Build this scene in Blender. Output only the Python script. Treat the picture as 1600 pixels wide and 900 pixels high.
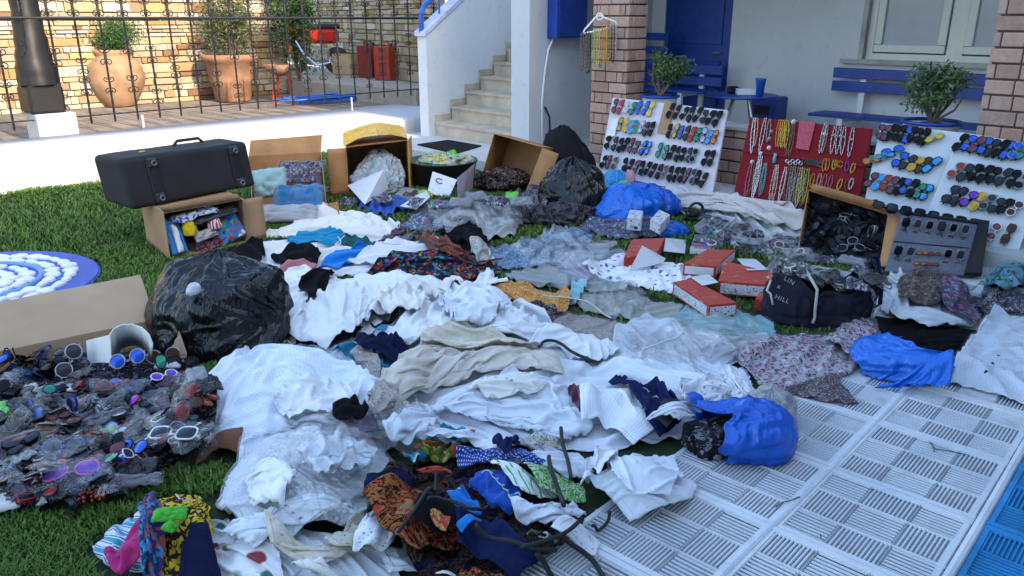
import bpy, bmesh, math, random
import numpy as np
from mathutils import Vector, Matrix
random.seed(7); RNG = np.random.default_rng(11)
for o in list(bpy.data.objects): bpy.data.objects.remove(o)
SC = bpy.context.scene; COL = SC.collection
R = math.radians

# ------------------------------------------------------------------ camera, sky, sun, exposure
H = 1.6; FPX = 1235.0; TH = R(18.85)
cam = bpy.data.cameras.new('camera'); camo = bpy.data.objects.new('camera', cam); COL.objects.link(camo)
camo.location = (0, 0, H); camo.rotation_euler = (R(90) - TH, 0, 0)
cam.sensor_width = 36.0; cam.lens = 36.0 * FPX / 1600.0; cam.clip_end = 500; cam.clip_start = 0.05
SC.camera = camo
HB = np.array([.682, -.731, 0.]); HA = np.array([.731, .682, 0.])      # along the house front, and into the house
SUN_EL = R(28)
w = bpy.data.worlds.new('World'); SC.world = w; w.use_nodes = True
nt = w.node_tree; bg = nt.nodes['Background']; sky = nt.nodes.new('ShaderNodeTexSky')
sky.sky_type = 'NISHITA'; sky.sun_disc = False; sky.sun_elevation = SUN_EL; sky.sun_rotation = math.atan2(HB[0], HB[1])
sky.air_density = 1.2; sky.dust_density = 1.6; sky.ozone_density = 1.5
nt.links.new(sky.outputs[0], bg.inputs[0]); bg.inputs[1].default_value = 0.15
sl = bpy.data.lights.new('sun', 'SUN'); sl.energy = 2.0; sl.angle = R(.6); sl.color = (1, .84, .64)
so = bpy.data.objects.new('sun', sl); COL.objects.link(so); so.location = (8, -8, 9)
sdir = Vector((HB[0]*math.cos(SUN_EL), HB[1]*math.cos(SUN_EL), math.sin(SUN_EL)))
so.rotation_euler = sdir.to_track_quat('Z', 'Y').to_euler()
vs = SC.view_settings; vs.view_transform = 'Standard'; vs.look = 'None'; vs.gamma = 1; vs.exposure = 2.3
try: SC.cycles.max_bounces = 10; SC.cycles.transparent_max_bounces = 24; SC.cycles.caustics_reflective = False; SC.cycles.caustics_refractive = False
except Exception: pass

# ------------------------------------------------------------------ geometry helpers
def ray(px, py):
    u = (px-800)/FPX; v = (450-py)/FPX; c, s = math.cos(TH), math.sin(TH)
    return np.array([u, c+v*s, -s+v*c])
EYE = np.array([0, 0, H])
def G(px, py, z=0.0):                      # the point at height z seen at a pixel of the photograph
    d = ray(px, py); return EYE + d*((z-H)/d[2])
def Q(px, py, Y):                          # ... at distance Y
    d = ray(px, py); return EYE + d*(Y/d[1])
def PL(px, py, p0, n):                     # ... on a plane
    d = ray(px, py); n = np.array(n, float); return EYE + d*(np.dot(np.array(p0)-EYE, n)/np.dot(d, n))
C2 = np.array([.196, 9.28, 0.])
def hp(s, a, z=0.): return C2 + HB*s + HA*a + np.array([0, 0, z])

# ------------------------------------------------------------------ object helpers
def thing(name, label, cat, loc, group=None):
    o = bpy.data.objects.new(name, None); COL.objects.link(o); o.location = Vector([float(x) for x in loc]); o.empty_display_size = .05
    o['label'] = label; o['category'] = cat
    if group: o['group'] = group
    return o
def tag(o, label, cat, group=None):
    o['label'] = label; o['category'] = cat
    if group: o['group'] = group
    return o
def world_loc(p):
    v = Vector((0, 0, 0))
    while p is not None: v = v + p.location; p = p.parent
    return v
def auto_uv(me):
    nl = len(me.loops); vi = np.empty(nl, 'i'); me.loops.foreach_get('vertex_index', vi); co = np.empty(len(me.vertices)*3, 'f'); me.vertices.foreach_get('co', co); co = co.reshape(-1, 3)
    nr = np.empty(len(me.polygons)*3, 'f'); me.polygons.foreach_get('normal', nr); nr = nr.reshape(-1, 3); lt = np.empty(len(me.polygons), 'i'); me.polygons.foreach_get('loop_total', lt)
    k = np.argmax(np.abs(nr.mean(0)))if False else None; ax = np.repeat(np.argmax(np.abs(nr), 1), lt); c = co[vi]
    u = np.where(ax == 0, c[:, 1], c[:, 0]); v = np.where(ax == 2, c[:, 1], c[:, 2]); l = me.uv_layers.new(name='UVMap'); l.data.foreach_set('uv', np.stack([u, v], -1).ravel().astype('f'))
def mesh(name, V, F, mat, parent=None, smooth=False, uv=None, kind=None, part_label=None, mids=None):
    V = np.asarray(V, float).reshape(-1, 3)
    if parent is not None: base = np.array(world_loc(parent))
    else: base = np.array([V[:, 0].mean(), V[:, 1].mean(), V[:, 2].min()])
    me = bpy.data.meshes.new(name)
    if isinstance(F, np.ndarray) and F.ndim == 2:
        k = F.shape[1]; n = F.shape[0]
        me.vertices.add(len(V)); me.vertices.foreach_set('co', (V-base).ravel().astype('f'))
        me.loops.add(n*k); me.loops.foreach_set('vertex_index', F.ravel().astype('i'))
        me.polygons.add(n); me.polygons.foreach_set('loop_start', np.arange(0, n*k, k, dtype='i'))
        me.polygons.foreach_set('loop_total', np.full(n, k, dtype='i')); me.update(calc_edges=True)
    else:
        me.from_pydata([tuple(v) for v in (V-base)], [], [tuple(int(i) for i in f) for f in F]); me.update()
    if smooth: me.polygons.foreach_set('use_smooth', [True]*len(me.polygons))
    if uv is not None:
        l = me.uv_layers.new(name='UVMap'); vi = np.empty(len(me.loops), 'i'); me.loops.foreach_get('vertex_index', vi)
        l.data.foreach_set('uv', np.asarray(uv, float)[vi].ravel().astype('f'))
    elif 7 < len(V) < 60000:
        auto_uv(me)
    for m in (mat if isinstance(mat, (list, tuple)) else [mat]): me.materials.append(m)
    if mids is not None: me.polygons.foreach_set('material_index', np.asarray(mids, 'i'))
    o = bpy.data.objects.new(name, me); COL.objects.link(o)
    if parent is not None: o.parent = parent
    else: o.location = Vector(base)
    if kind: o['kind'] = kind
    if part_label: o['label'] = part_label
    return o
class MB:                                   # collects simple shapes into one mesh
    def __init__(s): s.V = []; s.F = []
    def add(s, V, F):
        n = len(s.V); s.V.extend([tuple(v) for v in V]); s.F.extend([tuple(i+n for i in f) for f in F]); return s
    def hexa(s, b, t):                      # 4 bottom points (ccw from above), 4 top points
        return s.add(list(b)+list(t), [(3,2,1,0),(4,5,6,7),(0,1,5,4),(1,2,6,5),(2,3,7,6),(3,0,4,7)])
    def box(s, c, hx, hy, hz, ax=(1,0,0), ay=(0,1,0), az=(0,0,1), bev=0.0):
        c = np.array(c, float); ax, ay, az = [np.array(a, float) for a in (ax, ay, az)]
        if bev <= 0:
            P = lambda x, y, z: c+ax*x*hx+ay*y*hy+az*z*hz
            return s.hexa([P(-1,-1,-1),P(1,-1,-1),P(1,1,-1),P(-1,1,-1)], [P(-1,-1,1),P(1,-1,1),P(1,1,1),P(-1,1,1)])
        V = []; idx = {}
        for sx in (-1,1):
            for sy in (-1,1):
                for sz in (-1,1):
                    for k in range(3):
                        h = [hx-bev, hy-bev, hz-bev]; h[k] += bev
                        idx[(sx,sy,sz,k)] = len(V); V.append(c+ax*sx*h[0]+ay*sy*h[1]+az*sz*h[2])
        F = []
        for k in range(3):
            i, j = (k+1)%3, (k+2)%3
            for sg in (-1,1):
                q = []
                for a, b in ((-1,-1),(1,-1),(1,1),(-1,1)):
                    t = [0,0,0]; t[k] = sg; t[i] = a; t[j] = b; q.append(idx[(t[0],t[1],t[2],k)])
                F.append(q if sg > 0 else q[::-1])
            for a in (-1,1):
                for b in (-1,1):
                    t0=[0,0,0]; t1=[0,0,0]; t0[k]=-1; t1[k]=1; t0[i]=t1[i]=a; t0[j]=t1[j]=b
                    q = [idx[(*t0,i)], idx[(*t1,i)], idx[(*t1,j)], idx[(*t0,j)]]
                    F.append(q if a*b < 0 else q[::-1])
        for sx in (-1,1):
            for sy in (-1,1):
                for sz in (-1,1):
                    q = [idx[(sx,sy,sz,k)] for k in range(3)]
                    F.append(q if sx*sy*sz > 0 else q[::-1])
        return s.add(V, F)
    def tube(s, pts, r, n=6, cap=True):
        pts = [np.array(p, float) for p in pts]; rs = r if hasattr(r, '__len__') else [r]*len(pts)
        V = []; F = []; up = np.array([0,0,1.]); pn = None
        for i, p in enumerate(pts):
            t = pts[min(i+1, len(pts)-1)]-pts[max(i-1, 0)]; t = t/(np.linalg.norm(t)+1e-9)
            if pn is None:
                a = np.cross(t, up)
                if np.linalg.norm(a) < .1: a = np.cross(t, np.array([1.,0,0]))
            else: a = pn - t*np.dot(pn, t)
            a = a/(np.linalg.norm(a)+1e-9); pn = a; b = np.cross(t, a)
            for k in range(n):
                an = 2*math.pi*k/n; V.append(p+(a*math.cos(an)+b*math.sin(an))*rs[i])
        for i in range(len(pts)-1):
            for k in range(n): F.append((i*n+k, i*n+(k+1)%n, (i+1)*n+(k+1)%n, (i+1)*n+k))
        if cap: F.append(tuple(range(n))[::-1]); F.append(tuple((len(pts)-1)*n+k for k in range(n)))
        return s.add(V, F)
    def lathe(s, c, prof, n=24, wob=0):
        V = []; F = []; c = np.array(c, float)
        for r, z in prof:
            for k in range(n):
                an = 2*math.pi*k/n; V.append(c+np.array([math.cos(an)*r, math.sin(an)*r, z]))
        for i in range(len(prof)-1):
            for k in range(n): F.append((i*n+k, i*n+(k+1)%n, (i+1)*n+(k+1)%n, (i+1)*n+k))
        F.append(tuple(range(n))[::-1]); F.append(tuple((len(prof)-1)*n+k for k in range(n)))
        return s.add(V, F)
    def panel(s, q, th):                    # quad of 4 points given thickness along its normal
        q = [np.array(p, float) for p in q]; nrm = np.cross(q[1]-q[0], q[3]-q[0]); nrm = nrm/np.linalg.norm(nrm)*th
        return s.hexa([p-nrm*.5 for p in q], [p+nrm*.5 for p in q])
    def build(s, name, mat, parent=None, **k): return mesh(name, s.V, s.F, mat, parent, **k)
def grid_faces(n, m, wrap=False):
    i, j = np.meshgrid(np.arange(n-1), np.arange(m if wrap else m-1), indexing='ij'); j2 = (j+1) % m
    return np.stack([i*m+j, i*m+j2, (i+1)*m+j2, (i+1)*m+j], -1).reshape(-1, 4)

# value noise (numpy), smooth, 2-D / 3-D points
_T = RNG.random((64, 64, 64))
def noise3(p):
    p = np.asarray(p, float); i = np.floor(p).astype(int); f = p-i; f = f*f*(3-2*f); i &= 63; j = (i+1) & 63
    x0, y0, z0 = i[..., 0], i[..., 1], i[..., 2]; x1, y1, z1 = j[..., 0], j[..., 1], j[..., 2]; fx, fy, fz = f[..., 0], f[..., 1], f[..., 2]
    a = _T[x0,y0,z0]*(1-fx)+_T[x1,y0,z0]*fx; b = _T[x0,y1,z0]*(1-fx)+_T[x1,y1,z0]*fx
    c = _T[x0,y0,z1]*(1-fx)+_T[x1,y0,z1]*fx; d = _T[x0,y1,z1]*(1-fx)+_T[x1,y1,z1]*fx
    return ((a*(1-fy)+b*fy)*(1-fz)+(c*(1-fy)+d*fy)*fz)*2-1

# ------------------------------------------------------------------ materials
class NT:
    def __init__(s, name):
        s.m = bpy.data.materials.new(name); s.m.use_nodes = True; s.n = s.m.node_tree.nodes; s.l = s.m.node_tree.links
        s.b = s.n['Principled BSDF']; s.out = s.n['Material Output']
    def node(s, t, **k):
        n = s.n.new(t)
        for a, b in k.items():
            if a.startswith('i_'):
                key = a[2:]; key = int(key) if key.isdigit() else key.replace('_', ' '); n.inputs[key].default_value = b
            else: setattr(n, a, b)
        return n
    def link(s, a, b): s.l.new(a, b)
    def coord(s, which='Object'): return s.node('ShaderNodeTexCoord').outputs[which]
    def noise(s, scale, co, detail=3, rough=.55, dist=0):
        n = s.node('ShaderNodeTexNoise', i_Scale=scale, i_Detail=detail, i_Roughness=rough, i_Distortion=dist); s.link(co, n.inputs['Vector']); return n.outputs['Fac']
    def ramp(s, fac, stops, const=False):
        r = s.node('ShaderNodeValToRGB'); e = r.color_ramp.elements
        if const: r.color_ramp.interpolation = 'CONSTANT'
        e[0].position, e[0].color = stops[0][0], (*stops[0][1], 1)
        e[1].position, e[1].color = stops[-1][0], (*stops[-1][1], 1)
        for p, c in stops[1:-1]: x = e.new(p); x.color = (*c, 1)
        s.link(fac, r.inputs[0]); return r.outputs[0]
    def mix(s, fac, a, b, mode='MIX'):
        n = s.node('ShaderNodeMix', data_type='RGBA', blend_type=mode)
        for sock, v in ((n.inputs[0], fac), (n.inputs[6], a), (n.inputs[7], b)):
            if hasattr(v, 'node'): s.link(v, sock)
            else: sock.default_value = v if not isinstance(v, tuple) else (*v, 1)
        return n.outputs[2]
    def math(s, op, a, b=0.0):
        n = s.node('ShaderNodeMath', operation=op)
        for i, v in enumerate((a, b)):
            if hasattr(v, 'node'): s.link(v, n.inputs[i])
            else: n.inputs[i].default_value = v
        return n.outputs[0]
    def bump(s, h, strength=.3, dist=.01, chain=None):
        n = s.node('ShaderNodeBump', i_Strength=strength, i_Distance=dist); s.link(h, n.inputs['Height'])
        if chain: s.link(chain, n.inputs['Normal'])
        s.link(n.outputs[0], s.b.inputs['Normal']); return n.outputs[0]
    def set(s, color=None, rough=None, metal=None, spec=None, **k):
        if color is not None:
            if hasattr(color, 'node'): s.link(color, s.b.inputs['Base Color'])
            else: s.b.inputs['Base Color'].default_value = (*color, 1)
        if rough is not None:
            if hasattr(rough, 'node'): s.link(rough, s.b.inputs['Roughness'])
            else: s.b.inputs['Roughness'].default_value = rough
        if metal is not None: s.b.inputs['Metallic'].default_value = metal
        if spec is not None: s.b.inputs['Specular IOR Level'].default_value = spec
        for a, b in k.items(): s.b.inputs[a.replace('_', ' ')].default_value = b
        return s
_MC = {}
def plain(name, color, rough=.6, metal=0, var=.12, scale=6, bump=.0, bscale=40, spec=None, **k):
    if name in _MC: return _MC[name]
    t = NT(name); co = t.coord(); f = t.noise(scale, co, 5)
    dark = tuple(c*(1-var*2) for c in color); lite = tuple(min(1, c*(1+var)) for c in color)
    t.set(t.ramp(f, [(.3, dark), (.7, lite)]), rough, metal, spec, **k)
    if bump: t.bump(t.noise(bscale, co, 4), bump, .004)
    _MC[name] = t.m; return t.m
def plaster(name, color, dirt=(.35,.34,.32), amt=.25):
    if name in _MC: return _MC[name]
    t = NT(name); co = t.coord(); a = t.noise(1.3, co, 6, .6); b = t.noise(9, co, 5, .65)
    c1 = t.ramp(a, [(.3, tuple(c*.9 for c in color)), (.7, color)])
    f = t.math('MULTIPLY', t.ramp(b, [(.56, (0,0,0)), (.78, (1,1,1))]), amt)
    t.set(t.mix(f, c1, dirt), .9); t.bump(t.noise(25, co, 6, .7), .35, .006); _MC[name] = t.m; return t.m
def brick_island(name, stops, bump=.5, bs=22, mort=None, rough=.9):
    t = NT(name); co = t.coord(); g = t.node('ShaderNodeNewGeometry')
    c = t.ramp(g.outputs['Random Per Island'], stops)
    n = t.noise(bs, co, 6, .65, .4); c = t.mix(t.ramp(n, [(.35, (.0,.0,.0)), (.7, (1,1,1))]), t.mix(.28, c, (.1,.06,.03)), c)
    t.set(c, rough); t.bump(n, bump, .012); return t.m
def pavement_mat(name, lo, hi, groove):
    # relief pattern of the pressed tile: cells of ribs turned at right angles; the ribs are a height, the paint is worn on top of them
    t = NT(name); co = t.coord(); mp = t.node('ShaderNodeMapping'); mp.inputs['Rotation'].default_value = (0, 0, 0); t.link(co, mp.inputs[0])
    n = t.noise(2.2, co, 5, .6); m = t.noise(60, co, 4, .6); st = t.noise(7, co, 6, .7)
    c = t.mix(t.ramp(n, [(.35, (0,0,0)), (.68, (1,1,1))]), lo, hi)
    c = t.mix(t.math('MULTIPLY', t.ramp(st, [(.52, (0,0,0)), (.74, (1,1,1))]), .5), c, groove)
    ge = t.node('ShaderNodeNewGeometry')
    t.set(c, .62); t.bump(m, .25, .002); return t.m
M = {}
M['white_wall'] = plaster('white_painted_plaster', (.44,.44,.45), (.24,.22,.19), .7)
M['stair_paint'] = plaster('white_stair_paint', (.66,.68,.70), (.36,.34,.30), .4)
M['house_wall'] = plaster('pale_house_plaster', (.64,.65,.66), (.36,.36,.35), .35)
M['side_wall'] = plaster('grey_side_plaster', (.56,.58,.60), (.34,.34,.34), .4)
M['landing'] = plaster('white_landing_paint', (.50,.50,.49), (.3,.27,.24), .5)
M['blue_wood'] = plain('blue_gloss_paint', (.006,.05,.30), .42, var=.18, scale=9, bump=.12)
M['blue_pave'] = plain('blue_path_paint', (.015,.24,.52), .6, var=.2, scale=5, bump=.2)
M['marble'] = plain('beige_marble_step', (.52,.44,.34), .5, var=.14, scale=5, bump=.12)
M['iron'] = plain('black_wrought_iron', (.012,.011,.012), .45, .3, bump=.2)
M['brick'] = brick_island('split_face_brick', [(0, (.36,.21,.15)), (.35, (.46,.28,.21)), (.6, (.55,.35,.27)), (.85, (.42,.28,.23)), (1, (.52,.38,.31))])
M['mortar'] = plain('dark_mortar', (.10,.07,.055), .95, bump=.3)
M['stone'] = brick_island('sandstone_ledge', [(0, (.36,.29,.17)), (.15, (.44,.39,.30)), (.3, (.30,.16,.045)), (.42, (.47,.44,.38)), (.55, (.35,.24,.10)), (.66, (.17,.08,.04)), (.78, (.45,.37,.24)), (.9, (.25,.20,.14)), (1, (.40,.30,.12))], .8, 14)
M['stone_joint'] = plain('stone_joint', (.34,.29,.22), .95, bump=.3)
M['deck'] = plain('brown_yard_paving', (.21,.165,.13), .85, var=.2, scale=3, bump=.2)
M['terracotta'] = plain('terracotta_clay', (.25,.13,.075), .9, var=.18, scale=5, bump=.3, bscale=18)
M['terracotta_light'] = plain('pale_terracotta', (.28,.17,.095), .9, var=.2, scale=4, bump=.4, bscale=14)
M['white_plastic'] = plain('white_plastic', (.78,.78,.77), .35, var=.03)
M['grey_metal'] = plain('grey_metal_leg', (.5,.5,.5), .35, .8, var=.05)
M['window_frame'] = plain('cream_window_frame', (.66,.66,.60), .45, var=.04)
M['grey_stone'] = plain('grey_stone_trim', (.42,.41,.38), .7, var=.15, bump=.2)
M['red_paint'] = plain('red_gloss', (.40,.02,.015), .3, var=.1)
M['red_plastic'] = plain('red_plastic', (.32,.03,.015), .45, var=.15)
M['black'] = plain('black_matte', (.014,.014,.015), .75, var=.2, bump=.2)
M['black_plastic'] = plain('black_hard_plastic', (.012,.012,.013), .35, var=.1)
M['soil'] = plain('dark_soil', (.035,.025,.018), .95, bump=.5)
M['bark'] = plain('bark', (.13,.10,.07), .9, bump=.6, bscale=30)
M['blue_plastic'] = plain('blue_cup_plastic', (.02,.13,.55), .35, var=.05)
def leaf_mat(name, a, b, c):
    t = NT(name); g = t.node('ShaderNodeNewGeometry'); t.set(t.ramp(g.outputs['Random Per Island'], [(0, a), (.5, b), (1, c)]), .6, spec=.3)
    return t.m
M['leaf_olive'] = leaf_mat('olive_leaf', (.035,.055,.018), (.06,.08,.03), (.11,.12,.06))
M['leaf_dark'] = leaf_mat('dark_green_leaf', (.015,.045,.01), (.03,.075,.015), (.05,.11,.025))
M['leaf_pale'] = leaf_mat('grey_green_leaf', (.06,.10,.035), (.09,.14,.05), (.13,.19,.08))
M['grass'] = leaf_mat('grass_blade', (.035,.08,.010), (.075,.15,.018), (.14,.23,.035))
M['lawn'] = plain('lawn_soil', (.02,.04,.009), .95, var=.3, scale=20, bump=.5)

# ------------------------------------------------------------------ ground
LAWN_Z = 0.0
def sheet(name, quad, z, mat, sub=1):
    V = [(*q[:2], z) for q in quad]; return mesh(name, V, [(0,1,2,3)], mat, kind='structure')
far = [(-60,-40),(60,-40),(60,90),(-60,90)]
sheet('ground', far, -.02, plain('earth', (.33,.30,.26), .95))
TA = np.array([math.sin(R(42.5)), math.cos(R(42.5)), 0]); TB = np.array([TA[1], -TA[0], 0])
def tp(a, b, z=0.): return TA*a + TB*b + np.array([0, 0, z])
B1, B2 = -.866, -.38                        # joints along the path, from the photograph
PITCH = B2-B1; BL = B1-PITCH                # left edge of the tiled path
# lawn
sheet('lawn', [tp(-6,-12)[:2], tp(-6,BL)[:2], tp(12,BL)[:2], tp(12,-12)[:2]], -.004, M['lawn'])
# tiled path: every rib is geometry
def pave(name, a0, a1, b0, nb, mat, jmat, P=PITCH, seed=1):
    V = []; F = []
    def bx(al, ah, bl, bh, z0, z1, ch=.002):
        n = len(V)
        for (a, b, z) in ((al,bl,z0),(ah,bl,z0),(ah,bh,z0),(al,bh,z0),(al+ch,bl+ch,z1),(ah-ch,bl+ch,z1),(ah-ch,bh-ch,z1),(al+ch,bh-ch,z1)): V.append(tp(a, b, z))
        F.extend([(n+4,n+5,n+6,n+7)[::-1],(n,n+1,n+5,n+4)[::-1],(n+1,n+2,n+6,n+5)[::-1],(n+2,n+3,n+7,n+6)[::-1],(n+3,n,n+4,n+7)[::-1]])
    c = P/3; na = int((a1-a0)/P)+1; rnd = random.Random(seed)
    for ia in range(na):
        for ib in range(nb):
            A0 = a0+ia*P; B0 = b0+ib*P; dz = rnd.uniform(-.0012, .0012)
            for i in range(4):
                wj = .014 if i in (0,3) else .0035
                oa = min(max(A0+i*c, A0+wj), A0+P-wj); ob = min(max(B0+i*c, B0+wj), B0+P-wj)
                bx(oa-wj, oa+wj, B0, B0+P, .003, .0125+dz+(.001*(i%2)), .003)
                bx(A0, A0+P, ob-wj*.8, ob+wj*.8, .003, .0118+dz, .003)
            for i in range(3):
                for j in range(3):
                    al = A0+i*c; bl = B0+j*c; m = .010
                    lo_a, hi_a = al+m, al+c-m*.4; lo_b, hi_b = bl+m*.7, bl+c-m*.5
                    if (i+j+ia+ib) % 2 == 0:
                        k = 11; st = (hi_b-lo_b)/k
                        for q in range(k): bx(lo_a, hi_a, lo_b+q*st+st*.2, lo_b+q*st+st*.8, .004+dz, .0095+dz)
                    else:
                        k = 8; st = (hi_a-lo_a)/k
                        for q in range(k): bx(lo_a+q*st+st*.33, lo_a+q*st+st*.67, lo_b, hi_b, .004+dz, .0095+dz)
            # raised rim line of the tile
    o = mesh(name, V, F, mat, kind='structure'); return o
A_J = 2.623*1.032
M['pave'] = pavement_mat('painted_path_tile', (.54,.57,.61), (.72,.73,.74), (.34,.32,.29))
PT = 3*PITCH/3
pave('path', A_J-5*PITCH+.0, 7.2, BL, 2, M['pave'], None)
pave('blue_path', A_J-5*PITCH, 4.8, B2+.03, 2, M['blue_pave'], None, seed=3)
sheet('path_bed', [tp(-6,BL)[:2], tp(-6,B2+.03)[:2], tp(9,B2+.03)[:2], tp(9,BL)[:2]], -.002, plain('path_joint', (.40,.43,.48), .8, bump=.3))
sheet('blue_path_bed', [tp(-6,B2+.03)[:2], tp(-6,6)[:2], tp(9,6)[:2], tp(9,B2+.03)[:2]], -.0022, M['blue_pave'])
jb = MB()
for bb, ww in ((B1, .013), (B2+.015, .016)): jb.tube([tp(a, bb+.002*math.sin(a*3), .006) for a in np.linspace(-1, 6.5, 40)], ww, 8)
jb.build('path_joint_line', M['pave'], kind='structure')
# raised landing along the house front
def slab(name, pts, z0, z1, mat, **k):
    b = MB(); n = len(pts); V = [(p[0],p[1],z0) for p in pts]+[(p[0],p[1],z1) for p in pts]
    F = [tuple(range(n))[::-1], tuple(range(n, 2*n))]+[(i,(i+1)%n,n+(i+1)%n,n+i) for i in range(n)]
    return mesh(name, V, F, mat, **k)
slab('landing', [hp(-2.3,-1.0), hp(1.2,-.75), hp(6.4,-.62), hp(6.4,2.3), hp(-2.3,2.3)], -.01, .12, M['landing'], kind='structure')
slab('veranda_floor', [hp(.004,.30), hp(6.3,.30), hp(6.3,2.28), hp(.004,2.28)], .10, .22, plain('veranda_tile', (.45,.44,.42), .5), kind='structure')
# ------------------------------------------------------------------ house
house = thing('house', 'white house with blue door, cream window and shaded veranda behind the goods', 'house', hp(2,1.2))
WZ = 4.8
def hbox(s0, s1, a0, a1, z0, z1, b=None, bev=0):
    b = b or MB(); c = hp((s0+s1)/2, (a0+a1)/2, (z0+z1)/2); return b.box(c, (s1-s0)/2, (a1-a0)/2, (z1-z0)/2, HB, HA, (0,0,1), bev)
DW0, DW1 = None, None
pb = hp(0, 2.2); nA = HA
def sb(px, py=100, a=2.2): p = PL(px, py, hp(0, a), HA); return float(np.dot(p-C2, HB)), float(p[2])
d0, _ = sb(1035); d1, _ = sb(1138); w0, wz = sb(1340, 92); w1 = w0+1.75
m_ = MB()
hbox(-.30, 0, 0, 2.5, 0, WZ, m_)
o = m_.build('side_wall', M['side_wall'], house)
m_ = MB(); hbox(.003, d0, 2.2, 2.5, 0, WZ, m_); hbox(d0, d1, 2.2, 2.5, 2.35, WZ, m_); hbox(d1, w0, 2.2, 2.5, 0, WZ, m_)
hbox(w0, w1, 2.2, 2.5, 0, wz, m_); hbox(w0, w1, 2.2, 2.5, 2.5, WZ, m_); hbox(w1, 7.5, 2.2, 2.5, 0, WZ, m_)
m_.build('back_wall', M['house_wall'], house)
m_ = MB(); hbox(7.503, 7.7, -.15, 2.5, 0, WZ, m_); m_.build('end_shade_wall', M['house_wall'], house)  # unseen wall added to stop sun running in along the veranda
m_ = MB(); hbox(.05, 7.5, 2.503, 10.5, 0, WZ, m_); m_.build('rear_shade_block', M['house_wall'], house)  # unseen house mass added to keep the sun off the back yard
m_ = MB(); hbox(-.3, 7.5, -.15, 2.198, 2.75, 2.95, m_); m_.build('veranda_ceiling', M['white_wall'], house)
m_ = MB(); hbox(-.3, 7.5, .0, .3, 2.952, 4.6, m_); m_.build('upper_wall', M['white_wall'], house)
m_ = MB(); hbox(-.34, 7.6, -.18, 3, 4.802, 4.95, m_); m_.build('roof', M['white_wall'], house)
dr = hbox(d0+.01, d1-.01, 2.215, 2.26, .22, 2.34).build('door', M['blue_wood'], house)
m_ = MB()
for k in range(2):
    zz = .35+k*.95; hbox(d0+.12, d1-.12, 2.198, 2.216, zz, zz+.75, m_, .004)
m_.build('door_panel', M['blue_wood'], dr)
MB().tube([hp(d1-.1,2.20,1.2), hp(d1-.1,2.15,1.2), hp(d1-.2,2.15,1.2)], .01).build('handle', M['grey_metal'], dr)
# window
wn = MB(); fz = wz+.02
hbox(w0+.05, w1, 2.27, 2.33, wz+.0, wz+.06, wn); hbox(w0+.05, w0+.12, 2.27, 2.33, wz+.06, 2.45, wn); hbox(w0+.85,w0+1.0, 2.27,2.33, wz+.06, 2.45, wn); hbox(w0+.05,w1,2.27,2.33,2.44,2.5,wn)
for s0, s1 in ((w0+.135, w0+.84), (w0+1.01, w1-.02)):
    hbox(s0, s1, 2.24, 2.30, wz+.075, wz+.15, wn, .004); hbox(s0, s0+.075, 2.24, 2.30, wz+.153, 2.43, wn, .004); hbox(s1-.075, s1, 2.24, 2.30, wz+.153, 2.43, wn, .004); hbox(s0, s1, 2.24, 2.3, 2.432, 2.439, wn)
wo = wn.build('window', M['window_frame'], house)
gl = NT('window_glass_curtained'); gl.set(gl.ramp(gl.noise(2.5, gl.coord(), 3), [(.3, (.26,.31,.40)), (.7, (.34,.39,.47))]), .12, spec=.6)
m_ = MB(); hbox(w0+.2, w0+.78, 2.272, 2.28, wz+.14, 2.43, m_); hbox(w0+1.07, w1-.08, 2.272, 2.28, wz+.14, 2.43, m_); m_.build('pane', gl.m, wo)
hbox(w0-.16, w1+.1, 2.13, 2.268, wz-.045, wz-.003).build('window_sill', M['grey_stone'], wo)
hbox(w0-.002, w0+.048, 2.196, 2.27, wz, 2.5).build('window_reveal', M['grey_stone'], wo)
# pillars and low wall of split-face bricks
def brickwall(name, label, cat, s0, s1, a0, a1, z0, z1, course=.108, blen=.26, cap=None):
    t = thing(name, label, cat, hp((s0+s1)/2,(a0+a1)/2,z0))
    g = .004; hbox(s0+.018, s1-.018, a0+.018, a1-.018, z0, z1).build('mortar_core', M['mortar'], t)
    b = MB(); nc = int(round((z1-z0)/course)); rnd = random.Random(len(name))
    for k in range(nc):
        zc0 = z0+k*course+.007; zc1 = z0+(k+1)*course-.007
        # front and back faces, then the two ends; corners alternate
        for (f0, f1, lo, hi, horiz) in ((a0, a0+.05, s0, s1, True), (a1-.05, a1, s0, s1, True), (s0, s0+.05, a0, a1, False), (s1-.05, s1, a0, a1, False)):
            own = (k % 2 == 0) == horiz
            l, h = (lo, hi) if own else (lo+.056, hi-.056)
            x = l
            if k % 2: x_first = rnd.uniform(.10, .16)
            else: x_first = rnd.uniform(.18, .26)
            ln = x_first
            while x < h-.01:
                e = min(x+ln, h)
                if h-e < .06: e = h
                j = rnd.uniform(-.004, .004)
                if horiz: hbox(x+.004, e-.004, f0-j*(1 if f0==a0 else 0), f1+(j if f0!=a0 else 0), zc0, zc1, b, .005)
                else: hbox(f0-j*(1 if f0==s0 else 0), f1+(j if f0!=s0 else 0), x+.004, e-.004, zc0, zc1, b, .005)
                x = e; ln = rnd.choice((blen, blen*1.1, blen*.8, blen*.55))
    b.build('brick_courses', M['brick'], t)
    if cap: hbox(s0, s1, a0-.03, a1+.03, z1+.002, z1+.045, bev=.008).build('capstone', M['grey_stone'] if cap == 1 else M['white_wall'], t)
    return t
brickwall('brick_pillar', 'brick pillar beside the blue meter box with the hanger of necklaces', 'pillar', .93, 1.41, 0, .30, .0, 2.75)
brickwall('brick_pillar', 'brick pillar at the right edge in front of the cream window', 'pillar', 4.69, 5.22, 0, .30, .0, 2.75)
brickwall('low_brick_wall', 'low brick wall with pale capstone behind the display boards', 'wall', 1.41, 4.69, .05, .28, .12, .62, cap=1)
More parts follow.
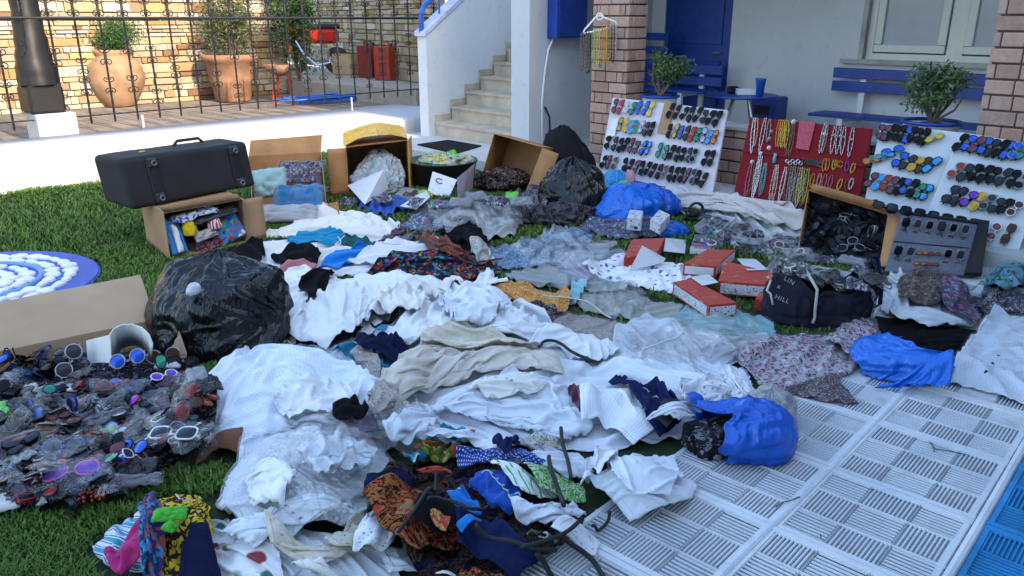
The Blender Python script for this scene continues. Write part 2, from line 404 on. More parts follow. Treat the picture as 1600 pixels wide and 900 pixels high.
# stairs
SD = np.array([.60, .80, 0]); 
ST = thing('staircase', 'beige marble steps rising beside the white plastered parapet', 'stairs', G(683,212,.15))
s0p = G(683, 212, .12)
def sstep(i, lo, hi): return None
for i in range(12):
    z0 = .12; z1 = .12+.178*(i+1); L = s0p + SD*.31*i + HB*(-.02 if i < 1 else 0.)
    # the right end meets the side wall's outer face (s=-.30)
    def toW(p): return p + HB*((-.303-np.dot(p-C2, HB)))
    L0 = L.copy(); L0[2] = 0; L1 = L0+SD*.33
    b = MB(); r0, r1 = toW(L0), toW(L1)
    zz = lambda p, z: np.array([p[0], p[1], z])
    b.hexa([zz(L0,.1),zz(r0,.1),zz(r1,.1),zz(L1,.1)], [zz(L0,z1-.03),zz(r0,z1-.03),zz(r1,z1-.03),zz(L1,z1-.03)])
    n0 = L0-SD*.02; n1 = toW(n0)
    b.hexa([zz(n0,z1-.028),zz(n1,z1-.028),zz(r1,z1-.028),zz(L1,z1-.028)], [zz(n0,z1),zz(n1,z1),zz(r1,z1),zz(L1,z1)])
    b.build('step', M['marble'], ST)
# parapet wall on the far side of the steps
par = thing('stair_parapet', 'white plastered stair parapet with blue handrail and sloping top', 'wall', s0p)
pn = np.array([SD[1], -SD[0], 0])   # toward the steps
e0 = s0p - SD*.12 - pn*.03; e0[2] = 0
b = MB(); e1 = e0+SD*6; bk = -pn*.15
b.hexa([e0, e1, e1+bk, e0+bk][::1], [e0+np.array([0,0,1.38]), e1+np.array([0,0,4.9]), e1+bk+np.array([0,0,4.9]), e0+bk+np.array([0,0,1.38])])
b.build('wall_panel', M['stair_paint'], par)
b = MB(); u = np.array([0,0,1.])
b.hexa([e0+u*1.383-SD*.03+pn*.02, e1+u*4.903+pn*.02, e1+bk+u*4.903-pn*.02, e0+bk+u*1.383-SD*.03-pn*.02], [e0+u*1.44-SD*.03+pn*.02, e1+u*4.96+pn*.02, e1+bk+u*4.96-pn*.02, e0+bk+u*1.44-SD*.03-pn*.02]); b.build('coping', plain('pale_blue_coping', (.50,.52,.66), .7, bump=.3, var=.2), par)
hr = MB(); c0 = e0+bk*.5
hr.tube([c0+u*1.42-SD*.0, c0+u*1.66, c0+u*1.74+SD*.05, c0+SD*6+u*5.2], .033, 10); hr.build('handrail', plain('blue_rail_paint', (.01,.09,.42), .35), par)
for k in range(0, 3): MB().tube([c0+SD*(.35+k*.9)+u*(1.40+.587*(.35+k*.9)), c0+SD*(.35+k*.9)+u*(1.70+.587*(.35+k*.9))], .014).build('rail_post', plain('blue_rail_paint', (.01,.09,.42), .35), par)
# skirting at the steps' left ends
b = MB()
for i in range(8):
    L = s0p + SD*.31*i; L[2] = 0; z1 = .12+.178*(i+1)
    b.hexa([L-pn*.02+u*.1, L+SD*.305-pn*.02+u*.1, L+SD*.305-pn*.035+u*.1, L-pn*.035+u*.1], [L-pn*.02+u*(z1+.09), L+SD*.305-pn*.02+u*(z1+.09), L+SD*.305-pn*.035+u*(z1+.09), L-pn*.035+u*(z1+.09)])
b.build('skirting', M['marble'], ST)
# ------------------------------------------------------------------ wall with the iron fence, yard behind
oL, oR = np.array([-4.86,7.5,0]), np.array([-1.09,11.15,0]); iL, iR = np.array([-5.29,8.2,0]), np.array([-1.6,13.1,0])
dL = (oL-oR)/np.linalg.norm(oL-oR); oLL = oL+dL*4; dI = (iL-iR)/np.linalg.norm(iL-iR); iLL = iL+dI*4
fw = thing('garden_wall', 'low white plastered garden wall with sloping coping under the iron fence', 'wall', (oL+oR)/2)
def z_(p, z): return np.array([p[0], p[1], z])
N = 60; V = []; F = []
prof = [(0,-.02),(0,.10),(0,.25),(0,.34),(.012,.385),(.05,.40),(.5,.40),(1,.40),(1,-.02)]
for i in range(N+1):
    f = i/N; o_ = oLL*(1-f)+oR*f; i_ = iLL*(1-f)+iR*f; top = .40 if f < .4 else .40-(f-.4)/.6*.09
    for k, (w_, z) in enumerate(prof):
        p = o_*(1-w_)+i_*w_; zz_ = z*top/.40 if z > 0 else z
        nz = noise3(np.array([p[0]*3, p[1]*3, zz_*9]))*.012 if 0 < k < 6 else 0
        V.append((p[0]+nz, p[1]-nz, zz_+ (nz*.4 if k > 3 else 0)))
mesh('wall_body', V, grid_faces(N+1, len(prof))[:, ::-1], M['white_wall'], fw, smooth=True)
mesh('wall_end', [z_(oR,0), z_(iR,0), z_(iR,.308), z_(oR,.308)], [(0,1,2,3)], M['white_wall'], fw)
ped = MB(); pc = PL(78, 190, (-5.0,8.95,0), (-.733,.68,0)); pc = np.array([-5.12,8.78,0])
FD = np.array([.68,.733,0]); FN = np.array([-.733,.68,0]); F0 = np.array([-4.4,9.45,0])
def fp(t, n=0, z=0): return F0+FD*t+FN*n+np.array([0,0,z])
def t_at(px, py=120):
    p = PL(px, py, F0, FN); return float(np.dot(p-F0, FD))
# fence
fence = thing('iron_fence', 'black wrought iron fence with scrolled bars and top rail on the white wall', 'fence', fp(1.5,0,.4))
t0, t1 = t_at(-60), t_at(694)
MB().tube([fp(t0,0,1.60), fp(t1,0,1.60)], .020, 6).build('top_rail', M['iron'], fence)
MB().tube([fp(t0,0,.56), fp(t1+.03,0,.56)], .009, 6).build('bottom_rail', M['iron'], fence)
def scroll(b, c, sx, sz, r=.032):
    pts = []
    for k in range(11):
        a = k/10*math.pi*1.75; rr = r*(1-.055*k); pts.append(c+FD*sx*(rr*math.sin(a)*1.0+.012+.02)+np.array([0,0,sz*(.012+r*.9-rr*math.cos(a))]))
    b.tube([c+np.array([0,0,0])]+pts, .006, 5)
nb = 24; bar_t = np.linspace(t_at(6), t_at(681), nb)
for i, t in enumerate(bar_t):
    b = MB(); n = 34; P_ = [fp(t,0,z) for z in np.linspace(.47, 2.0, n)]
    b.tube(P_, [.0105+.003*(k%2) for k in range(n)], 5)
    for zc in ((1.20,.88)[i % 2], 1.72):
        b.tube([fp(t,0,zc-.055), fp(t,0,zc+.055)], .015, 6)
        for sx in (-1,1):
            for sz in (-1,1): scroll(b, fp(t,0,zc+sz*.03), sx, sz)
    zc = (.88,1.3,.72,1.1)[i % 4]
    for sz in (-1,1):
        for sx in (-1,1): scroll(b, fp(t,0,zc+sz*.03), sx, sz, .026)
    b.tube([fp(t,0,1.82), fp(t-.05,0,1.92), fp(t-.07,0,2.02)], .005, 5); b.tube([fp(t,0,1.82), fp(t+.05,0,1.92), fp(t+.07,0,2.02)], .005, 5)
    b.build('bar', M['iron'], fence)
for px in (222, 551):
    t = t_at(px, 180); MB().tube([fp(t,0,.30), fp(t,0,.52)], .014, 6).build('post_foot', M['white_wall'], fence)
# yard
slab('yard_floor', [iLL-FN*0+FN*.01, iR+FN*.01, iR+np.array([3.5,4,0]), iR+np.array([0,14,0]), fp(-9,9)], .0, .295, M['deck'], kind='structure')
yj = MB()
for k in range(46):
    t = -7+k*.26; yj.box(fp(t, 1.35, .2965), .004, 1.5, .0015, FD, FN)
yj.build('yard_floor_joint', plain('dark_joint', (.05,.04,.035), .9), kind='structure')
def stonewall(name, label, p0, p1, h, z0, nrm, seed, course=.075):
    t = thing(name, label, 'wall', (p0+p1)/2); d = p1-p0; L = np.linalg.norm(d); d = d/L; rnd = random.Random(seed); nrm = np.array(nrm, float)
    MB().box((p0+p1)/2+np.array([0,0,z0+h/2])+nrm*.14, L/2, .12, h/2, d, nrm).build('joint_bed', M['stone_joint'], t)
    b = MB(); z = z0
    while z < z0+h:
        ch = course*rnd.choice((.6,.8,1,1.2,1.6)); x = -rnd.random()*.2
        while x < L:
            ln = rnd.choice((rnd.uniform(.08,.2), rnd.uniform(.2,.55))); j = rnd.uniform(0,.045); dz_ = rnd.uniform(0,.016)
            b.box(p0+d*(x+ln/2)+nrm*(-.0+j)+np.array([0,0,z+ch/2]), ln/2-rnd.uniform(.004,.009), .05, ch/2-.004-dz_*.5, d, nrm, bev=.006); x += ln
        z += ch
    b.build('stone_courses', M['stone'], t); return t
wA = t_at(425)
WN = float(np.dot(G(250,161,.297)-F0, FN)); q0 = fp(t_at(-90)-5.5, WN)
tq = [t_ for t_ in np.linspace(0,9,400) if (lambda p: 800+FPX*p[0]/(p[1]*math.cos(TH)+H*math.sin(TH)-p[2]*math.sin(TH)) < 440)(fp(t_,WN,.8))][-1]; q1 = fp(tq, WN)
stonewall('stone_wall', 'sunlit wall of yellow and cream ledge stones behind the clay pots', q0, q1, 3.2, .295, FN, 3, .095)
# unseen block added beyond the path, sized to cast the shade over the lawn
nb_ = thing('lawn_shade_block', 'plain white unseen building across the path, added to shade the lawn', 'building', hp(9,-6))
b = MB(); hbox(8.0, 14, -14, .6, 0, 5.27, b); b.build('wall_panel', M['white_wall'], nb_)
b = MB(); hbox(7.95, 14.05, -14.05, .65, 5.272, 5.34, b); b.build('roof', M['white_wall'], nb_)
for k in range(3):
    f = hbox(7.93, 7.998, -12+k*4, -10.8+k*4, 1.1, 2.4).build('window_frame', M['blue_wood'], nb_)
    hbox(7.92, 7.929, -11.9+k*4, -10.9+k*4, 1.2, 2.3).build('pane', gl.m, f)
# second stone wall at the back of the yard, with the raised floor before it
fz2 = .55
r0, r1 = G(640,127,fz2), G(446,95,fz2); r1 = r0+(r1-r0)*1.0
stonewall('stone_wall', 'shaded brown stone wall behind the red machine and jerrycans', z_(r1+(r1-r0)*.5,0), z_(r0+(r0-r1)*.12,0), 3.2, fz2, np.cross((r0-r1)/np.linalg.norm(r0-r1), [0,0,1])*-1, 5, .12)
slab('yard_terrace', [G(452,126,fz2), G(650,141,fz2), r0+np.array([.6,.3,0]), r1+np.array([-1,.4,0])], .2, fz2-.002, plain('pale_concrete', (.30,.27,.22), .85, bump=.2), kind='structure')

def lathe_thing(name, label, cat, loc, prof, mat, n=28, group=None):
    o = MB().lathe(loc, prof, n).build(name, mat, smooth=True); tag(o, label, cat, group); return o
def foliage(c, rx, ry, rz, n, size, seed, lobes=9, fill=.55):
    rnd = np.random.default_rng(seed); cs = rnd.normal(size=(lobes,3)); cs /= np.linalg.norm(cs,axis=1)[:,None]; cs *= rnd.uniform(.25,.72,(lobes,1))
    k = rnd.integers(0, lobes, n); d = rnd.normal(size=(n,3)); d /= np.linalg.norm(d,axis=1)[:,None]
    p = cs[k]+d*(rnd.random((n,1))**(fill))*.42; p = np.array(c)+p*np.array([rx,ry,rz])
    a = rnd.normal(size=(n,3)); a /= np.linalg.norm(a,axis=1)[:,None]; b_ = np.cross(a, rnd.normal(size=(n,3))); b_ /= np.linalg.norm(b_,axis=1)[:,None]
    s = size*rnd.uniform(.6,1.4,(n,1)); V = np.stack([p-a*s, p+b_*s*.35, p+a*s, p-b_*s*.35],1).reshape(-1,3)
    F = np.arange(n*4).reshape(-1,4); return V, F
def plant(name, label, cat, base, h, crown_c, r, n, size, mat, seed, stems=4, trunk=.02, lobes=9, group=None):
    t = thing(name, label, cat, base, group); V, F = foliage(crown_c, r[0], r[1], r[2], n, size, seed, lobes)
    mesh('crown', V, F, mat, t); rnd = random.Random(seed); b = MB()
    for k in range(stems):
        e = np.array(crown_c)+np.array([rnd.uniform(-1,1)*r[0]*.6, rnd.uniform(-1,1)*r[1]*.6, rnd.uniform(-.3,.5)*r[2]])
        mid = (np.array(base)+e)/2+np.array([rnd.uniform(-.04,.04), rnd.uniform(-.04,.04), 0])
        b.tube([base, mid, e], [trunk, trunk*.7, trunk*.3], 6)
    b.build('trunk', M['bark'], t); return t
def yard(px, py, z=.297): return G(px, py, z)
# lamp post on its pedestal
def at_fence(px, n, z=0):
    p = PL(px, 180, F0+FN*n, FN); p[2] = z; return p
pp = at_fence(79, .10)
t = thing('pedestal', 'white painted masonry block at the foot of the black lamp post', 'pedestal', z_(pp,.28))
MB().box(z_(pp,.455), .20, .2, .165, FD, FN, bev=.015).build('block', M['white_wall'], t)
pp = at_fence(70, .12); lp = thing('lamp_post', 'black cast iron lamp post with broad stepped base', 'lamp post', z_(pp,.622))
b = MB(); b.box(z_(pp,.77), .18, .18, .148, FD, FN, bev=.03); b.build('base', M['iron'], lp)
b = MB(); prof = [(.19,.92),(.185,.98),(.178,1.04),(.183,1.10),(.165,1.16),(.168,1.22),(.152,1.30),(.156,1.38),(.140,1.46),(.143,1.56),(.13,1.66),(.132,1.8),(.12,1.95),(.122,2.2),(.11,2.6),(.10,3.6)]
n = 16; V = []
for r_, z in prof:
    for k in range(n): an = 2*math.pi*k/n; rr = r_*(1+.05*(k%2)+.07*float(noise3(np.array([k*.9,z*6,3.])))); V.append((pp[0]+math.cos(an)*rr, pp[1]+math.sin(an)*rr, z))
mesh('shaft', V, grid_faces(len(prof), n, True), M['iron'], lp)
b = MB(); b.lathe((pp[0],pp[1],3.6), [(.05,0),(.16,.05),(.2,.4),(.12,.5),(.03,.62)], 8); b.build('lantern', M['white_plastic'], lp)
# pots along the sunlit wall
JAR = [(.17,0),(.2,.03),(.27,.2),(.335,.4),(.35,.52),(.33,.62),(.335,.64),(.30,.74),(.22,.84),(.20,.88),(.235,.92),(.235,.97),(.2,.975),(.18,.9)]
def jar(px, py, sc, label, mat, n=-1): 
    c = yard(px, py); return c, lathe_thing('clay_jar', label, 'pot', c, [(r*sc*1.08, z*sc*.78) for r, z in JAR], mat)
c, _ = jar(188, 166, 1.12, 'big round ribbed clay jar under the clipped round shrub', M['terracotta_light'])
plant('clipped_shrub', 'dark green round clipped shrub growing from the big clay jar', 'shrub', c+np.array([0,0,.65]), .3, c+np.array([0,0,1.06]), (.62,.48,.34), 9500, .017, M['leaf_dark'], 4, lobes=26)
c2 = yard(365, 158)
POT = [(.20,0),(.22,.02),(.25,.25),(.262,.27),(.26,.3),(.29,.52),(.34,.55),(.345,.62),(.31,.625),(.29,.55)]
lathe_thing('terracotta_pot', 'large wide orange terracotta pot under the olive bush', 'pot', c2, [(r*1.28,z*1.2) for r,z in POT], M['terracotta'])
plant('olive_bush', 'grey green loose olive bush in the large terracotta pot', 'bush', c2+np.array([0,0,.4]), 1, c2+np.array([.05,0,1.15]), (.55,.5,.72), 5200, .026, M['leaf_olive'], 6, 7, .02, lobes=22)
c3 = yard(103, 168)
lathe_thing('terracotta_pot', 'pale cream clay pot half hidden behind the lamp post', 'pot', c3, [(r*.72,z*.95) for r,z in JAR], plain('cream_clay', (.55,.45,.34), .85, bump=.3))
plant('conifer_shrub', 'bright green feathery shrub in the cream pot beside the lamp post', 'shrub', c3+np.array([0,0,.6]), .5, c3+np.array([.0,0,.95]), (.34,.26,.36), 2600, .028, M['leaf_dark'], 9, lobes=14)
c4 = yard(8, 168)
lathe_thing('terracotta_pot', 'red orange round pot at the left edge behind the fence', 'pot', c4, [(r*.95,z*1.0) for r,z in [(.2,0),(.3,.1),(.36,.3),(.36,.45),(.4,.47),(.4,.56),(.37,.57)]], plain('orange_red_clay', (.42,.12,.05), .6))
plant('flowering_plant', 'thin plant in the red orange pot at the left edge', 'plant', c4+np.array([0,0,.4]), .5, c4+np.array([0,0,.75]), (.3,.3,.25), 900, .025, M['leaf_olive'], 12, lobes=10)
c5 = yard(440, 150, .4)
plant('hedge_tree', 'shaded dense green columnar tree behind the terracotta dish', 'tree', c5+np.array([0,1.2,0]), 2, c5+np.array([0,1.2,1.5]), (.5,.5,1.35), 7000, .035, M['leaf_dark'], 15, lobes=30)
t = thing('plant_dish', 'wide brown clay dish on a red iron stand', 'planter', z_(c5,.297))
MB().lathe(z_(c5,.72), [(.08,0),(.2,.08),(.24,.17),(.22,.175),(.06,.03)]).build('dish', M['terracotta'], t, smooth=True)
for k in range(3):
    an = k*2.1; MB().tube([c5+np.array([.12*math.cos(an),.12*math.sin(an),.35]), z_(c5+np.array([.2*math.cos(an),.2*math.sin(an),0]),.30)], .018).build('leg', M['red_paint'], t)
# red scooter-like machine
sc0 = yard(495, 116, fz2); X_ = np.array([1.,0,0]); Z_ = np.array([0,0,1.]); k = 1.25
t = thing('motor_scooter', 'red motor scooter parked against the shaded stone wall', 'scooter', sc0)
def ring(c, r, rr, ax1, ax2, n=20, m=7, arc=1.0):
    c = np.array(c); V = []
    for i in range(n):
        an = 2*math.pi*i/n*arc; d = np.array(ax1)*math.cos(an)+np.array(ax2)*math.sin(an); e = np.cross(ax1, ax2)
        for j in range(m): bn = 2*math.pi*j/m; V.append(c+d*(r+rr*math.cos(bn))+e*rr*math.sin(bn))
    F = [(i*m+j, i*m+(j+1)%m, ((i+1)%n)*m+(j+1)%m, ((i+1)%n)*m+j) for i in range(n if arc == 1 else n-1) for j in range(m)]
    return V, F
for dx in (-.42, .42):
    V, F = ring(sc0+X_*dx+Z_*.26, .2, .06, X_, Z_); wv = mesh('wheel', V, F, M['black'], t, smooth=True)
    MB().lathe(sc0+X_*dx+Z_*.26, [(.02,-.02),(.12,-.01),(.12,.01)], 12).build('hub', M['grey_metal'], wv)
b = MB(); b.box(sc0+X_*.05+Z_*.72, .42, .15, .14, bev=.06); b.box(sc0-X_*.45+Z_*.72, .12,.17,.34, (math.cos(.3),0,-math.sin(.3)), (0,1,0), (math.sin(.3),0,math.cos(.3)), bev=.05); b.build('fairing', M['red_paint'], t)
MB().box(sc0+X_*.2+Z_*.90, .3, .13, .05, bev=.03).build('seat', M['black'], t)
MB().box(sc0+Z_*.36, .3, .14, .12, bev=.04).build('engine', M['grey_metal'], t)
MB().tube([sc0-X_*.48+Z_*1.0-np.array([0,.3,0]), sc0-X_*.45+Z_*1.05, sc0-X_*.48+Z_*1.0+np.array([0,.3,0])], .016).build('handlebar', M['black'], t)
# cartons, jerrycans, posts, hose
def carton(name, label, c, hx, hy, hz, mat, cat='box', ang=.3):
    t = thing(name, label, cat, c); ax = (math.cos(ang), math.sin(ang), 0); ay = (-math.sin(ang), math.cos(ang), 0)
    MB().box(c+Z_*hz, hx, hy, hz, ax, ay, bev=.01).build('body', mat, t); return t, ax, ay
t, ax, ay = carton('cardboard_box', 'brown carton standing beside the dark red jerrycan in the yard', yard(545,116,fz2), .24, .2, .2, plain('brown_card', (.36,.24,.13), .85), ang=-.5)
MB().box(yard(545,116,fz2)+Z_*.405, .24, .2, .004, ax, ay).build('lid', M['soil'], t)
for px, py, lab, mt in ((577,121,'darker red jerrycan between the carton and the bright one', plain('dark_red_plastic', (.16,.012,.012), .4)), (604,125,'brighter red jerrycan against the shaded wall', M['red_plastic'])):
    c = yard(px, py, fz2); t, ax, ay = carton('jerrycan', lab, c, .165, .13, .29, mt, 'jerrycan', -.5)
    MB().tube([c+Z_*.58+np.array(ax)*-.08, c+Z_*.65+np.array(ax)*-.07, c+Z_*.65+np.array(ax)*.07, c+Z_*.58+np.array(ax)*.08], .016).build('handle', mt, t)
    MB().lathe(c+Z_*.58+np.array(ax)*.12, [(.035,0),(.035,.05),(.0,.05)], 12).build('cap', M['black_plastic'], t)
for px, lab in ((577,'left of two grey brown timber posts above the jerrycans'), (598,'right of two grey brown timber posts above the jerrycans')):
    c = yard(px, 112, fz2); o = MB().box(c+Z_*1.6, .10, .08, 1.6, bev=.01).build('timber_post', plain('weathered_post', (.20,.155,.13), .85, bump=.3), None); tag(o, lab, 'post')
pts = []; rnd = random.Random(4)
c = yard(535, 158)
for k in range(260):
    a = k*.24; rr = .62+.18*math.sin(k*.037)+rnd.uniform(-.02,.02); q = c+FD*(math.cos(a)*rr*1.25+.3*math.sin(k*.02))+FN*(math.sin(a)*rr*.28)
    pts.append(z_(q, .32+.022*(k/260*7%7)*.5+rnd.uniform(0,.02)))
o = MB().tube(pts, .014, 6).build('hose_coil', M['blue_plastic'], None, smooth=True); tag(o, 'heap of coiled blue garden hose on the yard floor', 'hose')
o = MB().tube([yard(462,60,1.3)*0+Q(462,64,13.5), Q(475,85,13.4), Q(495,102,13.4), Q(515,98,13.5), Q(516,90,13.6)], .014).build('loop_hose', plain('pale_blue_hose', (.30,.40,.75), .4), None, smooth=True); tag(o, 'pale blue hose looped in front of the scooter', 'hose')
# ------------------------------------------------------------------ veranda things
mbp = C2+HA*.26; 
bx0 = PL(849, 50, C2-HB*.0, HB)  # meter box on the inner face of the side wall
def on_side(px, py, off=0.): return PL(px, py, C2+HB*off, HB)
qa = on_side(870, 60, .16); qb = on_side(917, 57, .16)
a0 = float(np.dot(qa-C2, HA)); a1 = float(np.dot(qb-C2, HA)); zb = float(qa[2])
t = thing('meter_box', 'bright blue wall cabinet above the white cable conduit', 'cabinet', hp(.08,(a0+a1)/2,zb))
hbox(.002, .16, a0, a1, zb, zb+.75, bev=.006).build('cabinet_body', M['blue_wood'], t)
hbox(.161, .172, a0+.02, a1-.02, zb+.02, zb+.73, bev=.003).build('cabinet_door', M['blue_wood'], t)
q = on_side(848, 62, .02); aa = float(np.dot(q-C2, HA)); aa = max(aa, .07)
o = MB().tube([hp(.05,a0+.06,zb), hp(.03,a0-.0,zb-.12), hp(.025,aa+.03,zb-.4), hp(.02,aa,zb-.7), hp(.02,aa+.01,.12)], .014, 8).build('cable_conduit', M['white_plastic'], None, smooth=True); tag(o, 'white cable conduit running down the grey side wall', 'conduit')
o = MB().tube([hp(.02,aa+.05,.62), hp(.05,aa+.10,.5), hp(.04,aa+.12,.3), hp(.06,aa+.2,.13)], .012, 6).build('black_cable', M['black'], None, smooth=True); tag(o, 'short black cable hanging beside the white conduit', 'cable')
# benches
def bench(label, s0, s1, a, zs, zt, legs=True):
    t = thing('bench', label, 'bench', hp((s0+s1)/2, a, .22))
    for k in range(2): hbox(s0, s1, a+.30, a+.325, zt-.105-k*.135, zt-k*.135, bev=.004).build('back_plank', M['blue_wood'], t)
    for k in range(3): hbox(s0-.02, s1, a-.12+k*.13, a-.01+k*.13, zs-.03, zs, bev=.004).build('seat_plank', M['blue_wood'], t)
    for s in (s0+.32, s1-.3):
        b = MB(); hbox(s-.03, s+.03, a+.335, a+.365, .22, zt-.02, b); hbox(s-.03, s+.03, a-.1, a+.33, zs-.075, zs-.032, b); hbox(s-.03, s+.03, a-.1, a-.06, .22, zs-.076, b); b.build('leg', M['white_plastic'], t)
    return t
sA, zA = sb(1305, 105, 2.05); zt = zA
ps = PL(1265, 180, hp(0, 1.62), HA)
bench('blue slatted bench with white legs under the cream window', sA, sA+2.1, 1.72, float(PL(1265,176,hp(0,1.62),HA)[2]), zt)
sB, zB = sb(1131, 103, 1.95)
bench('blue slatted bench standing before the blue door', sB-1.3, sB, 1.62, float(PL(1200,150,hp(0,1.6),HA)[2]), zB)
# table
tc = PL(1158, 148, hp(0, 1.0), HA); tz = float(tc[2])
t = thing('table', 'round blue topped table with thin metal legs and a blue cup', 'table', z_(tc,.22))
MB().lathe(z_(tc,tz-.02), [(.36,0),(.375,.01),(.37,.022),(0.0,.023)], 32).build('tabletop', M['blue_wood'], t)
for k in range(4):
    an = k*math.pi/2+.6; MB().tube([z_(tc,tz-.03)+np.array([.1*math.cos(an),.1*math.sin(an),0]), z_(tc,.224)+np.array([.3*math.cos(an),.3*math.sin(an),0])], .013).build('leg', M['grey_metal'], t)
c = PL(1187, 146, hp(0, 1.0), HA); o = MB().lathe(z_(c,tz+.004), [(.035,0),(.05,.15),(.056,.155),(.056,.17),(.046,.165),(.03,.01)], 20).build('cup', M['blue_plastic'], None, smooth=True); tag(o, 'tall blue plastic cup on the round table', 'cup')
c = PL(1145, 145, hp(0, 1.05), HA); o = MB().box(z_(c,tz+.04), .06,.05,.037, bev=.02).build('speaker', M['black_plastic'], None); tag(o, 'small rounded black speaker on the blue table', 'speaker')
c = PL(1166, 147, hp(0, 1.0), HA); o = MB().box(z_(c,tz+.035), .10,.05,.031, bev=.004).build('napkin_box', M['white_plastic'], None); tag(o, 'white box lying on the blue table beside the cup', 'box')
c = PL(1203, 150, hp(0, 1.75), HA); t = thing('plastic_crate', 'blue plastic crate with dark handle hole behind the table', 'crate', z_(c,.22))
MB().box(z_(c,.22+ (c[2]-.22)/2), .15,.15,(c[2]-.22)/2, HB, HA, bev=.02).build('crate_body', M['blue_wood'], t)
MB().box(z_(c,c[2]-.14)-HA*.152, .09,.004,.05, HB, HA).build('hand_hole', M['black'], t)
# blue chair seen left of the door
sC, zC = sb(1022, 50, 1.9); t = thing('chair', 'dark blue wooden chair between the brick pillar and the door', 'chair', hp(sC,1.75,.22))
for ds in (-.2,.2): hbox(sC+ds-.02, sC+ds+.02, 1.9, 1.94, .22, zC).build('leg', M['blue_wood'], t)
for ds in (-.2,.2): hbox(sC+ds-.02, sC+ds+.02, 1.5, 1.54, .22, .66).build('leg', M['blue_wood'], t)
hbox(sC-.21, sC+.21, 1.5, 1.94, .662, .70, bev=.005).build('seat', M['blue_wood'], t)
for k in range(3): hbox(sC-.18, sC+.18, 1.905, 1.93, zC-.1-k*.16, zC-.01-k*.16).build('back_rail', M['blue_wood'], t)
# white planters with plants, standing on the low wall
def planter(px, py, r, label, plabel, seed, ch, lean):
    c = PL(px, py, hp(0, .165), HA); zt_ = float(c[2]); k = .667
    t = thing('planter', label, 'pot', z_(c,.667))
    MB().lathe(z_(c,.667), [(r*.72,0),(r*.8,.02),(r*.95,zt_-.667-.03),(r*1.0,zt_-.667-.02)], 28).build('pot_body', M['white_plastic'], t, smooth=True)
    V, F = ring(z_(c,zt_-.012), r, .014, X_, np.array([0,1.,0]), 28, 8); mesh('blue_rim', V, F, M['blue_wood'], t, smooth=True)
    MB().lathe(z_(c,zt_-.03), [(r*.96,0),(r*.4,.01),(0.01,.012)], 20).build('soil', M['soil'], t)
    plant('potted_plant', plabel, 'plant', z_(c,zt_-.02), .3, z_(c,zt_+ch*.62)+np.array([lean,0,0]), (r*1.55,r*1.1,ch*.55), 1900, .022, M['leaf_pale'], seed, 9, .014, lobes=18)
planter(1031, 148, .185, 'white pot with dark blue rim on the low wall beside the brick pillar', 'bushy grey green plant in the white pot beside the brick pillar', 21, .42, .08)
planter(1456, 188, .21, 'white pot with blue rim on the low wall under the bench', 'spreading grey green plant in front of the blue bench', 22, .40, -.02)
# ------------------------------------------------------------------ mosaic circle of white stones on the lawn
mc = G(-60, 470, 0); edge = G(152, 440, 0); rad = .78
mc = G(152, 440, 0)+np.array([-rad*.98, -.16, 0])
t = thing('mosaic_disc', 'round mosaic of white pebbles with bright blue rings on the lawn', 'garden ornament', mc)
MB().lathe(mc, [(rad,0),(rad,.02),(rad-.015,.03),(.0,.03)], 64).build('blue_base', plain('blue_ring_paint', (.01,.08,.42), .5, bump=.2), t)
V, F = ring(mc+Z_*.034, rad*.565, .018, X_, np.array([0,1.,0]), 64, 8); mesh('inner_ring', V, F, plain('pale_blue_ring', (.12,.28,.55), .5), t, smooth=True)
b = MB(); rnd = random.Random(5)
for r_ in (.635,.525,.375,.27,.165,.06):
    n = max(4, int(2*math.pi*r_/.108))
    for k in range(n):
        an = 2*math.pi*(k+rnd.uniform(-.15,.15))/n; p = mc+np.array([math.cos(an)*r_*.96, math.sin(an)*r_*.96, .028]); ax = np.array([math.cos(an+rnd.uniform(-.3,.3)), math.sin(an), 0]); ax /= np.linalg.norm(ax); ay = np.array([-ax[1], ax[0], 0])
        V = []
        for (rr, zz) in ((1,.0),(.92,.014),(.6,.021)):
            for q in range(9): a = 2*math.pi*q/9; w_ = 1+.17*math.sin(q*2.3+k*1.7); V.append(p+ax*math.cos(a)*.048*rr*w_*(.85+.3*math.sin(k*5.1+r_*9))+ay*math.sin(a)*.058*rr*w_+Z_*zz)
        b.add(V, [tuple(x) for x in grid_faces(3, 9, True)]+[tuple(range(18,27))])
b.build('pebbles', plain('white_pebble', (.72,.72,.70), .5, var=.05), t, smooth=False)
# ------------------------------------------------------------------ the goods: a height field that everything laid down rests on
HX0, HY0, HS = -4.2, .9, .016; HNX, HNY = 600, 570
HF = np.zeros((HNX, HNY)); MASK = np.zeros((HNX, HNY), bool)
def hidx(x, y): return (x-HX0)/HS, (y-HY0)/HS
_xx = HX0+np.arange(HNX)[:, None]*HS; _yy = HY0+np.arange(HNY)[None, :]*HS
_aa = _xx*TA[0]+_yy*TA[1]; _bb = _xx*TB[0]+_yy*TB[1]
HF[(_bb > BL)] = .012
_s = (_xx-C2[0])*HB[0]+(_yy-C2[1])*HB[1]; _a = (_xx-C2[0])*HA[0]+(_yy-C2[1])*HA[1]
HF[(_a > -.68)&(_s > -2.3)] = .12
def hget(x, y, F=None):
    F = HF if F is None else F
    u, v = hidx(np.asarray(x), np.asarray(y)); u = np.clip(u, 0, HNX-1.01); v = np.clip(v, 0, HNY-1.01); i = u.astype(int); j = v.astype(int); fu = u-i; fv = v-j
    return F[i,j]*(1-fu)*(1-fv)+F[i+1,j]*fu*(1-fv)+F[i,j+1]*(1-fu)*fv+F[i+1,j+1]*fu*fv
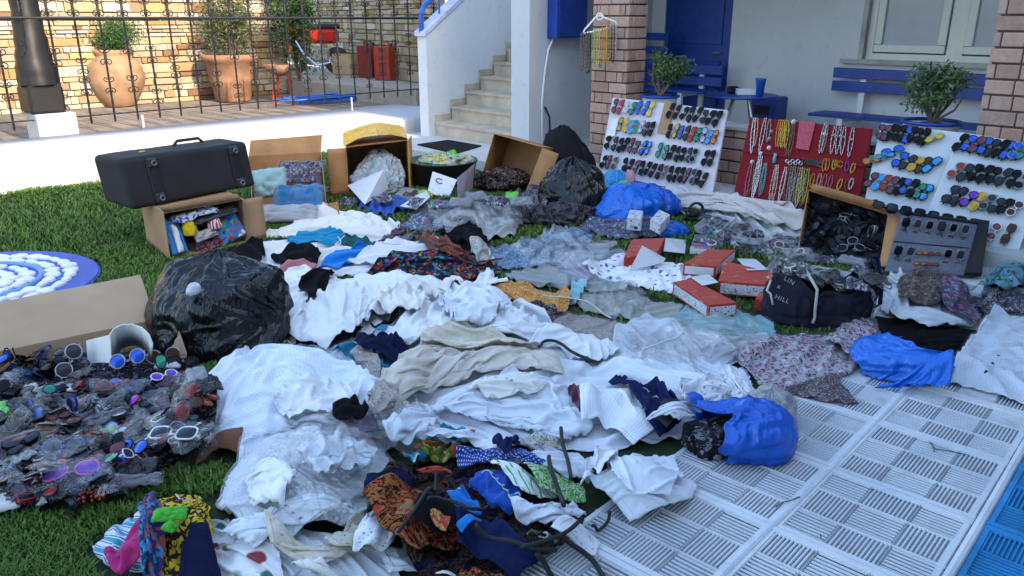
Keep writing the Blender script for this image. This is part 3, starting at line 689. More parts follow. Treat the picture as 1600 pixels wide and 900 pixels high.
def hput(x, y, z, pad=1, mask=True):
    u, v = hidx(np.asarray(x).ravel(), np.asarray(y).ravel()); z = np.asarray(z).ravel(); i = np.round(u).astype(int); j = np.round(v).astype(int)
    for di in range(-(pad//2), pad//2+1):
        for dj in range(-(pad//2), pad//2+1):
            a, b = i+di, j+dj; ok = (a >= 0)&(a < HNX)&(b >= 0)&(b < HNY); np.maximum.at(HF, (a[ok], b[ok]), z[ok])
            if mask: MASK[a[ok], b[ok]] = True
_ZS = np.linspace(.75, 0, 151)
def march(px, py, dz=0.):                   # where the line of sight first meets the height field
    d = ray(px, py); P_ = EYE[None]+d[None]*((_ZS-H)/d[2])[:, None]; hh = hget(P_[:, 0], P_[:, 1])+dz; k = np.nonzero(_ZS <= hh)[0]
    i = int(k[0]) if len(k) else len(_ZS)-1; p = P_[i].copy(); p[2] = max(p[2], min(float(hh[i]), p[2]+.02)); return p
def upsample(Pm, k):
    n, m = Pm.shape[:2]; u = np.linspace(0, n-1, (n-1)*k+1); v = np.linspace(0, m-1, (m-1)*k+1)
    i = np.minimum(u.astype(int), n-2); j = np.minimum(v.astype(int), m-2); fu = (u-i)[:, None, None]; fv = (v-j)[None, :, None]
    return Pm[i][:, j]*(1-fu)*(1-fv)+Pm[i+1][:, j]*fu*(1-fv)+Pm[i][:, j+1]*(1-fu)*fv+Pm[i+1][:, j+1]*fu*fv
def resamp(pts, n):
    pts = np.array(pts, float); d = np.r_[0, np.cumsum(np.linalg.norm(np.diff(pts, axis=0), axis=1))]; t = np.linspace(0, d[-1], n)
    return np.stack([np.interp(t, d, pts[:, k]) for k in range(pts.shape[1])], 1)
def coons(poly, res):
    poly = np.array(poly, float); N_ = len(poly)
    # four corners: the sharpest vertices that are spread out along the outline
    best = None
    L = np.linalg.norm(np.roll(poly, -1, 0)-poly, axis=1); cum = np.r_[0, np.cumsum(L)][:-1]; per = L.sum()
    import itertools
    def ang(i):
        a = poly[i-1]-poly[i]; b = poly[(i+1) % N_]-poly[i]; c = np.dot(a, b)/(np.linalg.norm(a)*np.linalg.norm(b)+1e-9); return math.acos(max(-1, min(1, c)))
    A = [ang(i) for i in range(N_)]
    for cb in itertools.combinations(range(N_), 4):
        seg = [((cum[cb[(k+1) % 4]]-cum[cb[k]]) % per)/per for k in range(4)]
        sc_ = sum(A[i] for i in cb)+6*sum((s_-.25)**2 for s_ in seg)*4+3*abs(seg[0]-seg[2])+3*abs(seg[1]-seg[3])
        if best is None or sc_ < best[0]: best = (sc_, cb)
    c = best[1]; cyc = list(poly)
    def side(i, j):
        out = [poly[i]]; k = i
        while k != j: k = (k+1) % N_; out.append(poly[k])
        return out
    S = [side(c[k], c[(k+1) % 4]) for k in range(4)]
    ln = [np.linalg.norm(np.diff(np.array(s_), axis=0), axis=1).sum() for s_ in S]
    n = int(np.clip((ln[0]+ln[2])/2/res, 7, 64))+1; m = int(np.clip((ln[1]+ln[3])/2/res, 7, 64))+1
    bt = resamp(S[0], n); tp_ = resamp(S[2][::-1], n); rt = resamp(S[1], m); lf = resamp(S[3][::-1], m)
    u = np.linspace(0, 1, n)[:, None, None]; v = np.linspace(0, 1, m)[None, :, None]
    X = (1-v)*bt[:, None]+v*tp_[:, None]+(1-u)*lf[None]+u*rt[None]-((1-u)*(1-v)*poly[c[0]]+u*(1-v)*poly[c[1]]+u*v*poly[c[2]]+(1-u)*v*poly[c[3]])
    return X
def pbd(P, rest, F, steps=36, it=5, bend=.35, pin=.12, t=.004, g=.0012, bendmin=.93):
    tgt = P[..., :2].copy(); V = np.zeros_like(P); n, m = P.shape[:2]; ru, rv = rest
    def sol(a, b, r, k):
        d = P[b]-P[a]; L = np.sqrt((d*d).sum(-1, keepdims=True))+1e-9; c = d*(k*.5*(L-r)/L); P[a] += c; P[b] -= c
    def solmin(a, b, r, k):
        d = P[b]-P[a]; L = np.sqrt((d*d).sum(-1, keepdims=True))+1e-9; c = d*(k*.5*np.minimum(L-r, 0)/L); P[a] += c; P[b] -= c
    s_ = slice; full = s_(None); C = []
    for o in (0, 1):
        a = np.arange(o, n-1, 2); C.append(((a, full), (a+1, full), ru[a], .95))
        b = np.arange(o, m-1, 2); C.append(((full, b), (full, b+1), rv[:, b], .95))
    rd = np.sqrt(ru[:, :-1]**2+rv[:-1, :]**2)
    for o in (0, 1):
        a = np.arange(o, n-1, 2)
        C.append(((a, s_(0, m-1)), (a+1, s_(1, m)), rd[a], .35)); C.append(((a, s_(1, m)), (a+1, s_(0, m-1)), rd[a], .35))
    B = []
    for o in (0, 2):
        a = np.array([i for i in range(n-2) if i % 4 in (o, o+1)]); 
        if len(a): B.append(((a, full), (a+2, full), (ru[a]+ru[a+1])*bendmin, bend))
        b = np.array([i for i in range(m-2) if i % 4 in (o, o+1)])
        if len(b): B.append(((full, b), (full, b+2), (rv[:, b]+rv[:, b+1])*bendmin, bend))
    for st in range(steps):
        prev = P.copy(); P += V; P[..., 2] -= g
        for k in range(it):
            for c in C: sol(*c)
            for c in B: solmin(*c)
            fl = hget(P[..., 0], P[..., 1], F)+t; low = P[..., 2] < fl
            P[..., 2] = np.where(low, fl, P[..., 2])
            P[..., :2][low] = P[..., :2][low]*.7+prev[..., :2][low]*.3
        for e in ((0, full), (n-1, full), (full, 0), (full, m-1)): P[e][..., :2] += pin*3*(tgt[e]-P[e][..., :2])
        P[..., :2] += pin*.25*(tgt-P[..., :2])
        V = (P-prev)*.55
    return P
N_CLOTH = 0; SEWN = ('blouse','shirt','kaftan','tunic','jacket','vest','dress')
M['hem'] = plain('hem_thread', (.58,.60,.66), .9); M['button'] = plain('shirt_button', (.30,.29,.28), .4)
def lay(poly, puff=0., ex=.16, seed=None, res=None, zoff=.02, wr=1.0, dirn=None, stiff=.35, grow=1.06, wave=.085, steps=34):
    """a sheet laid down on the height field with its outline at these points of the photograph; returns grid, uv"""
    global N_CLOTH; N_CLOTH += 1; seed = N_CLOTH*17+3 if seed is None else seed
    cy_ = np.mean([q_[1] for q_ in poly]); pts = []; zs = []
    for px, py in poly:
        zs.append(float(march(px, py, .012)[2]))
    zm = float(np.median(zs)); zs = [min(max(z, zm-.05), zm+.04)+(puff*.45 if py < cy_ else 0) for z, (px, py) in zip(zs, poly)]
    pts = [G(px, py, z) for z, (px, py) in zip(zs, poly)]
    c = np.mean([p[:2] for p in pts], 0)
    pts = np.array([p[:2] for p in pts]); pts = c+(pts-c)*grow; size = math.sqrt(max(1e-6, np.prod(pts.max(0)-pts.min(0)))); dist = np.linalg.norm(c)
    if res is None: res = max(.0085*max(1, dist/2.6), size/64)
    X = coons(pts, res); n, m = X.shape[:2]
    rng = np.random.default_rng(seed); th = rng.uniform(0, math.pi) if dirn is None else R(dirn); cd, sd = math.cos(th), math.sin(th)
    one = np.ones(X.shape[:2]); wx = noise3(np.stack([X[..., 0]*3.1, X[..., 1]*3.1, one*seed*1.3], -1)); wy = noise3(np.stack([X[..., 0]*3.1, X[..., 1]*3.1, one*(seed*1.3+40)], -1)); nz = 0
    for k, (da, wl, am) in enumerate(((0, wave, 1.), (rng.uniform(.5, 1.2), wave*.62, .7), (-rng.uniform(.5, 1.3), wave*.85, .7), (rng.uniform(1.2, 1.9), wave*.4, .35))):
        cc, ss = math.cos(th+da), math.sin(th+da); q = np.stack([((X[..., 0]+wx*.07)*cc+(X[..., 1]+wy*.07)*ss)/wl, (-(X[..., 0]+wx*.07)*ss+(X[..., 1]+wy*.07)*cc)/(wl*3.6), one*(seed*3.7+k*13)], -1)
        mk = np.clip(.35+1.5*noise3(np.stack([X[..., 0]*4.3, X[..., 1]*4.3, one*(seed*2.9+k*17)], -1)), 0, 1.3); nz = nz+am*mk*(1-np.abs(noise3(q))*2.6)
    u = np.linspace(0, 1, n)[:, None]; v = np.linspace(0, 1, m)[None, :]; edge = np.minimum(1, np.minimum(np.minimum(u, 1-u), np.minimum(v, 1-v))*6)
    dome = np.sqrt(np.clip(np.minimum(u, 1-u)*np.minimum(v, 1-v)*4, 0, 1))
    F = HF.copy()
    if puff > 0:
        up = upsample(np.concatenate([X, (hget(X[..., 0], X[..., 1])+puff*dome**.8*(.75+.5*noise3(np.stack([X[..., 0]*5, X[..., 1]*5, X[..., 0]*0+seed], -1))))[..., None]], -1), 3)
        i, j = hidx(up[..., 0].ravel(), up[..., 1].ravel()); i = np.clip(np.round(i).astype(int), 0, HNX-1); j = np.clip(np.round(j).astype(int), 0, HNY-1)
        np.maximum.at(F, (i, j), up[..., 2].ravel())
    h = hget(X[..., 0], X[..., 1], F); P = np.concatenate([X, (h+.012+np.maximum(0, nz)*.035*wr)[..., None]], -1)
    ru = np.linalg.norm(np.diff(X, axis=0), axis=-1)[..., None]; rv = np.linalg.norm(np.diff(X, axis=1), axis=-1)[..., None]
    aniso = abs(cd); e1 = ex*(1.0+.5*rng.uniform(-1, 1)); e2 = ex*(1.0+.5*rng.uniform(-1, 1))
    var = 1+.6*noise3(np.stack([X[..., 0]*4, X[..., 1]*4, X[..., 0]*0+seed*2.1], -1))[..., None]
    ru = ru*(1+e1*np.clip(var[:-1], .1, 2)); rv = rv*(1+e2*np.clip(var[:, :-1], .1, 2))
    P = pbd(P, (ru, rv), F, steps=steps, bend=stiff)
    P[..., 2] = np.maximum(P[..., 2], hget(P[..., 0], P[..., 1], F)+.003)
    uv = np.stack([np.repeat(np.concatenate([[0], np.cumsum(ru[:, m//2, 0])])[:, None], m, 1), np.repeat(np.concatenate([[0], np.cumsum(rv[n//2, :, 0])])[None], n, 0)], -1)
    up = upsample(P, 3); hput(up[..., 0], up[..., 1], up[..., 2]+.002, 3)
    return P, uv
def cloth(name, label, cat, poly, mat, film=False, group=None, thick=.0025, parent=None, sub=1, film_mat=None, **k):
    P, uv = lay(poly, **k); n, m = P.shape[:2]
    o = mesh(name, P.reshape(-1, 3), grid_faces(n, m), mat, parent, smooth=True, uv=uv.reshape(-1, 2))
    L0, L1 = float(uv[-1,0,0]), float(uv[0,-1,1]); ed = np.minimum(np.minimum(uv[...,0], L0-uv[...,0]), np.minimum(uv[...,1], L1-uv[...,1])).ravel()
    at = o.data.attributes.new('edge', 'FLOAT', 'POINT'); at.data.foreach_set('value', ed.astype('f'))
    if sub: s_ = o.modifiers.new('smooth', 'SUBSURF'); s_.levels = sub; s_.render_levels = sub
    if thick: s_ = o.modifiers.new('thickness', 'SOLIDIFY'); s_.thickness = thick; s_.offset = 0
    if label and parent is None: tag(o, label, cat, group)
    if cat in SEWN:
        def at(u, v): i_ = min(max(u, 0), .999)*(n-1); j_ = min(max(v, 0), .999)*(m-1); i0, j0 = int(i_), int(j_); fu, fv = i_-i0, j_-j0; return (P[i0,j0]*(1-fu)+P[i0+1,j0]*fu)*(1-fv)+(P[i0,j0+1]*(1-fu)+P[i0+1,j0+1]*fu)*fv+np.array([0,0,.003])
        k_ = N_CLOTH*7 % 4; sw = lambda u, v: (u, v) if k_ == 0 else (1-u, v) if k_ == 1 else (v, u) if k_ == 2 else (v, 1-u)
        MB().tube([at(*sw(.04+.13*math.sin(math.pi*t_), .34+.30*t_)) for t_ in np.linspace(0, 1, 18)], .0030, 5).build('neckline', M['hem'], o)
        bd = [P[i_, 0] for i_ in range(n)]+[P[n-1, j_] for j_ in range(1, m)]+[P[i_, m-1] for i_ in range(n-2, -1, -1)]+[P[0, j_] for j_ in range(m-2, -1, -1)]
        MB().tube(bd, .0026, 5).build('hem', mat, o, smooth=True)
        if N_CLOTH % 2:
            MB().tube([at(*sw(t_, .49)) for t_ in np.linspace(.17, .86, 26)], .0022, 4).build('placket', M['hem'], o)
            for t_ in (.27, .40, .53, .66): q_ = at(*sw(t_, .515)); MB().lathe(q_, [(.0055, 0), (.0055, .003), (.001, .004)], 8).build('button', M['button'], o)
    if film:
        c = P.reshape(-1, 3)[:, :2].mean(0); Pf = P.copy(); Pf[..., :2] = c+(P[..., :2]-c)*1.035
        sm = Pf[..., 2].copy()
        for _ in range(4): sm[1:-1, 1:-1] = np.maximum(Pf[1:-1, 1:-1, 2], (sm[:-2, 1:-1]+sm[2:, 1:-1]+sm[1:-1, :-2]+sm[1:-1, 2:])/4)
        cr = noise3(np.stack([Pf[..., 0]*26, Pf[..., 1]*26, Pf[..., 0]*0+n], -1)); Pf[..., 2] = sm+.005+np.abs(cr)*.012
        f = mesh('plastic_sleeve', Pf.reshape(-1, 3), grid_faces(n, m), film_mat or M['film'], o, smooth=True, uv=uv.reshape(-1, 2))
        s_ = f.modifiers.new('smooth', 'SUBSURF'); s_.levels = 1; s_.render_levels = 1
    return o
# ---- cloth, film and bag materials
def fabric(name, color, alt=None, rough=.9, weave=900, scale=5, wr=.35, sheen=.15, translucent=0):
    t = NT(name); uv = t.coord('UV'); n = t.noise(scale, uv, 4); c = t.mix(n, color, alt or tuple(x*.86 for x in color))
    t.set(c, rough); dk = max(color) < .12; t.b.inputs['Sheen Weight'].default_value = .0 if dk else sheen; t.b.inputs['Specular IOR Level'].default_value = .06 if dk else .2
    w_ = t.node('ShaderNodeTexNoise', i_Scale=22.0, i_Detail=5.0, i_Roughness=.6, i_Distortion=1.2); t.link(uv, w_.inputs['Vector'])
    wv = t.node('ShaderNodeTexWave', i_Scale=160.0, i_Distortion=.8); t.link(uv, wv.inputs['Vector'])
    b1 = t.node('ShaderNodeBump', i_Strength=.10, i_Distance=.002); t.link(wv.outputs['Fac'], b1.inputs['Height'])
    v_ = t.node('ShaderNodeTexVoronoi', i_Scale=9.0); v_.feature = 'DISTANCE_TO_EDGE'; t.link(t.mix(.22, uv, w_.outputs['Color'], 'ADD'), v_.inputs['Vector'])
    hh = t.math('ADD', w_.outputs['Fac'], t.math('MULTIPLY', t.math('MINIMUM', v_.outputs['Distance'], .12), 3.2))
    at = t.node('ShaderNodeAttribute'); at.attribute_name = 'edge'; hm = t.node('ShaderNodeMapRange'); hm.inputs[1].default_value = .016; hm.inputs[2].default_value = .020; hm.inputs[3].default_value = 1.0; hm.inputs[4].default_value = 0.0; t.link(at.outputs['Fac'], hm.inputs[0])
    b2 = t.node('ShaderNodeBump', i_Strength=.8, i_Distance=.004); t.link(hm.outputs[0], b2.inputs['Height']); t.link(b1.outputs[0], b2.inputs['Normal'])
    t.bump(hh, wr*1.0, .012, b2.outputs[0]); t._c = c
    return t
def fab(name, color, **k): return fabric(name, color, **k).m
def patterned(name, base, cols, scale=18, kind='floral', thr=.5, rough=.9):
    t = fabric(name, base, rough=rough); uv = t.coord('UV')
    if kind == 'floral':
        v = t.node('ShaderNodeTexVoronoi', i_Scale=scale); n = t.node('ShaderNodeTexNoise', i_Scale=scale*.6, i_Detail=3.0); t.link(uv, n.inputs['Vector'])
        mp = t.mix(.06, uv, n.outputs['Color'], 'ADD'); t.link(mp, v.inputs['Vector'])
        st = [(i/len(cols), c) for i, c in enumerate(cols)]
        sep = t.node('ShaderNodeSeparateColor'); t.link(v.outputs['Color'], sep.inputs[0])
        pc = t.ramp(sep.outputs[0], st if len(st) > 1 else [(0, cols[0]), (1, cols[0])], True)
        m_ = t.ramp(v.outputs['Distance'], [(thr-.03, (1,1,1)), (thr+.03, (0,0,0))])
        c = t.mix(m_, base, pc)
    elif kind == 'dots':
        v = t.node('ShaderNodeTexVoronoi', i_Scale=scale, i_Randomness=.15); t.link(uv, v.inputs['Vector']); c = t.mix(t.ramp(v.outputs['Distance'], [(thr-.04, (1,1,1)), (thr+.04, (0,0,0))]), base, cols[0])
    elif kind == 'rings':
        v = t.node('ShaderNodeTexVoronoi', i_Scale=scale); t.link(uv, v.inputs['Vector'])
        c = t.ramp(v.outputs['Distance'], [(i*.75/len(cols)+.0, cc) for i, cc in enumerate(cols)]+[(.8, base)], True)
    elif kind == 'stripes':
        wv = t.node('ShaderNodeTexWave', i_Scale=scale, i_Distortion=3.0); t.link(uv, wv.inputs['Vector']); c = t.ramp(wv.outputs['Fac'], [(0, base)]+[((i+1)/(len(cols)+1), cc) for i, cc in enumerate(cols)], True)
    elif kind == 'blotch':
        n = t.node('ShaderNodeTexNoise', i_Scale=scale, i_Detail=4.0, i_Distortion=1.5); t.link(uv, n.inputs['Vector'])
        c = t.ramp(n.outputs['Fac'], [(.0, base)]+[(thr-.16+.32*(i+1)/(len(cols)+1), cc) for i, cc in enumerate(cols)], True)
    t.set(c); return t.m
def lace(name, color, scale=90, holes=.30, solid=None):
    t = fabric(name, color); uv = t.coord('UV'); v = t.node('ShaderNodeTexVoronoi', i_Scale=scale, i_Randomness=.6); t.link(uv, v.inputs['Vector'])
    a = t.ramp(v.outputs['Distance'], [(holes-.02, (0,0,0)), (holes+.02, (1,1,1))])
    v2 = t.node('ShaderNodeTexVoronoi', i_Scale=scale*.16, i_Randomness=.3); t.link(uv, v2.inputs['Vector'])
    a2 = t.ramp(v2.outputs['Distance'], [(.30, (1,1,1)), (.36, (0,0,0))]); t.link(t.mix(a2, a, (1,1,1)), t.b.inputs['Alpha']); return t.m
def film(name, tint=(1,1,1), gl_=.05, milky=.0, mcol=(.8,.82,.85), crumple=55):
    t = NT(name); t.n.remove(t.b); uv = t.coord('Object')
    tr = t.node('ShaderNodeBsdfTransparent'); tr.inputs[0].default_value = (*tint, 1); g_ = t.node('ShaderNodeBsdfGlossy', i_Roughness=.10); d_ = t.node('ShaderNodeBsdfDiffuse'); d_.inputs[0].default_value = (*mcol, 1)
    v = t.node('ShaderNodeTexVoronoi', i_Scale=crumple); v.feature = 'DISTANCE_TO_EDGE'; n = t.node('ShaderNodeTexNoise', i_Scale=crumple*.5, i_Detail=4.0, i_Distortion=1.0); t.link(uv, n.inputs['Vector']); t.link(t.mix(.08, uv, n.outputs['Color'], 'ADD'), v.inputs['Vector'])
    h = t.math('ADD', v.outputs['Distance'], t.math('MULTIPLY', n.outputs['Fac'], .9)); bp = t.node('ShaderNodeBump', i_Strength=.9, i_Distance=.012); t.link(h, bp.inputs['Height']); t.link(bp.outputs[0], g_.inputs['Normal'])
    lw = t.node('ShaderNodeLayerWeight', i_Blend=.35); t.link(bp.outputs[0], lw.inputs['Normal'])
    f = t.math('ADD', t.math('MULTIPLY', lw.outputs['Facing'], .28), gl_)
    m1 = t.node('ShaderNodeMixShader', i_0=milky); t.link(tr.outputs[0], m1.inputs[1]); t.link(d_.outputs[0], m1.inputs[2])
    m2 = t.node('ShaderNodeMixShader'); t.link(f, m2.inputs[0]); t.link(m1.outputs[0], m2.inputs[1]); t.link(g_.outputs[0], m2.inputs[2]); t.link(m2.outputs[0], t.out.inputs[0]); return t.m
def bagplastic(name, color, rough=.22, alt=None, spec=.5, crumple=14, st=.5):
    t = NT(name); co = t.coord(); mp = t.node('ShaderNodeMapping'); mp.inputs['Scale'].default_value = (1, 1, .45); t.link(co, mp.inputs[0])
    n = t.node('ShaderNodeTexNoise', i_Scale=crumple*.8, i_Detail=3.0, i_Roughness=.5, i_Distortion=2.2); t.link(mp.outputs[0], n.inputs['Vector'])
    v = t.node('ShaderNodeTexVoronoi', i_Scale=crumple*.7); v.feature = 'DISTANCE_TO_EDGE'; t.link(t.mix(.18, mp.outputs[0], n.outputs['Color'], 'ADD'), v.inputs['Vector'])
    rd = t.node('ShaderNodeMath', operation='ABSOLUTE'); t.link(t.math('SUBTRACT', n.outputs['Fac'], .5), rd.inputs[0])
    t.set(t.mix(t.noise(5, co, 3), color, alt or tuple(c*.8 for c in color)), rough, spec=spec)
    t.bump(t.math('ADD', t.math('MULTIPLY', rd.outputs[0], -3.0), t.math('MINIMUM', v.outputs['Distance'], .2)), st, .022); return t.m
M['film'] = film('clear_polybag_film'); M['film_shiny'] = film('shiny_crumpled_film', gl_=.13, milky=.05, crumple=34); M['film_milky'] = film('milky_polybag_film', gl_=.08, milky=.16)
WH = {'a': fab('white_cotton', (.80,.81,.83)), 'b': fab('cool_white_cotton', (.74,.78,.84)), 'c': fab('warm_white_cotton', (.80,.78,.73)), 'e': patterned('embroidered_white_cotton', (.74,.79,.86), [(.64,.70,.80)], 60, 'dots', .3), 's': fab('sheer_grey_white', (.66,.70,.76)), 'k': patterned('crinkled_white_cotton', (.80,.82,.85), [(.70,.73,.79)], 22, 'stripes')}
CR = fab('cream_linen', (.62,.56,.48)); CRL = patterned('cream_lace_cotton', (.62,.56,.46), [(.36,.31,.25), (.66,.60,.50)], 70, 'floral', .25)
BK = fab('black_jersey', (.010,.010,.012)); NV = fab('navy_jersey', (.010,.014,.045)); NVB = fab('dark_navy_jersey', (.014,.02,.075))
# ------------------------------------------------------------------ cartons, sacks and cases (they stand before the clothes are laid)
CARD = plain('cardboard', (.36,.22,.115), .85, var=.1, scale=4, bump=.15, bscale=60); CARD2 = plain('orange_brown_cardboard', (.38,.19,.07), .8, var=.14, scale=5, bump=.2, bscale=50)
CARDT = plain('tan_cardboard', (.40,.28,.17), .85, var=.06, scale=4, bump=.12, bscale=60); INK = plain('carton_inner', (.27,.17,.09), .9, var=.12)
WCARD = plain('white_card', (.68,.68,.70), .6, var=.04); REDC = patterned('red_carton_print', (.45,.03,.015), [(.40,.02,.01), (.50,.13,.03), (.55,.40,.30), (.05,.03,.08)], 11, 'blotch', .62, .45)
def on_h(px, py, dz=0., it=4): return march(px, py, dz)
def carton_open(name, label, rim, back, mat=None, flaps=(), cat='box', group=None, th=.006, sides=(1,1,1,1)):
    """rim: bottom left, bottom right, top right, top left of the opening; back: vector to the closed side"""
    mat = mat or CARD; rim = [np.array(p, float) for p in rim]; back = np.array(back, float); bk = [p+back for p in rim]
    t = thing(name, label, cat, (rim[0]+rim[1])/2, group); b = MB(); cen = sum(rim)/4+back/2
    for i in range(4):
        if not sides[i]: continue
        j = (i+1) % 4; b.panel([rim[i]+(bk[i]-rim[i])*.0, rim[j], bk[j], bk[i]], th)
    inn = [p+(cen-p)*.012 for p in bk]; b.panel(inn, th); b.build('box_body', mat, t)
    for i, fv in flaps:
        j = (i+1) % 4; fv = np.array(fv, float); a, c = rim[i], rim[j]; e = (c-a)*.015
        q = [a+e, c-e, c-e+fv, a+e+fv]; n = 8; V = []
        for k in range(n+1):
            for l in range(3): f, g = k/n, l/2; V.append(q[0]*(1-f)*(1-g)+q[1]*f*(1-g)+q[2]*f*g+q[3]*(1-f)*g+np.array([0,0,.006*math.sin(f*3.1)*g]))
        o = mesh('flap', V, grid_faces(n+1, 3), mat, t); s_ = o.modifiers.new('thickness', 'SOLIDIFY'); s_.thickness = th
    return t
def stamp(pts, z):
    pts = np.array(pts)[:, :2]; c = pts.mean(0); x0, y0 = pts.min(0); x1, y1 = pts.max(0)
    X, Y = np.meshgrid(np.arange(x0, x1, .014), np.arange(y0, y1, .014)); ins = np.ones(X.shape, bool); n = len(pts)
    sg = np.sign(np.cross(pts[1]-pts[0], pts[2]-pts[1]))
    for i in range(n):
        a, b_ = pts[i], pts[(i+1) % n]; ins &= ((b_[0]-a[0])*(Y-a[1])-(b_[1]-a[1])*(X-a[0]))*sg >= -1e-3
    hput(X[ins], Y[ins], np.full(ins.sum(), z), 3)
def sphere_grid(n, m): 
    th = np.linspace(0.0, math.pi, n)[:, None]; ph = np.linspace(0, 2*math.pi, m, endpoint=False)[None, :]
    return np.stack([np.sin(th)*np.cos(ph), np.sin(th)*np.sin(ph), np.cos(th)+0*ph], -1), th+0*ph, ph+0*th
def sack(name, label, cat, c, rx, ry, h, mat, seed, neck=0., yaw=0., n=110, m=150, amp=1., lean=(0,0), group=None, parent=None, sharp=0.):
    D, th, ph = sphere_grid(n, m); off = seed*5.3
    big = noise3(D*1.4+off); mid = noise3(D*3.0+off*2); mer = np.stack([np.cos(ph+big*.5)*3.6, np.sin(ph+big*.5)*3.6, th*1.1+off+mid*.5], -1)
    c1 = 1-np.abs(noise3(mer))*3; c2 = 1-np.abs(noise3(mer*np.array([2.3,2.3,2.0])+3))*3; dg = 1-np.abs(noise3(D*np.array([2.2,2.2,4.5])+mid[..., None]+off*3))*3
    fine = (1-np.abs(noise3(D*11+mid[..., None]*1.5+off))*2)*(amp > 1.25)
    rad = np.sin(ph*17+big*7)*np.exp(-((th-.25)/.45)**2)
    r = 1+amp*(.15*big+.07*mid+.042*c1+.010*c2*np.sin(th)+.014*dg+.028*fine+.05*rad*neck)
    P = D*r[..., None]; zz = P[..., 2]; zz = np.where(zz < -.35, -.35+(zz+.35)*.1, zz); zn = (zz-zz.min())/(zz.max()-zz.min())
    if neck: up = np.exp(-(th/.22)**2); zn = zn+up*neck*.35; P[..., 0] *= 1-.3*up; P[..., 1] *= 1-.3*up
    x = P[..., 0]*rx; y = P[..., 1]*ry; cy, sy = math.cos(yaw), math.sin(yaw)
    V = np.stack([c[0]+x*cy-y*sy+lean[0]*zn, c[1]+x*sy+y*cy+lean[1]*zn, c[2]+zn*h], -1)
    o = mesh(name, V.reshape(-1, 3), grid_faces(n, m, True)[:, ::-1], mat, parent, smooth=True)
    if parent is None: tag(o, label, cat, group)
    hput(V[..., 0], V[..., 1], V[..., 2], 3); return o
def open_sack(name, label, cat, mouth, axis, L, r0, r1, mat, seed, squash=.8, n=60, m=90, group=None, rim=.04, floor=None):
    """bag lying on its side: a crumpled skin of revolution with an open mouth"""
    mouth = np.array(mouth, float); axis = np.array(axis, float); axis /= np.linalg.norm(axis); sx = np.cross(axis, [0,0,1.]); sx /= np.linalg.norm(sx); up = np.cross(sx, axis)
    t = np.linspace(0, 1, n)[:, None]; ph = np.linspace(0, 2*math.pi, m, endpoint=False)[None]
    r = (r0*(1-t)+r1*t)*np.sqrt(np.clip(1-(np.clip(t-.45, 0, 1)/.55)**2.2, 0, 1)); r = np.maximum(r, .002)
    q = np.stack([np.cos(ph)*(1.6)+0*t, np.sin(ph)*1.6+0*t, t*2.4+0*ph+seed*3.1], -1)
    ql = np.stack([np.cos(ph+.4*noise3(q))*3.4+0*t, np.sin(ph+.4*noise3(q))*3.4+0*t, t*1.3+0*ph+seed], -1); r = r*(1+.20*noise3(q*1.1)+.07*(1-3*np.abs(noise3(ql)))+.03*(1-3*np.abs(noise3(ql*2.1)))+.05*(1-3*np.abs(noise3(q*np.array([1,1,2.4])*1.3+5))))
    tt = t*L+0*ph; tt = tt+rim*noise3(np.stack([np.cos(ph)*2+0*t, np.sin(ph)*2+0*t, 0*tt+seed], -1))*(1-t)*2
    V = mouth+axis*tt[..., None]+sx*(np.cos(ph)*r)[..., None]+up*(np.sin(ph)*r*squash)[..., None]
    fl = hget(V[..., 0], V[..., 1])+.003 if floor is None else floor
    V[..., 2] = np.where(V[..., 2] < fl, fl, V[..., 2])
    o = mesh(name, V.reshape(-1, 3), grid_faces(n, m, True), mat, None, smooth=True); s_ = o.modifiers.new('thickness', 'SOLIDIFY'); s_.thickness = .0015
    tag(o, label, cat, group); hput(V[..., 0], V[..., 1], V[..., 2], 3); return o
BLKBAG = bagplastic('black_bin_bag', (.006,.006,.007), .17, spec=.35, crumple=8, st=.4); BLUBAG = bagplastic('bright_blue_carrier', (.004,.15,.62), .3, (.003,.10,.50), crumple=9, st=.3)
BLUBAG2 = bagplastic('deep_blue_carrier', (.004,.11,.56), .25, (.003,.075,.42), crumple=9, st=.3); SKYBAG = bagplastic('sky_blue_carrier', (.03,.28,.60), .35, crumple=9); GRYBAG = bagplastic('grey_carrier', (.36,.36,.37), .35, crumple=9)
# case on the carton by the wall
BL_, BR_ = G(266,405,0), G(387,378,0); up_ = np.array([0,0,.33]); bv = np.array([-.36,.46,0])
carton_open('cardboard_box', 'carton lying on its side under the black suitcase, stuffed with toys and packets', [BL_, BR_, BR_+up_, BL_+up_], bv, CARD, flaps=((1, (.14,.02,.02)), (2, (-.02,-.04,.05))))
stamp([BL_, BR_, BR_+bv, BL_+bv], .1)
sBL, sBR = G(208,328,.34), G(402,290,.34); dv = np.array([-.30,.21,0]); tl = np.array([-.05,.03,.35]); 
t = thing('suitcase', 'large soft black suitcase lying on its side on the carton', 'suitcase', (sBL+sBR)/2)
b = MB(); b.hexa([sBL, sBR, sBR+dv, sBL+dv], [sBL+tl, sBR+tl, sBR+dv+tl*.96, sBL+dv+tl*.96]); o = b.build('case_body', plain('black_case_cloth', (.008,.008,.009), .8, var=.25, bump=.35, bscale=90), t)
bm = bmesh.new(); bm.from_mesh(o.data); bmesh.ops.subdivide_edges(bm, edges=bm.edges[:], cuts=7, use_grid_fill=True)
for v in bm.verts: v.co += Vector((0,0,1))*float(noise3(np.array(v.co)*3.1+4))*.014+Vector((-1,.6,0))*float(noise3(np.array(v.co)*2.7+9))*.012
bm.to_mesh(o.data); bm.free(); s_ = o.modifiers.new('round', 'BEVEL'); s_.width = .035; s_.segments = 4; s_.angle_limit = R(50); o.data.polygons.foreach_set('use_smooth', [True]*len(o.data.polygons))
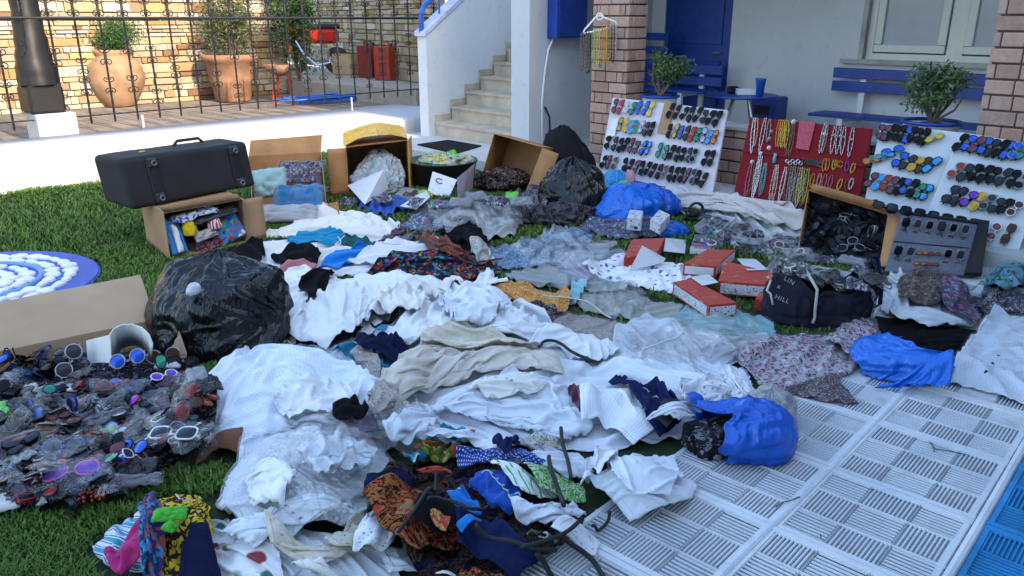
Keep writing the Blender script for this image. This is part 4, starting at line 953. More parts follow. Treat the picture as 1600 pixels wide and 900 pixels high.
ul = (sBR-sBL)/np.linalg.norm(sBR-sBL); fn = np.array([ul[1], -ul[0], 0]); zc = tl/np.linalg.norm(tl)
for f in (.21, .86):
    c = sBL+(sBR-sBL)*f+tl*.5; MB().box(c+fn*.003, .045, .008, .15, ul, fn, zc, bev=.004).build('corner_strip', M['black_plastic'], t)
    for g in (.14, .84):
        c = sBL+(sBR-sBL)*f+tl*g; w_ = MB(); w_.box(c+fn*.012, .038, .014, .034, ul, fn, zc, bev=.01); wo_ = w_.build('wheel_housing', M['black_plastic'], t)
        V, F = ring(c+fn*.03, .016, .008, ul, zc, 16, 8); mesh('wheel', V, F, plain('grey_rubber', (.10,.10,.10), .4), wo_, smooth=True)
c = sBL+tl+dv*.5+(sBR-sBL)*.62+np.array([0,0,.01]); MB().tube([c-ul*.12, c-ul*.09+Z_*.03, c+ul*.09+Z_*.03, c+ul*.12], .012, 8).build('handle', M['black'], t)
c = sBL+tl+dv*.4+(sBR-sBL)*.24+np.array([0,0,.005]); MB().box(c, .02,.012,.003, ul).build('luggage_tag', plain('yellow_tag', (.55,.5,.05), .5), t)
# contents of that carton
def packet(label, cat, c, ax, ay, hx, hy, mat, name='packet', hz=.012, film_=True, group=None, seed=0, n=18):
    ax = np.array(ax, float); ax /= np.linalg.norm(ax); ay = np.array(ay, float); ay = ay-ax*np.dot(ax, ay); ay /= np.linalg.norm(ay); nz = np.cross(ax, ay)
    u = np.linspace(-1, 1, n); U, W_ = np.meshgrid(u, u, indexing='ij'); e = np.clip((1-np.maximum(np.abs(U), np.abs(W_)))*3, 0, 1)**.5
    q = np.stack([U*2.2, W_*2.2, U*0+seed*1.7+hx*40], -1); bmp = hz*(e*(1+.9*noise3(q*1.4)))+min(1, hx/.15)*(.010*(1-3*np.abs(noise3(q*1.4+3)))+.003*noise3(q*3))
    V = np.array(c)+ax*(U*hx)[..., None]+ay*(W_*hy)[..., None]+nz*bmp[..., None]
    o = mesh(name, V.reshape(-1, 3), grid_faces(n, n), mat, None, smooth=True, uv=np.stack([U*hx, W_*hy], -1).reshape(-1, 2)); s_ = o.modifiers.new('thickness', 'SOLIDIFY'); s_.thickness = .006; s_.offset = -1
    tag(o, label, cat, group)
    if film_:
        V2 = np.array(c)+ax*(U*hx*1.1)[..., None]+ay*(W_*hy*1.1)[..., None]+nz*(bmp+.006+.006*np.abs(noise3(q*6)))[..., None]
        mesh('plastic_sleeve', V2.reshape(-1, 3), grid_faces(n, n), M['film'], o, smooth=True)
    return o
cw = BR_-BL_; cwn = cw/np.linalg.norm(cw); fo = np.array([cwn[1], -cwn[0], 0]); vv = Z_*.9+fo*-.35
def inb(f, z, d=.0): return BL_+cw*f+Z_*z-fo*(.05+d)
solid = lambda n, c, **k: fab(n, c, **k)
packet('bright blue packet with a white stripe standing at the left inside the carton', 'packet', inb(.13,.14), cwn, vv, .055,.13, solid('toy_blue', (.01,.22,.60)), seed=1)
packet('narrow white card strip on the blue packet in the carton', 'card', inb(.13,.13)+fo*.03, cwn, vv, .016,.10, WCARD, 'card_strip', film_=False)
packet('blue printed packet at the right inside the carton', 'packet', inb(.78,.13), cwn+Z_*.3, vv, .11,.11, patterned('toy_mix', (.02,.2,.5), [(.5,.05,.04), (.1,.4,.1), (.6,.6,.6)], 22, 'floral', .4), seed=2)
packet('blue and white flowered packet at the top of the carton', 'packet', inb(.40,.27), cwn+Z_*.12, vv*.4-fo, .16,.05, patterned('blue_white_flw', (.55,.58,.65), [(.02,.05,.35)], 30, 'floral', .4), seed=3)
packet('black packed swimsuit across the top of the carton', 'packet', inb(.62,.235,-.01), cwn+Z_*.1, vv*.5-fo, .18,.045, PK0 if 'PK0' in globals() else M['black'], seed=4)
packet('dark red printed packet low in the carton', 'packet', inb(.55,.05,-.02), cwn+Z_*.25, vv*.8, .13,.05, patterned('dkred_mix', (.05,.02,.03), [(.35,.04,.05), (.1,.08,.15)], 40, 'floral', .5), seed=5)
packet('grey card wallet between the toys in the carton', 'packet', inb(.48,.12,-.04), cwn+Z_*.16, vv, .085,.032, plain('grey_wallet', (.42,.40,.38), .6), seed=6)
sack('yellow_toy', 'yellow crinkled soft toy in the carton under the suitcase', 'toy', inb(.30,.13,-.02), .045,.045,.13, fab('toy_yellow', (.62,.48,.01)), 31, n=40, m=50, amp=1.6)
sack('striped_toy', 'red and white swirled soft toy in the carton under the suitcase', 'toy', inb(.60,.15,-.03), .05,.05,.09, patterned('toy_swirl', (.7,.68,.68), [(.5,.03,.06)], 14, 'stripes'), 32, n=40, m=50)
# the open carton with blue packets
F1, F2, K1, K2 = G(398,352,0), G(512,344,0), G(395,300,0), G(505,292,0)
mid = (K1+K2)/2
t = carton_open('cardboard_box', 'opened brown carton of blue packed clothes right of the suitcase', [F1, K1, K1+Z_*.0+np.array([0,-.5,0])*0, F1], np.array([0,0,.001]), CARD2, sides=(0,0,0,0)) if False else None
t = thing('cardboard_box', 'opened brown carton of blue packed clothes right of the suitcase', 'box', (F1+F2)/2)
h_ = .40; K1 = F1+(K1-F1)*.75; K2 = F2+(K2-F2)*.75
b = MB(); b.panel([F1, K1, K1+Z_*h_, F1+Z_*.16], .006); b.panel([K1, K2, K2+Z_*h_, K1+Z_*h_], .006); b.panel([K2, F2, F2+Z_*.14, K2+Z_*h_], .006); b.panel([F1, F2, F2+Z_*.05, F1+Z_*.05], .006); b.panel([F1+Z_*.01, F2+Z_*.01, K2+Z_*.01, K1+Z_*.01], .005); b.build('box_body', CARD2, t)
b = MB(); b.panel([K1+Z_*h_, K2+Z_*h_, K2+Z_*(h_+.15)+np.array([.0,.10,0]), K1+Z_*(h_+.13)+np.array([0,.10,0])], .006); b.build('flap', CARD2, t)
b = MB(); b.panel([F2+Z_*.01+np.array([.01,-.0,0]), F2+np.array([.10,.02,.01]), F2+np.array([.09,.04,.15]), F2+Z_*.14+np.array([.01,0,0])], .006); b.build('flap', CARD2, t)
stamp([F1, F2, K2, K1], .12)
def inq(a, b_, z): return (F1*(1-a)+F2*a)*(1-b_)+(K1*(1-a)+K2*a)*b_+Z_*z
packet('blue packed jeans shirt in the carton right of the suitcase', 'packet', inq(.62,.15,.17), (1,.1,.02), (0,.8,.5), .20,.13, fab('denim_pack', (.03,.16,.36)), seed=7, hz=.05)
packet('aqua tissue packet standing in the carton right of the suitcase', 'packet', inq(.25,.45,.25), (1,.1,.1), (0,.5,.8), .14,.13, PKT if 'PKT' in globals() else fab('packed_aqua0', (.30,.48,.46)), seed=8, hz=.03)
packet('dark mixed packet at the back of the carton right of the suitcase', 'packet', inq(.68,.75,.27), (1,0,0), (0,.7,.6), .2,.12, patterned('dk_mix0', (.04,.03,.05), [(.25,.1,.08), (.2,.22,.26), (.05,.06,.15)], 40, 'floral', .5), seed=9, hz=.03)
packet('white grey packet at the front of the carton right of the suitcase', 'packet', inq(.45,-.02,.08), (1,0,0), (0,.7,.5), .24,.09, fab('pale_pack0', (.45,.46,.48)), seed=10, hz=.03)
# yellow lined carton on its side
rBL, rBR = G(545,306,0), G(640,300,0); hh = Z_*.46
t = carton_open('cardboard_box', 'tall carton lying on its side with yellow taped top and clear bags spilling out', [rBL, rBR, rBR+hh+np.array([0,0,.04]), rBL+hh], (-.10,.55,0), CARD2, flaps=((3, (-.16,-.06,0.0)),))
b = MB(); q = [rBL+hh+np.array([-.02,-.01,.01]), rBR+hh+np.array([.01,-.01,.05]), rBR+hh+np.array([-.10,.5,.10]), rBL+hh+np.array([-.12,.5,.06])]; V = []
for i in range(15):
    for j in range(10): f, g = i/14, j/9; p = q[0]*(1-f)*(1-g)+q[1]*f*(1-g)+q[2]*f*g+q[3]*(1-f)*g; V.append(p+Z_*(.07*math.sin(f*3.14)+.012*noise3(p*14)))
mesh('yellow_tape_cover', V, grid_faces(15, 10), bagplastic('yellow_tape', (.85,.48,.0), .18, (.72,.34,.0), crumple=10), t, smooth=True)
b = MB(); b.panel([rBR+np.array([.006,-.005,0]), rBR+np.array([.006,-.005,.5])+0, rBR+np.array([-.0,.3,.5]), rBR+np.array([0,.3,0])], .01); b.build('side_tape', _MC.get('yt') or plain('yellow_tape_side', (.50,.30,.03), .4), t)
sack('plastic_bags', 'bundle of clear crinkled plastic bags in the yellow taped carton', 'plastic bags', (rBL+rBR)/2+np.array([0,.08,.02]), .24,.2,.36, bagplastic('clear_bag_heap', (.42,.47,.48), .12, (.26,.30,.32), .7, 9, .9), 33, amp=1.9, lean=(0,.1))
sack('packed_clothes', 'pale folded clothes inside the yellow taped carton', 'clothes', (rBL+rBR)/2+np.array([-.02,.20,.0]), .22,.18,.40, patterned('pale_mix', (.45,.47,.48), [(.3,.33,.33), (.55,.5,.48), (.12,.1,.1)], 16, 'floral', .5), 34, amp=1.)
# brown carton with dark goods
gBL, gBR = G(748,292,.0), G(812,304,.0)
carton_open('cardboard_box', 'tilted brown carton of dark trinkets in front of the white side wall', [gBL, gBR+np.array([.05,0,0]), Q(848,230,7.5), Q(772,209,7.85)], (.16,.42,-.08), CARD2, flaps=((1, (.15,-.10,-.04)),))
sack('trinkets', 'pile of small dark trinkets in the tilted brown carton', 'goods', (gBL+gBR)/2+np.array([.05,.1,.03]), .26,.22,.19, patterned('trinket_mix', (.02,.02,.02), [(.25,.22,.2), (.05,.05,.06), (.3,.08,.04), (.01,.01,.01), (.12,.1,.09)], 55, 'floral', .5), 35, amp=1.8, n=90, m=120)
# black tub
tb = G(692,289,0)
t = thing('plastic_tub', 'round black plastic tub heaped with bright green toys', 'tub', tb)
MB().lathe(tb, [(.27,0),(.30,.02),(.345,.24),(.36,.25),(.355,.26),(.33,.245),(.30,.2),(.02,.2)], 40).build('tub_body', M['black_plastic'], t, smooth=True)
sack('toy_packets', 'green, yellow and clear toy packets in the black tub', 'toys', tb+np.array([.02,0,.20]), .26,.24,.14, patterned('toy_heap', (.35,.38,.38), [(.08,.45,.05), (.55,.5,.06), (.4,.42,.42), (.5,.5,.5), (.15,.14,.15)], 26, 'floral', .6), 36, amp=1.6)
for px, py, lb, col in ((705,240,'bright green plastic frog toy on top of the black tub', (.05,.50,.02)), (686,243,'yellow green toy leaf at the rim of the black tub', (.35,.5,.05))):
    p = Q(px, py, tb[1]); sack('plastic_toy', lb, 'toy', p-Z_*.05, .07,.04,.09, plain('toy_'+lb[:6], col, .4), px, n=30, m=40, amp=2.)
# white cards and papers
def card(label, pxs, zs, mat=None, name='white_card', cat='card', th=.003):
    pts = [on_h(px, py, z) for (px, py), z in zip(pxs, zs)]; b = MB().panel(pts, th); o = b.build(name, mat or WCARD, None); tag(o, label, cat); return pts
# ------------------------------------------------------------------ garments and packets on the ground, lowest first
TEAL = fab('teal_cloth', (.01,.17,.30)); CYAN = fab('turquoise_cloth', (.0,.22,.40)); DKG = fab('dark_green_cloth', (.02,.10,.10)); PINK = fab('faded_rose_cloth', (.42,.15,.16))
ORANGE = patterned('orange_print', (.50,.20,.04), [(.62,.34,.10), (.40,.13,.02)], 30, 'blotch'); BROWN = fab('brown_cloth', (.16,.06,.03)); MAGENTA = fab('magenta_cloth', (.42,.02,.16))
ROYAL = fab('royal_blue_cloth', (.01,.08,.42)); SKYB = fab('bright_blue_cloth', (.01,.20,.60)); GREYD = fab('charcoal_cloth', (.05,.045,.05))
FLOR = patterned('dark_floral', (.06,.04,.05), [(.45,.40,.38), (.25,.08,.08), (.12,.10,.12), (.5,.42,.36)], 95, 'floral', .42)
FLORP = patterned('pink_floral', (.40,.36,.40), [(.10,.04,.08), (.50,.48,.50), (.34,.02,.15), (.62,.60,.62), (.05,.03,.04), (.30,.05,.16)], 46, 'floral', .5)
LEOP = patterned('mottled_print', (.38,.33,.30), [(.06,.04,.035), (.20,.12,.09), (.5,.45,.4)], 110, 'floral', .4)
SWIM = patterned('dark_multicolour_print', (.02,.02,.03), [(.02,.22,.26), (.35,.25,.05), (.38,.03,.02), (.10,.05,.25), (.02,.03,.05)], 34, 'floral', .5)
TRIB = patterned('tribal_print', (.02,.012,.01), [(.30,.10,.03), (.02,.015,.01), (.38,.04,.03), (.25,.18,.08)], 16, 'blotch')
DOTB = patterned('blue_dot_print', (.01,.04,.25), [(.45,.5,.65)], 75, 'dots', .26); MULTI = patterned('multicolour_bead_print', (.5,.5,.5), [(.02,.12,.35), (.5,.08,.05), (.05,.30,.15), (.5,.4,.1), (.6,.6,.6)], 110, 'floral', .55)
GREEN = patterned('green_print', (.06,.32,.02), [(.5,.6,.4), (.03,.22,.03)], 40, 'blotch'); YELF = patterned('yellow_floral', (.03,.02,.02), [(.60,.40,.02), (.52,.32,.01), (.6,.45,.05)], 38, 'floral', .52)
BLUW = patterned('blue_white_print', (.55,.6,.65), [(.02,.12,.30), (.5,.1,.04), (.02,.28,.42)], 13, 'rings'); PRW = patterned('white_leaf_print', (.78,.79,.82), [(.12,.14,.2), (.4,.42,.5)], 17, 'floral', .28); PRM = patterned('white_mango_print', (.78,.78,.79), [(.25,.04,.05), (.05,.18,.16), (.25,.2,.08)], 9, 'floral', .30)
PKG = fab('packed_grey_shirt', (.30,.33,.32)); PKG2 = fab('packed_olive_shirt', (.40,.41,.34)); PKT = fab('packed_aqua_shirt', (.26,.50,.52)); PKB = patterned('packed_blue_print', (.05,.20,.36), [(.02,.08,.22), (.30,.42,.50), (.05,.30,.42)], 24, 'blotch'); PKL = fab('packed_lavender', (.42,.38,.50)); PKN = patterned('packed_dark_mix', (.03,.03,.05), [(.25,.27,.32), (.10,.04,.08), (.05,.08,.2), (.4,.4,.42)], 60, 'floral', .5); PKM = patterned('packed_colour_mix', (.05,.06,.1), [(.02,.10,.40), (.35,.05,.08), (.05,.25,.12), (.4,.42,.45), (.2,.08,.3)], 45, 'floral', .5)
STRW = patterned('striped_white', (.62,.64,.66), [(.78,.79,.8), (.55,.6,.62)], 26, 'stripes')
C_ = [
# far rows
('white_sheet','long white ground sheet spread in front of the display boards','sheet',[(1040,300),(1115,300),(1255,345),(1245,385),(1180,372),(1100,340),(1050,330)],fab('printed_white_sheet',(.62,.61,.58)),dict(ex=.10,wr=.7)),
('white_curtain','crumpled pinkish white curtain bunched along the foot of the red necklace board','curtain',[(1050,300),(1085,296),(1150,312),(1230,325),(1255,345),(1200,345),(1130,330),(1075,322)],fab('pinkish_white',(.62,.55,.52)),dict(ex=.35,puff=.06,wr=1.3,wave=.07)),
('packed_shirt','crinkled clear bag of dark clothes beside the grass in the far row','packet',[(640,330),(700,320),(770,318),(800,335),(740,350),(660,350)],PKN,dict(film=True,puff=.05)),
('packed_shirt','multicolour blue and pink packets behind the white blouses','packet',[(615,352),(650,335),(690,332),(708,348),(680,360),(630,358)],PKM,dict(film=True,puff=.04)),
('plastic_packet','large clear crinkled plastic packet of white lace beyond the coloured bikinis','packet',[(708,345),(725,322),(780,320),(812,338),(800,368),(740,378)],fab('pale_grey_pack',(.52,.54,.52)),dict(film=True,puff=.05,ex=.3)),
('blue_trousers','crumpled bright blue cloth in front of the white cards','cloth',[(560,325),(585,305),(622,303),(637,325),(600,338)],ROYAL,dict(ex=.35,puff=.06)),
('jacket','black jacket sleeve lying on the grass left of the blue carrier bags','jacket',[(845,300),(880,290),(935,330),(925,352),(870,345),(835,325)],BK,dict(ex=.35,puff=.1,wr=1.5)),
('black_cloth','grey and black clothes spilling left of the black sacks','clothes',[(790,300),(835,295),(870,320),(850,340),(805,335)],patterned('grey_black_mix',(.03,.03,.035),[(.2,.19,.2),(.08,.04,.06)],14,'blotch'),dict(ex=.35,puff=.07)),
('packed_shirt','grey printed packet at the edge of the grass strip','packet',[(845,368),(870,352),(905,368),(885,382)],patterned('grey_print',(.25,.25,.26),[(.4,.38,.36),(.12,.1,.1)],30,'blotch'),dict(film=True)),
('packed_dress','long blue and teal patterned dress in clear sleeve','packet',[(755,395),(850,368),(925,366),(915,385),(850,412),(790,418)],PKB,dict(film=True,ex=.2)),
('packed_shirt','grey blue packed shirt left of the red boxes','packet',[(870,402),(915,382),(975,390),(970,412),(925,420)],fab('packed_greyblue',(.22,.30,.34)),dict(film=True,puff=.02)),
('packed_shirt','pale lavender packed blouse under the orange cloth','packet',[(852,417),(890,405),(925,415),(925,440),(880,436)],PKL,dict(film=True)),
('packed_shirt','grey folded blouse in film next to the orange cloth','packet',[(790,428),(850,415),(900,432),(885,450),(820,445)],PKG,dict(film=True)),
('printed_blouse','white blouse with grey leaf print before the red boxes','blouse',[(915,412),(985,400),(1062,412),(1080,428),(1045,455),(985,443),(935,435)],PRW,dict(ex=.15,puff=.03)),
('packed_shirt','blue and clear packets under the lower blue bag','packet',[(905,352),(960,345),(1030,350),(1040,368),(960,372)],PKM,dict(film=True,puff=.03)),
# left far white group
('white_blouse','white blouse with long sleeve stretched under the turquoise tops','blouse',[(420,370),(470,345),(520,333),(580,335),(620,348),(612,372),(560,378),(480,372)],WH['c'],dict(puff=.06,ex=.22)),
('white_tunic','white tunic spread between the two turquoise tops','tunic',[(375,392),(430,370),(530,370),(600,376),(655,390),(610,412),(560,428),(480,428),(420,425),(370,408)],WH['a'],dict(puff=.05,ex=.28)),
('turquoise_shirt','turquoise top lying across the far white blouse','top',[(450,370),(472,360),(515,355),(537,365),(525,375),(457,380)],CYAN,dict(ex=.2)),
('dark_green_cloth','dark green cloth touching the turquoise top','cloth',[(528,374),(555,364),(590,381),(560,388)],DKG,dict(ex=.2)),
('turquoise_shirt','turquoise top nearer the black trousers','top',[(498,410),(512,397),(560,384),(588,384),(562,402),(530,416)],SKYB,dict(ex=.25)),
('dark_dress','dark red and blue packed dress beside the far white blouse','dress',[(588,384),(615,362),(652,360),(640,376),(600,392)],patterned('wine_blue_print',(.05,.03,.07),[(.2,.03,.05),(.03,.06,.15),(.25,.2,.2)],30,'blotch'),dict(film=True)),
('white_blouse','white sleeveless blouse under the red bikini','blouse',[(552,412),(615,382),(680,368),(745,378),(768,405),(740,416),(690,412),(630,418)],WH['a'],dict(puff=.04,ex=.2)),
('black_trousers','black trousers folded left behind the garbage bag','trousers',[(335,398),(372,380),(408,380),(412,400),(402,418),(350,415)],BK,dict(puff=.04,ex=.2)),
('black_camisole','black top lying on the white tunic','top',[(426,400),(455,388),(480,384),(500,397),(490,410),(450,420)],BK,dict(ex=.25)),
('rose_shirt','faded rose top in front of the black top','top',[(432,424),(465,405),(494,410),(480,422)],PINK,dict(ex=.2)),
('black_straps','tangled black bikini straps beyond the patterned swimsuits','swimwear',[(690,362),(730,350),(760,372),(745,382),(710,380)],BK,dict(ex=.4,wr=1.5)),
('printed_swimsuits','heap of dark teal, red and gold printed swimsuits','swimwear',[(578,417),(617,400),(700,395),(765,400),(780,418),(740,434),(700,446),(662,447),(635,432),(600,424)],SWIM,dict(ex=.4,puff=.05,wr=1.3,wave=.08)),
('red_bikini','red and black bikini with gold disc over the white blouse','swimwear',[(652,372),(672,364),(705,378),(722,390),(740,400),(712,398),(690,388)],patterned('red_black_print',(.30,.02,.015),[(.02,.01,.01),(.35,.1,.02)],40,'blotch'),dict(ex=.3,wr=1.2)),
('beaded_camisole','white beaded top with brown edge beside the red bikini','top',[(735,372),(760,378),(766,402),(745,405)],MULTI,dict(ex=.25)),
# middle packages, right of centre
('packed_shirt','olive grey packed shirt between the orange cloth and the red boxes','packet',[(895,462),(918,446),(975,445),(1003,468),(975,492),(915,484)],PKG2,dict(film=True,puff=.015)),
('packed_shirt','grey green packed shirt in front of the red box','packet',[(965,484),(1000,462),(1065,474),(1048,506),(990,502)],fab('packed_greygreen',(.40,.43,.38)),dict(film=True,puff=.015)),
('packed_shirt','pale grey packet above the olive one','packet',[(905,446),(930,430),(985,440),(975,452),(925,455)],PKG,dict(film=True)),
('packed_shirt','aqua packed shirt in front of the lower red box','packet',[(1042,508),(1075,480),(1145,483),(1200,500),(1208,522),(1130,532),(1060,514)],PKT,dict(film=True,puff=.02)),
('aqua_scarf','thin aqua scarf folded beside the orange cloth','scarf',[(880,470),(898,437),(918,440),(900,472)],PKT,dict(ex=.3)),
('orange_cloth','orange printed cloth lying among the packets','cloth',[(770,446),(800,440),(883,450),(888,466),(877,486),(817,477),(790,466)],ORANGE,dict(ex=.25,puff=.02)),
('floral_scarf','dark floral scarf beneath the orange cloth','scarf',[(818,482),(860,474),(882,498),(868,512),(840,500)],FLOR,dict(ex=.3)),
('packed_blouse','brown speckled floral packet left of the sheer shirts','packet',[(868,502),(900,492),(945,497),(995,522),(966,537),(922,524)],LEOP,dict(film=True,puff=.015)),
('sheer_shirt','sheer grey white packed shirt nearest the aqua packet','packet',[(965,505),(1012,492),(1064,508),(1135,528),(1110,558),(1050,572),(1004,548),(962,538)],WH['s'],dict(film=True,ex=.1,wr=.6)),
('sheer_shirt','sheer white packed shirt beside the pink floral packet','packet',[(1090,552),(1130,525),(1195,518),(1210,535),(1160,562),(1110,575)],WH['s'],dict(film=True,ex=.1,wr=.6)),
('white_shirt','white shirt with pleats spread under the lace trim','shirt',[(965,580),(985,558),(1044,552),(1117,568),(1160,568),(1182,635),(1140,652),(1060,655),(1025,610)],WH['b'],dict(ex=.2,puff=.03,dirn=60)),
('sheer_shirt','thin white packed shirt between the black strap and the pleated shirt','packet',[(900,556),(960,532),(1004,548),(1020,566),(975,590),(930,582)],WH['b'],dict(film=True,ex=.12)),
('lace_trim','white lace trim hanging along the grass edge','lace',[(1128,582),(1146,575),(1166,600),(1180,634),(1160,642),(1142,610)],lace('white_lace',(.8,.81,.84),60,.30),dict(ex=.25)),
# big whites, left and centre
('white_sheet','white cloth lying lowest beneath the bunched blouse and the kaftan','sheet',[(452,500),(500,445),(600,430),(700,440),(830,485),(905,560),(860,600),(700,600),(560,560)],WH['a'],dict(ex=.18,puff=.05)),
('white_sheet','white cloth lying lowest under the small motif blouse and the pleated shirt','sheet',[(600,625),(700,572),(850,565),(960,560),(1060,570),(1120,620),(1060,680),(940,700),(800,690),(650,680)],WH['b'],dict(ex=.2,puff=.05)),
('white_sheet','white cloth showing under the pale blue white crinkled shirt','sheet',[(330,640),(370,570),(470,535),(600,560),(650,640),(600,700),(400,715)],WH['b'],dict(ex=.18,puff=.04)),
('white_scraps','white sleeve crumpled left of the big white blouse','shirt',[(430,428),(455,414),(511,414),(524,426),(485,452),(474,486),(452,500)],WH['a'],dict(puff=.05,ex=.3)),
('black_camisole','black strappy top under the big white blouse','top',[(468,448),(489,423),(522,423),(507,446),(483,455)],BK,dict(ex=.2)),
('grey_lace_scarf','grey speckled scarf sticking out beside the garbage bag','scarf',[(424,520),(445,510),(462,520),(455,540),(428,538)],LEOP,dict(ex=.3)),
('black_cloth','black cloth under the lower edge of the big white blouse','clothes',[(480,520),(540,505),(565,512),(540,530),(490,535)],BK,dict(ex=.2)),
('big_white_blouse','big bunched white blouse, highest of the white heap','blouse',[(480,458),(517,430),(561,412),(622,428),(662,450),(648,474),(611,484),(578,500),(555,516),(511,528),(478,524),(453,508),(458,480)],WH['a'],dict(puff=.16,ex=.34,wr=1.3,stiff=.3)),
('white_collar','white shirt collar with brown label patch','shirt',[(690,440),(705,430),(722,436),(700,452),(668,460),(655,452)],WH['c'],dict(ex=.2)),
('white_shirt','small white shirt folded behind the long white kaftan','shirt',[(720,438),(764,417),(792,437),(762,447)],WH['a'],dict(ex=.2,puff=.03)),
('white_kaftan','long white kaftan draped across the middle of the heap','kaftan',[(600,514),(630,485),(667,464),(719,438),(769,447),(805,466),(832,485),(868,508),(862,520),(828,532),(770,524),(720,514),(680,526),(650,540),(615,532)],WH['a'],dict(puff=.13,ex=.32,wr=1.25,dirn=150,stiff=.3)),
('black_camisole','black top showing between the white blouse and the white kaftan','top',[(578,497),(619,473),(628,487),(589,505)],BK,dict(ex=.2)),
('teal_cloth','teal cloth under the navy top','cloth',[(520,537),(556,532),(590,552),(616,560),(608,580),(590,580),(556,560)],TEAL,dict(ex=.25)),
('teal_cloth','small blue teal cloth above the navy top','cloth',[(570,512),(580,503),(606,503),(600,514),(578,520)],TEAL,dict(ex=.25)),
('printed_scarf','white and brown printed scarf scrap beside the navy top','scarf',[(548,552),(578,543),(594,562),(592,590),(576,582)],LEOP,dict(ex=.3)),
('navy_shirt','navy top crumpled in the middle of the whites','top',[(556,528),(594,511),(605,513),(638,545),(614,564),(592,546),(563,544)],NV,dict(puff=.04,ex=.3)),
('white_shirt','light white shirt with small flower badge at its collar','shirt',[(600,616),(640,575),(655,540),(690,528),(670,560),(650,590),(625,620)],WH['b'],dict(puff=.03,ex=.25)),
('blue_white_shirt','large pale blue white crinkled shirt in front of the garbage bag','shirt',[(306,690),(318,622),(330,590),(352,570),(400,546),(455,530),(492,524),(522,540),(572,567),(587,592),(580,615),(556,642),(500,655),(440,668),(380,694),(335,694)],WH['e'],dict(puff=.12,ex=.2,wr=1.0,dirn=200,stiff=.3)),
('cream_jacket','cream linen jacket in the centre of the heap','jacket',[(590,612),(630,560),(660,532),(706,520),(760,524),(810,530),(850,544),(872,566),(810,577),(735,588),(690,603),(650,624),(605,640),(582,630)],CR,dict(puff=.10,ex=.26,wr=1.1)),
('cream_lace_blouse','cream lace top above the cream jacket','top',[(662,512),(722,502),(800,512),(852,532),(800,536),(706,530),(668,532)],CRL,dict(ex=.25,puff=.02)),
('white_camisole','white top below the black strap','top',[(826,528),(883,514),(924,517),(966,536),(933,563),(903,556),(878,542)],WH['a'],dict(puff=.05,ex=.2)),
('white_blouse','white blouse with small motif nearest the printed swimwear','blouse',[(655,632),(690,605),(740,590),(800,574),(870,584),(912,640),(914,672),(880,686),(820,670),(750,655),(700,645),(665,655)],WH['b'],dict(puff=.12,ex=.32,wr=1.2)),
('wine_top','wine coloured top peeping out beside the white bundle','top',[(888,606),(905,603),(918,632),(905,640)],fab('wine_cloth',(.12,.02,.06)),dict(ex=.2)),
('white_pleated_blouse','crinkled white top below the navy shirt','top',[(908,604),(940,592),(975,600),(1012,632),(1022,672),(988,690),(940,670),(912,655)],WH['k'],dict(puff=.14,ex=.3,wr=1.2)),
('navy_shirt','navy shirt lying across the white clothes','shirt',[(954,592),(966,576),(990,592),(1024,592),(1050,620),(1062,650),(1030,674),(1013,650),(992,606)],NVB,dict(puff=.05,ex=.3)),
('grey_sock','charcoal crumpled sock at the end of the navy shirt','clothes',[(1038,620),(1060,618),(1066,648),(1042,662),(1026,650)],GREYD,dict(puff=.05,ex=.4)),
('pale_sheet','pale blue cloth between the navy shirt and the blue bag','cloth',[(1010,672),(1060,650),(1120,645),(1110,665),(1060,690)],WH['b'],dict(ex=.2,puff=.03)),
# bottom left
('brown_cloth','rust brown cloth on the grass beside the clear film','cloth',[(305,722),(318,690),(345,672),(377,660),(370,690),(345,712)],BROWN,dict(puff=.05,ex=.15,wr=.7)),
('cream_rope_bag','cream woven rope bundle at the left edge of the white heap','bag',[(340,790),(350,760),(385,738),(405,732),(395,770),(360,800)],CR,dict(puff=.07,ex=.3)),
('bottom_white_dress','white cotton dress hem at the bottom edge of the photo','dress',[(385,905),(395,820),(430,800),(520,850),(590,850),(620,905)],WH['b'],dict(puff=.08,ex=.25)),
('printed_dress','white dress with dark red and green drops at the bottom edge','dress',[(322,905),(322,810),(345,800),(385,820),(430,860),(440,905)],PRM,dict(puff=.06,ex=.22)),
('white_kurta','white kurta wrapped in clear film, large bundle lower left','shirt',[(352,800),(362,725),(385,665),(440,650),(530,652),(585,668),(608,700),(596,735),(575,775),(565,810),(510,822),(440,822),(390,815)],WH['e'],dict(puff=.22,ex=.25,wr=1.1,film=True,film_mat=M['film_milky'])),
('clear_film','loose clear plastic film lying on the white shirts','film',[(440,655),(480,640),(560,632),(650,650),(660,690),(600,690),(520,670)],M['film_milky'],dict(puff=.05,ex=.45,wr=1.6,thick=0,wave=.05)),
('purple_packet','packet of purple grey accessories under the clear film','packet',[(525,655),(560,640),(610,645),(620,668),(560,672)],patterned('purple_mix',(.12,.08,.14),[(.3,.25,.35),(.05,.03,.06)],40,'stripes'),dict(film=True,puff=.02)),
('white_undershirt','small white undershirt folded beside the lace trims','shirt',[(350,835),(400,800),(470,790),(560,800),(560,830),(470,835),(400,850)],WH['b'],dict(puff=.07,ex=.3)),
('beige_waistband','beige waistband with eyelets curved on the white clothes','belt',[(418,820),(432,832),(455,850),(505,858),(556,838),(560,862),(500,884),(455,872),(425,846)],CRL,dict(puff=.03,ex=.15,wr=.5)),
('white_jersey','white jersey scrap beside the crochet bundle','shirt',[(595,850),(640,845),(670,865),(655,892),(610,890)],WH['b'],dict(puff=.05,ex=.2)),
('crochet_bundle','cream crochet bundle in the lower middle','lace',[(508,830),(540,803),(590,800),(615,815),(610,850),(560,856),(525,850)],lace('cream_crochet',(.55,.52,.42),85,.28),dict(puff=.07,ex=.45,wr=1.6,wave=.05)),
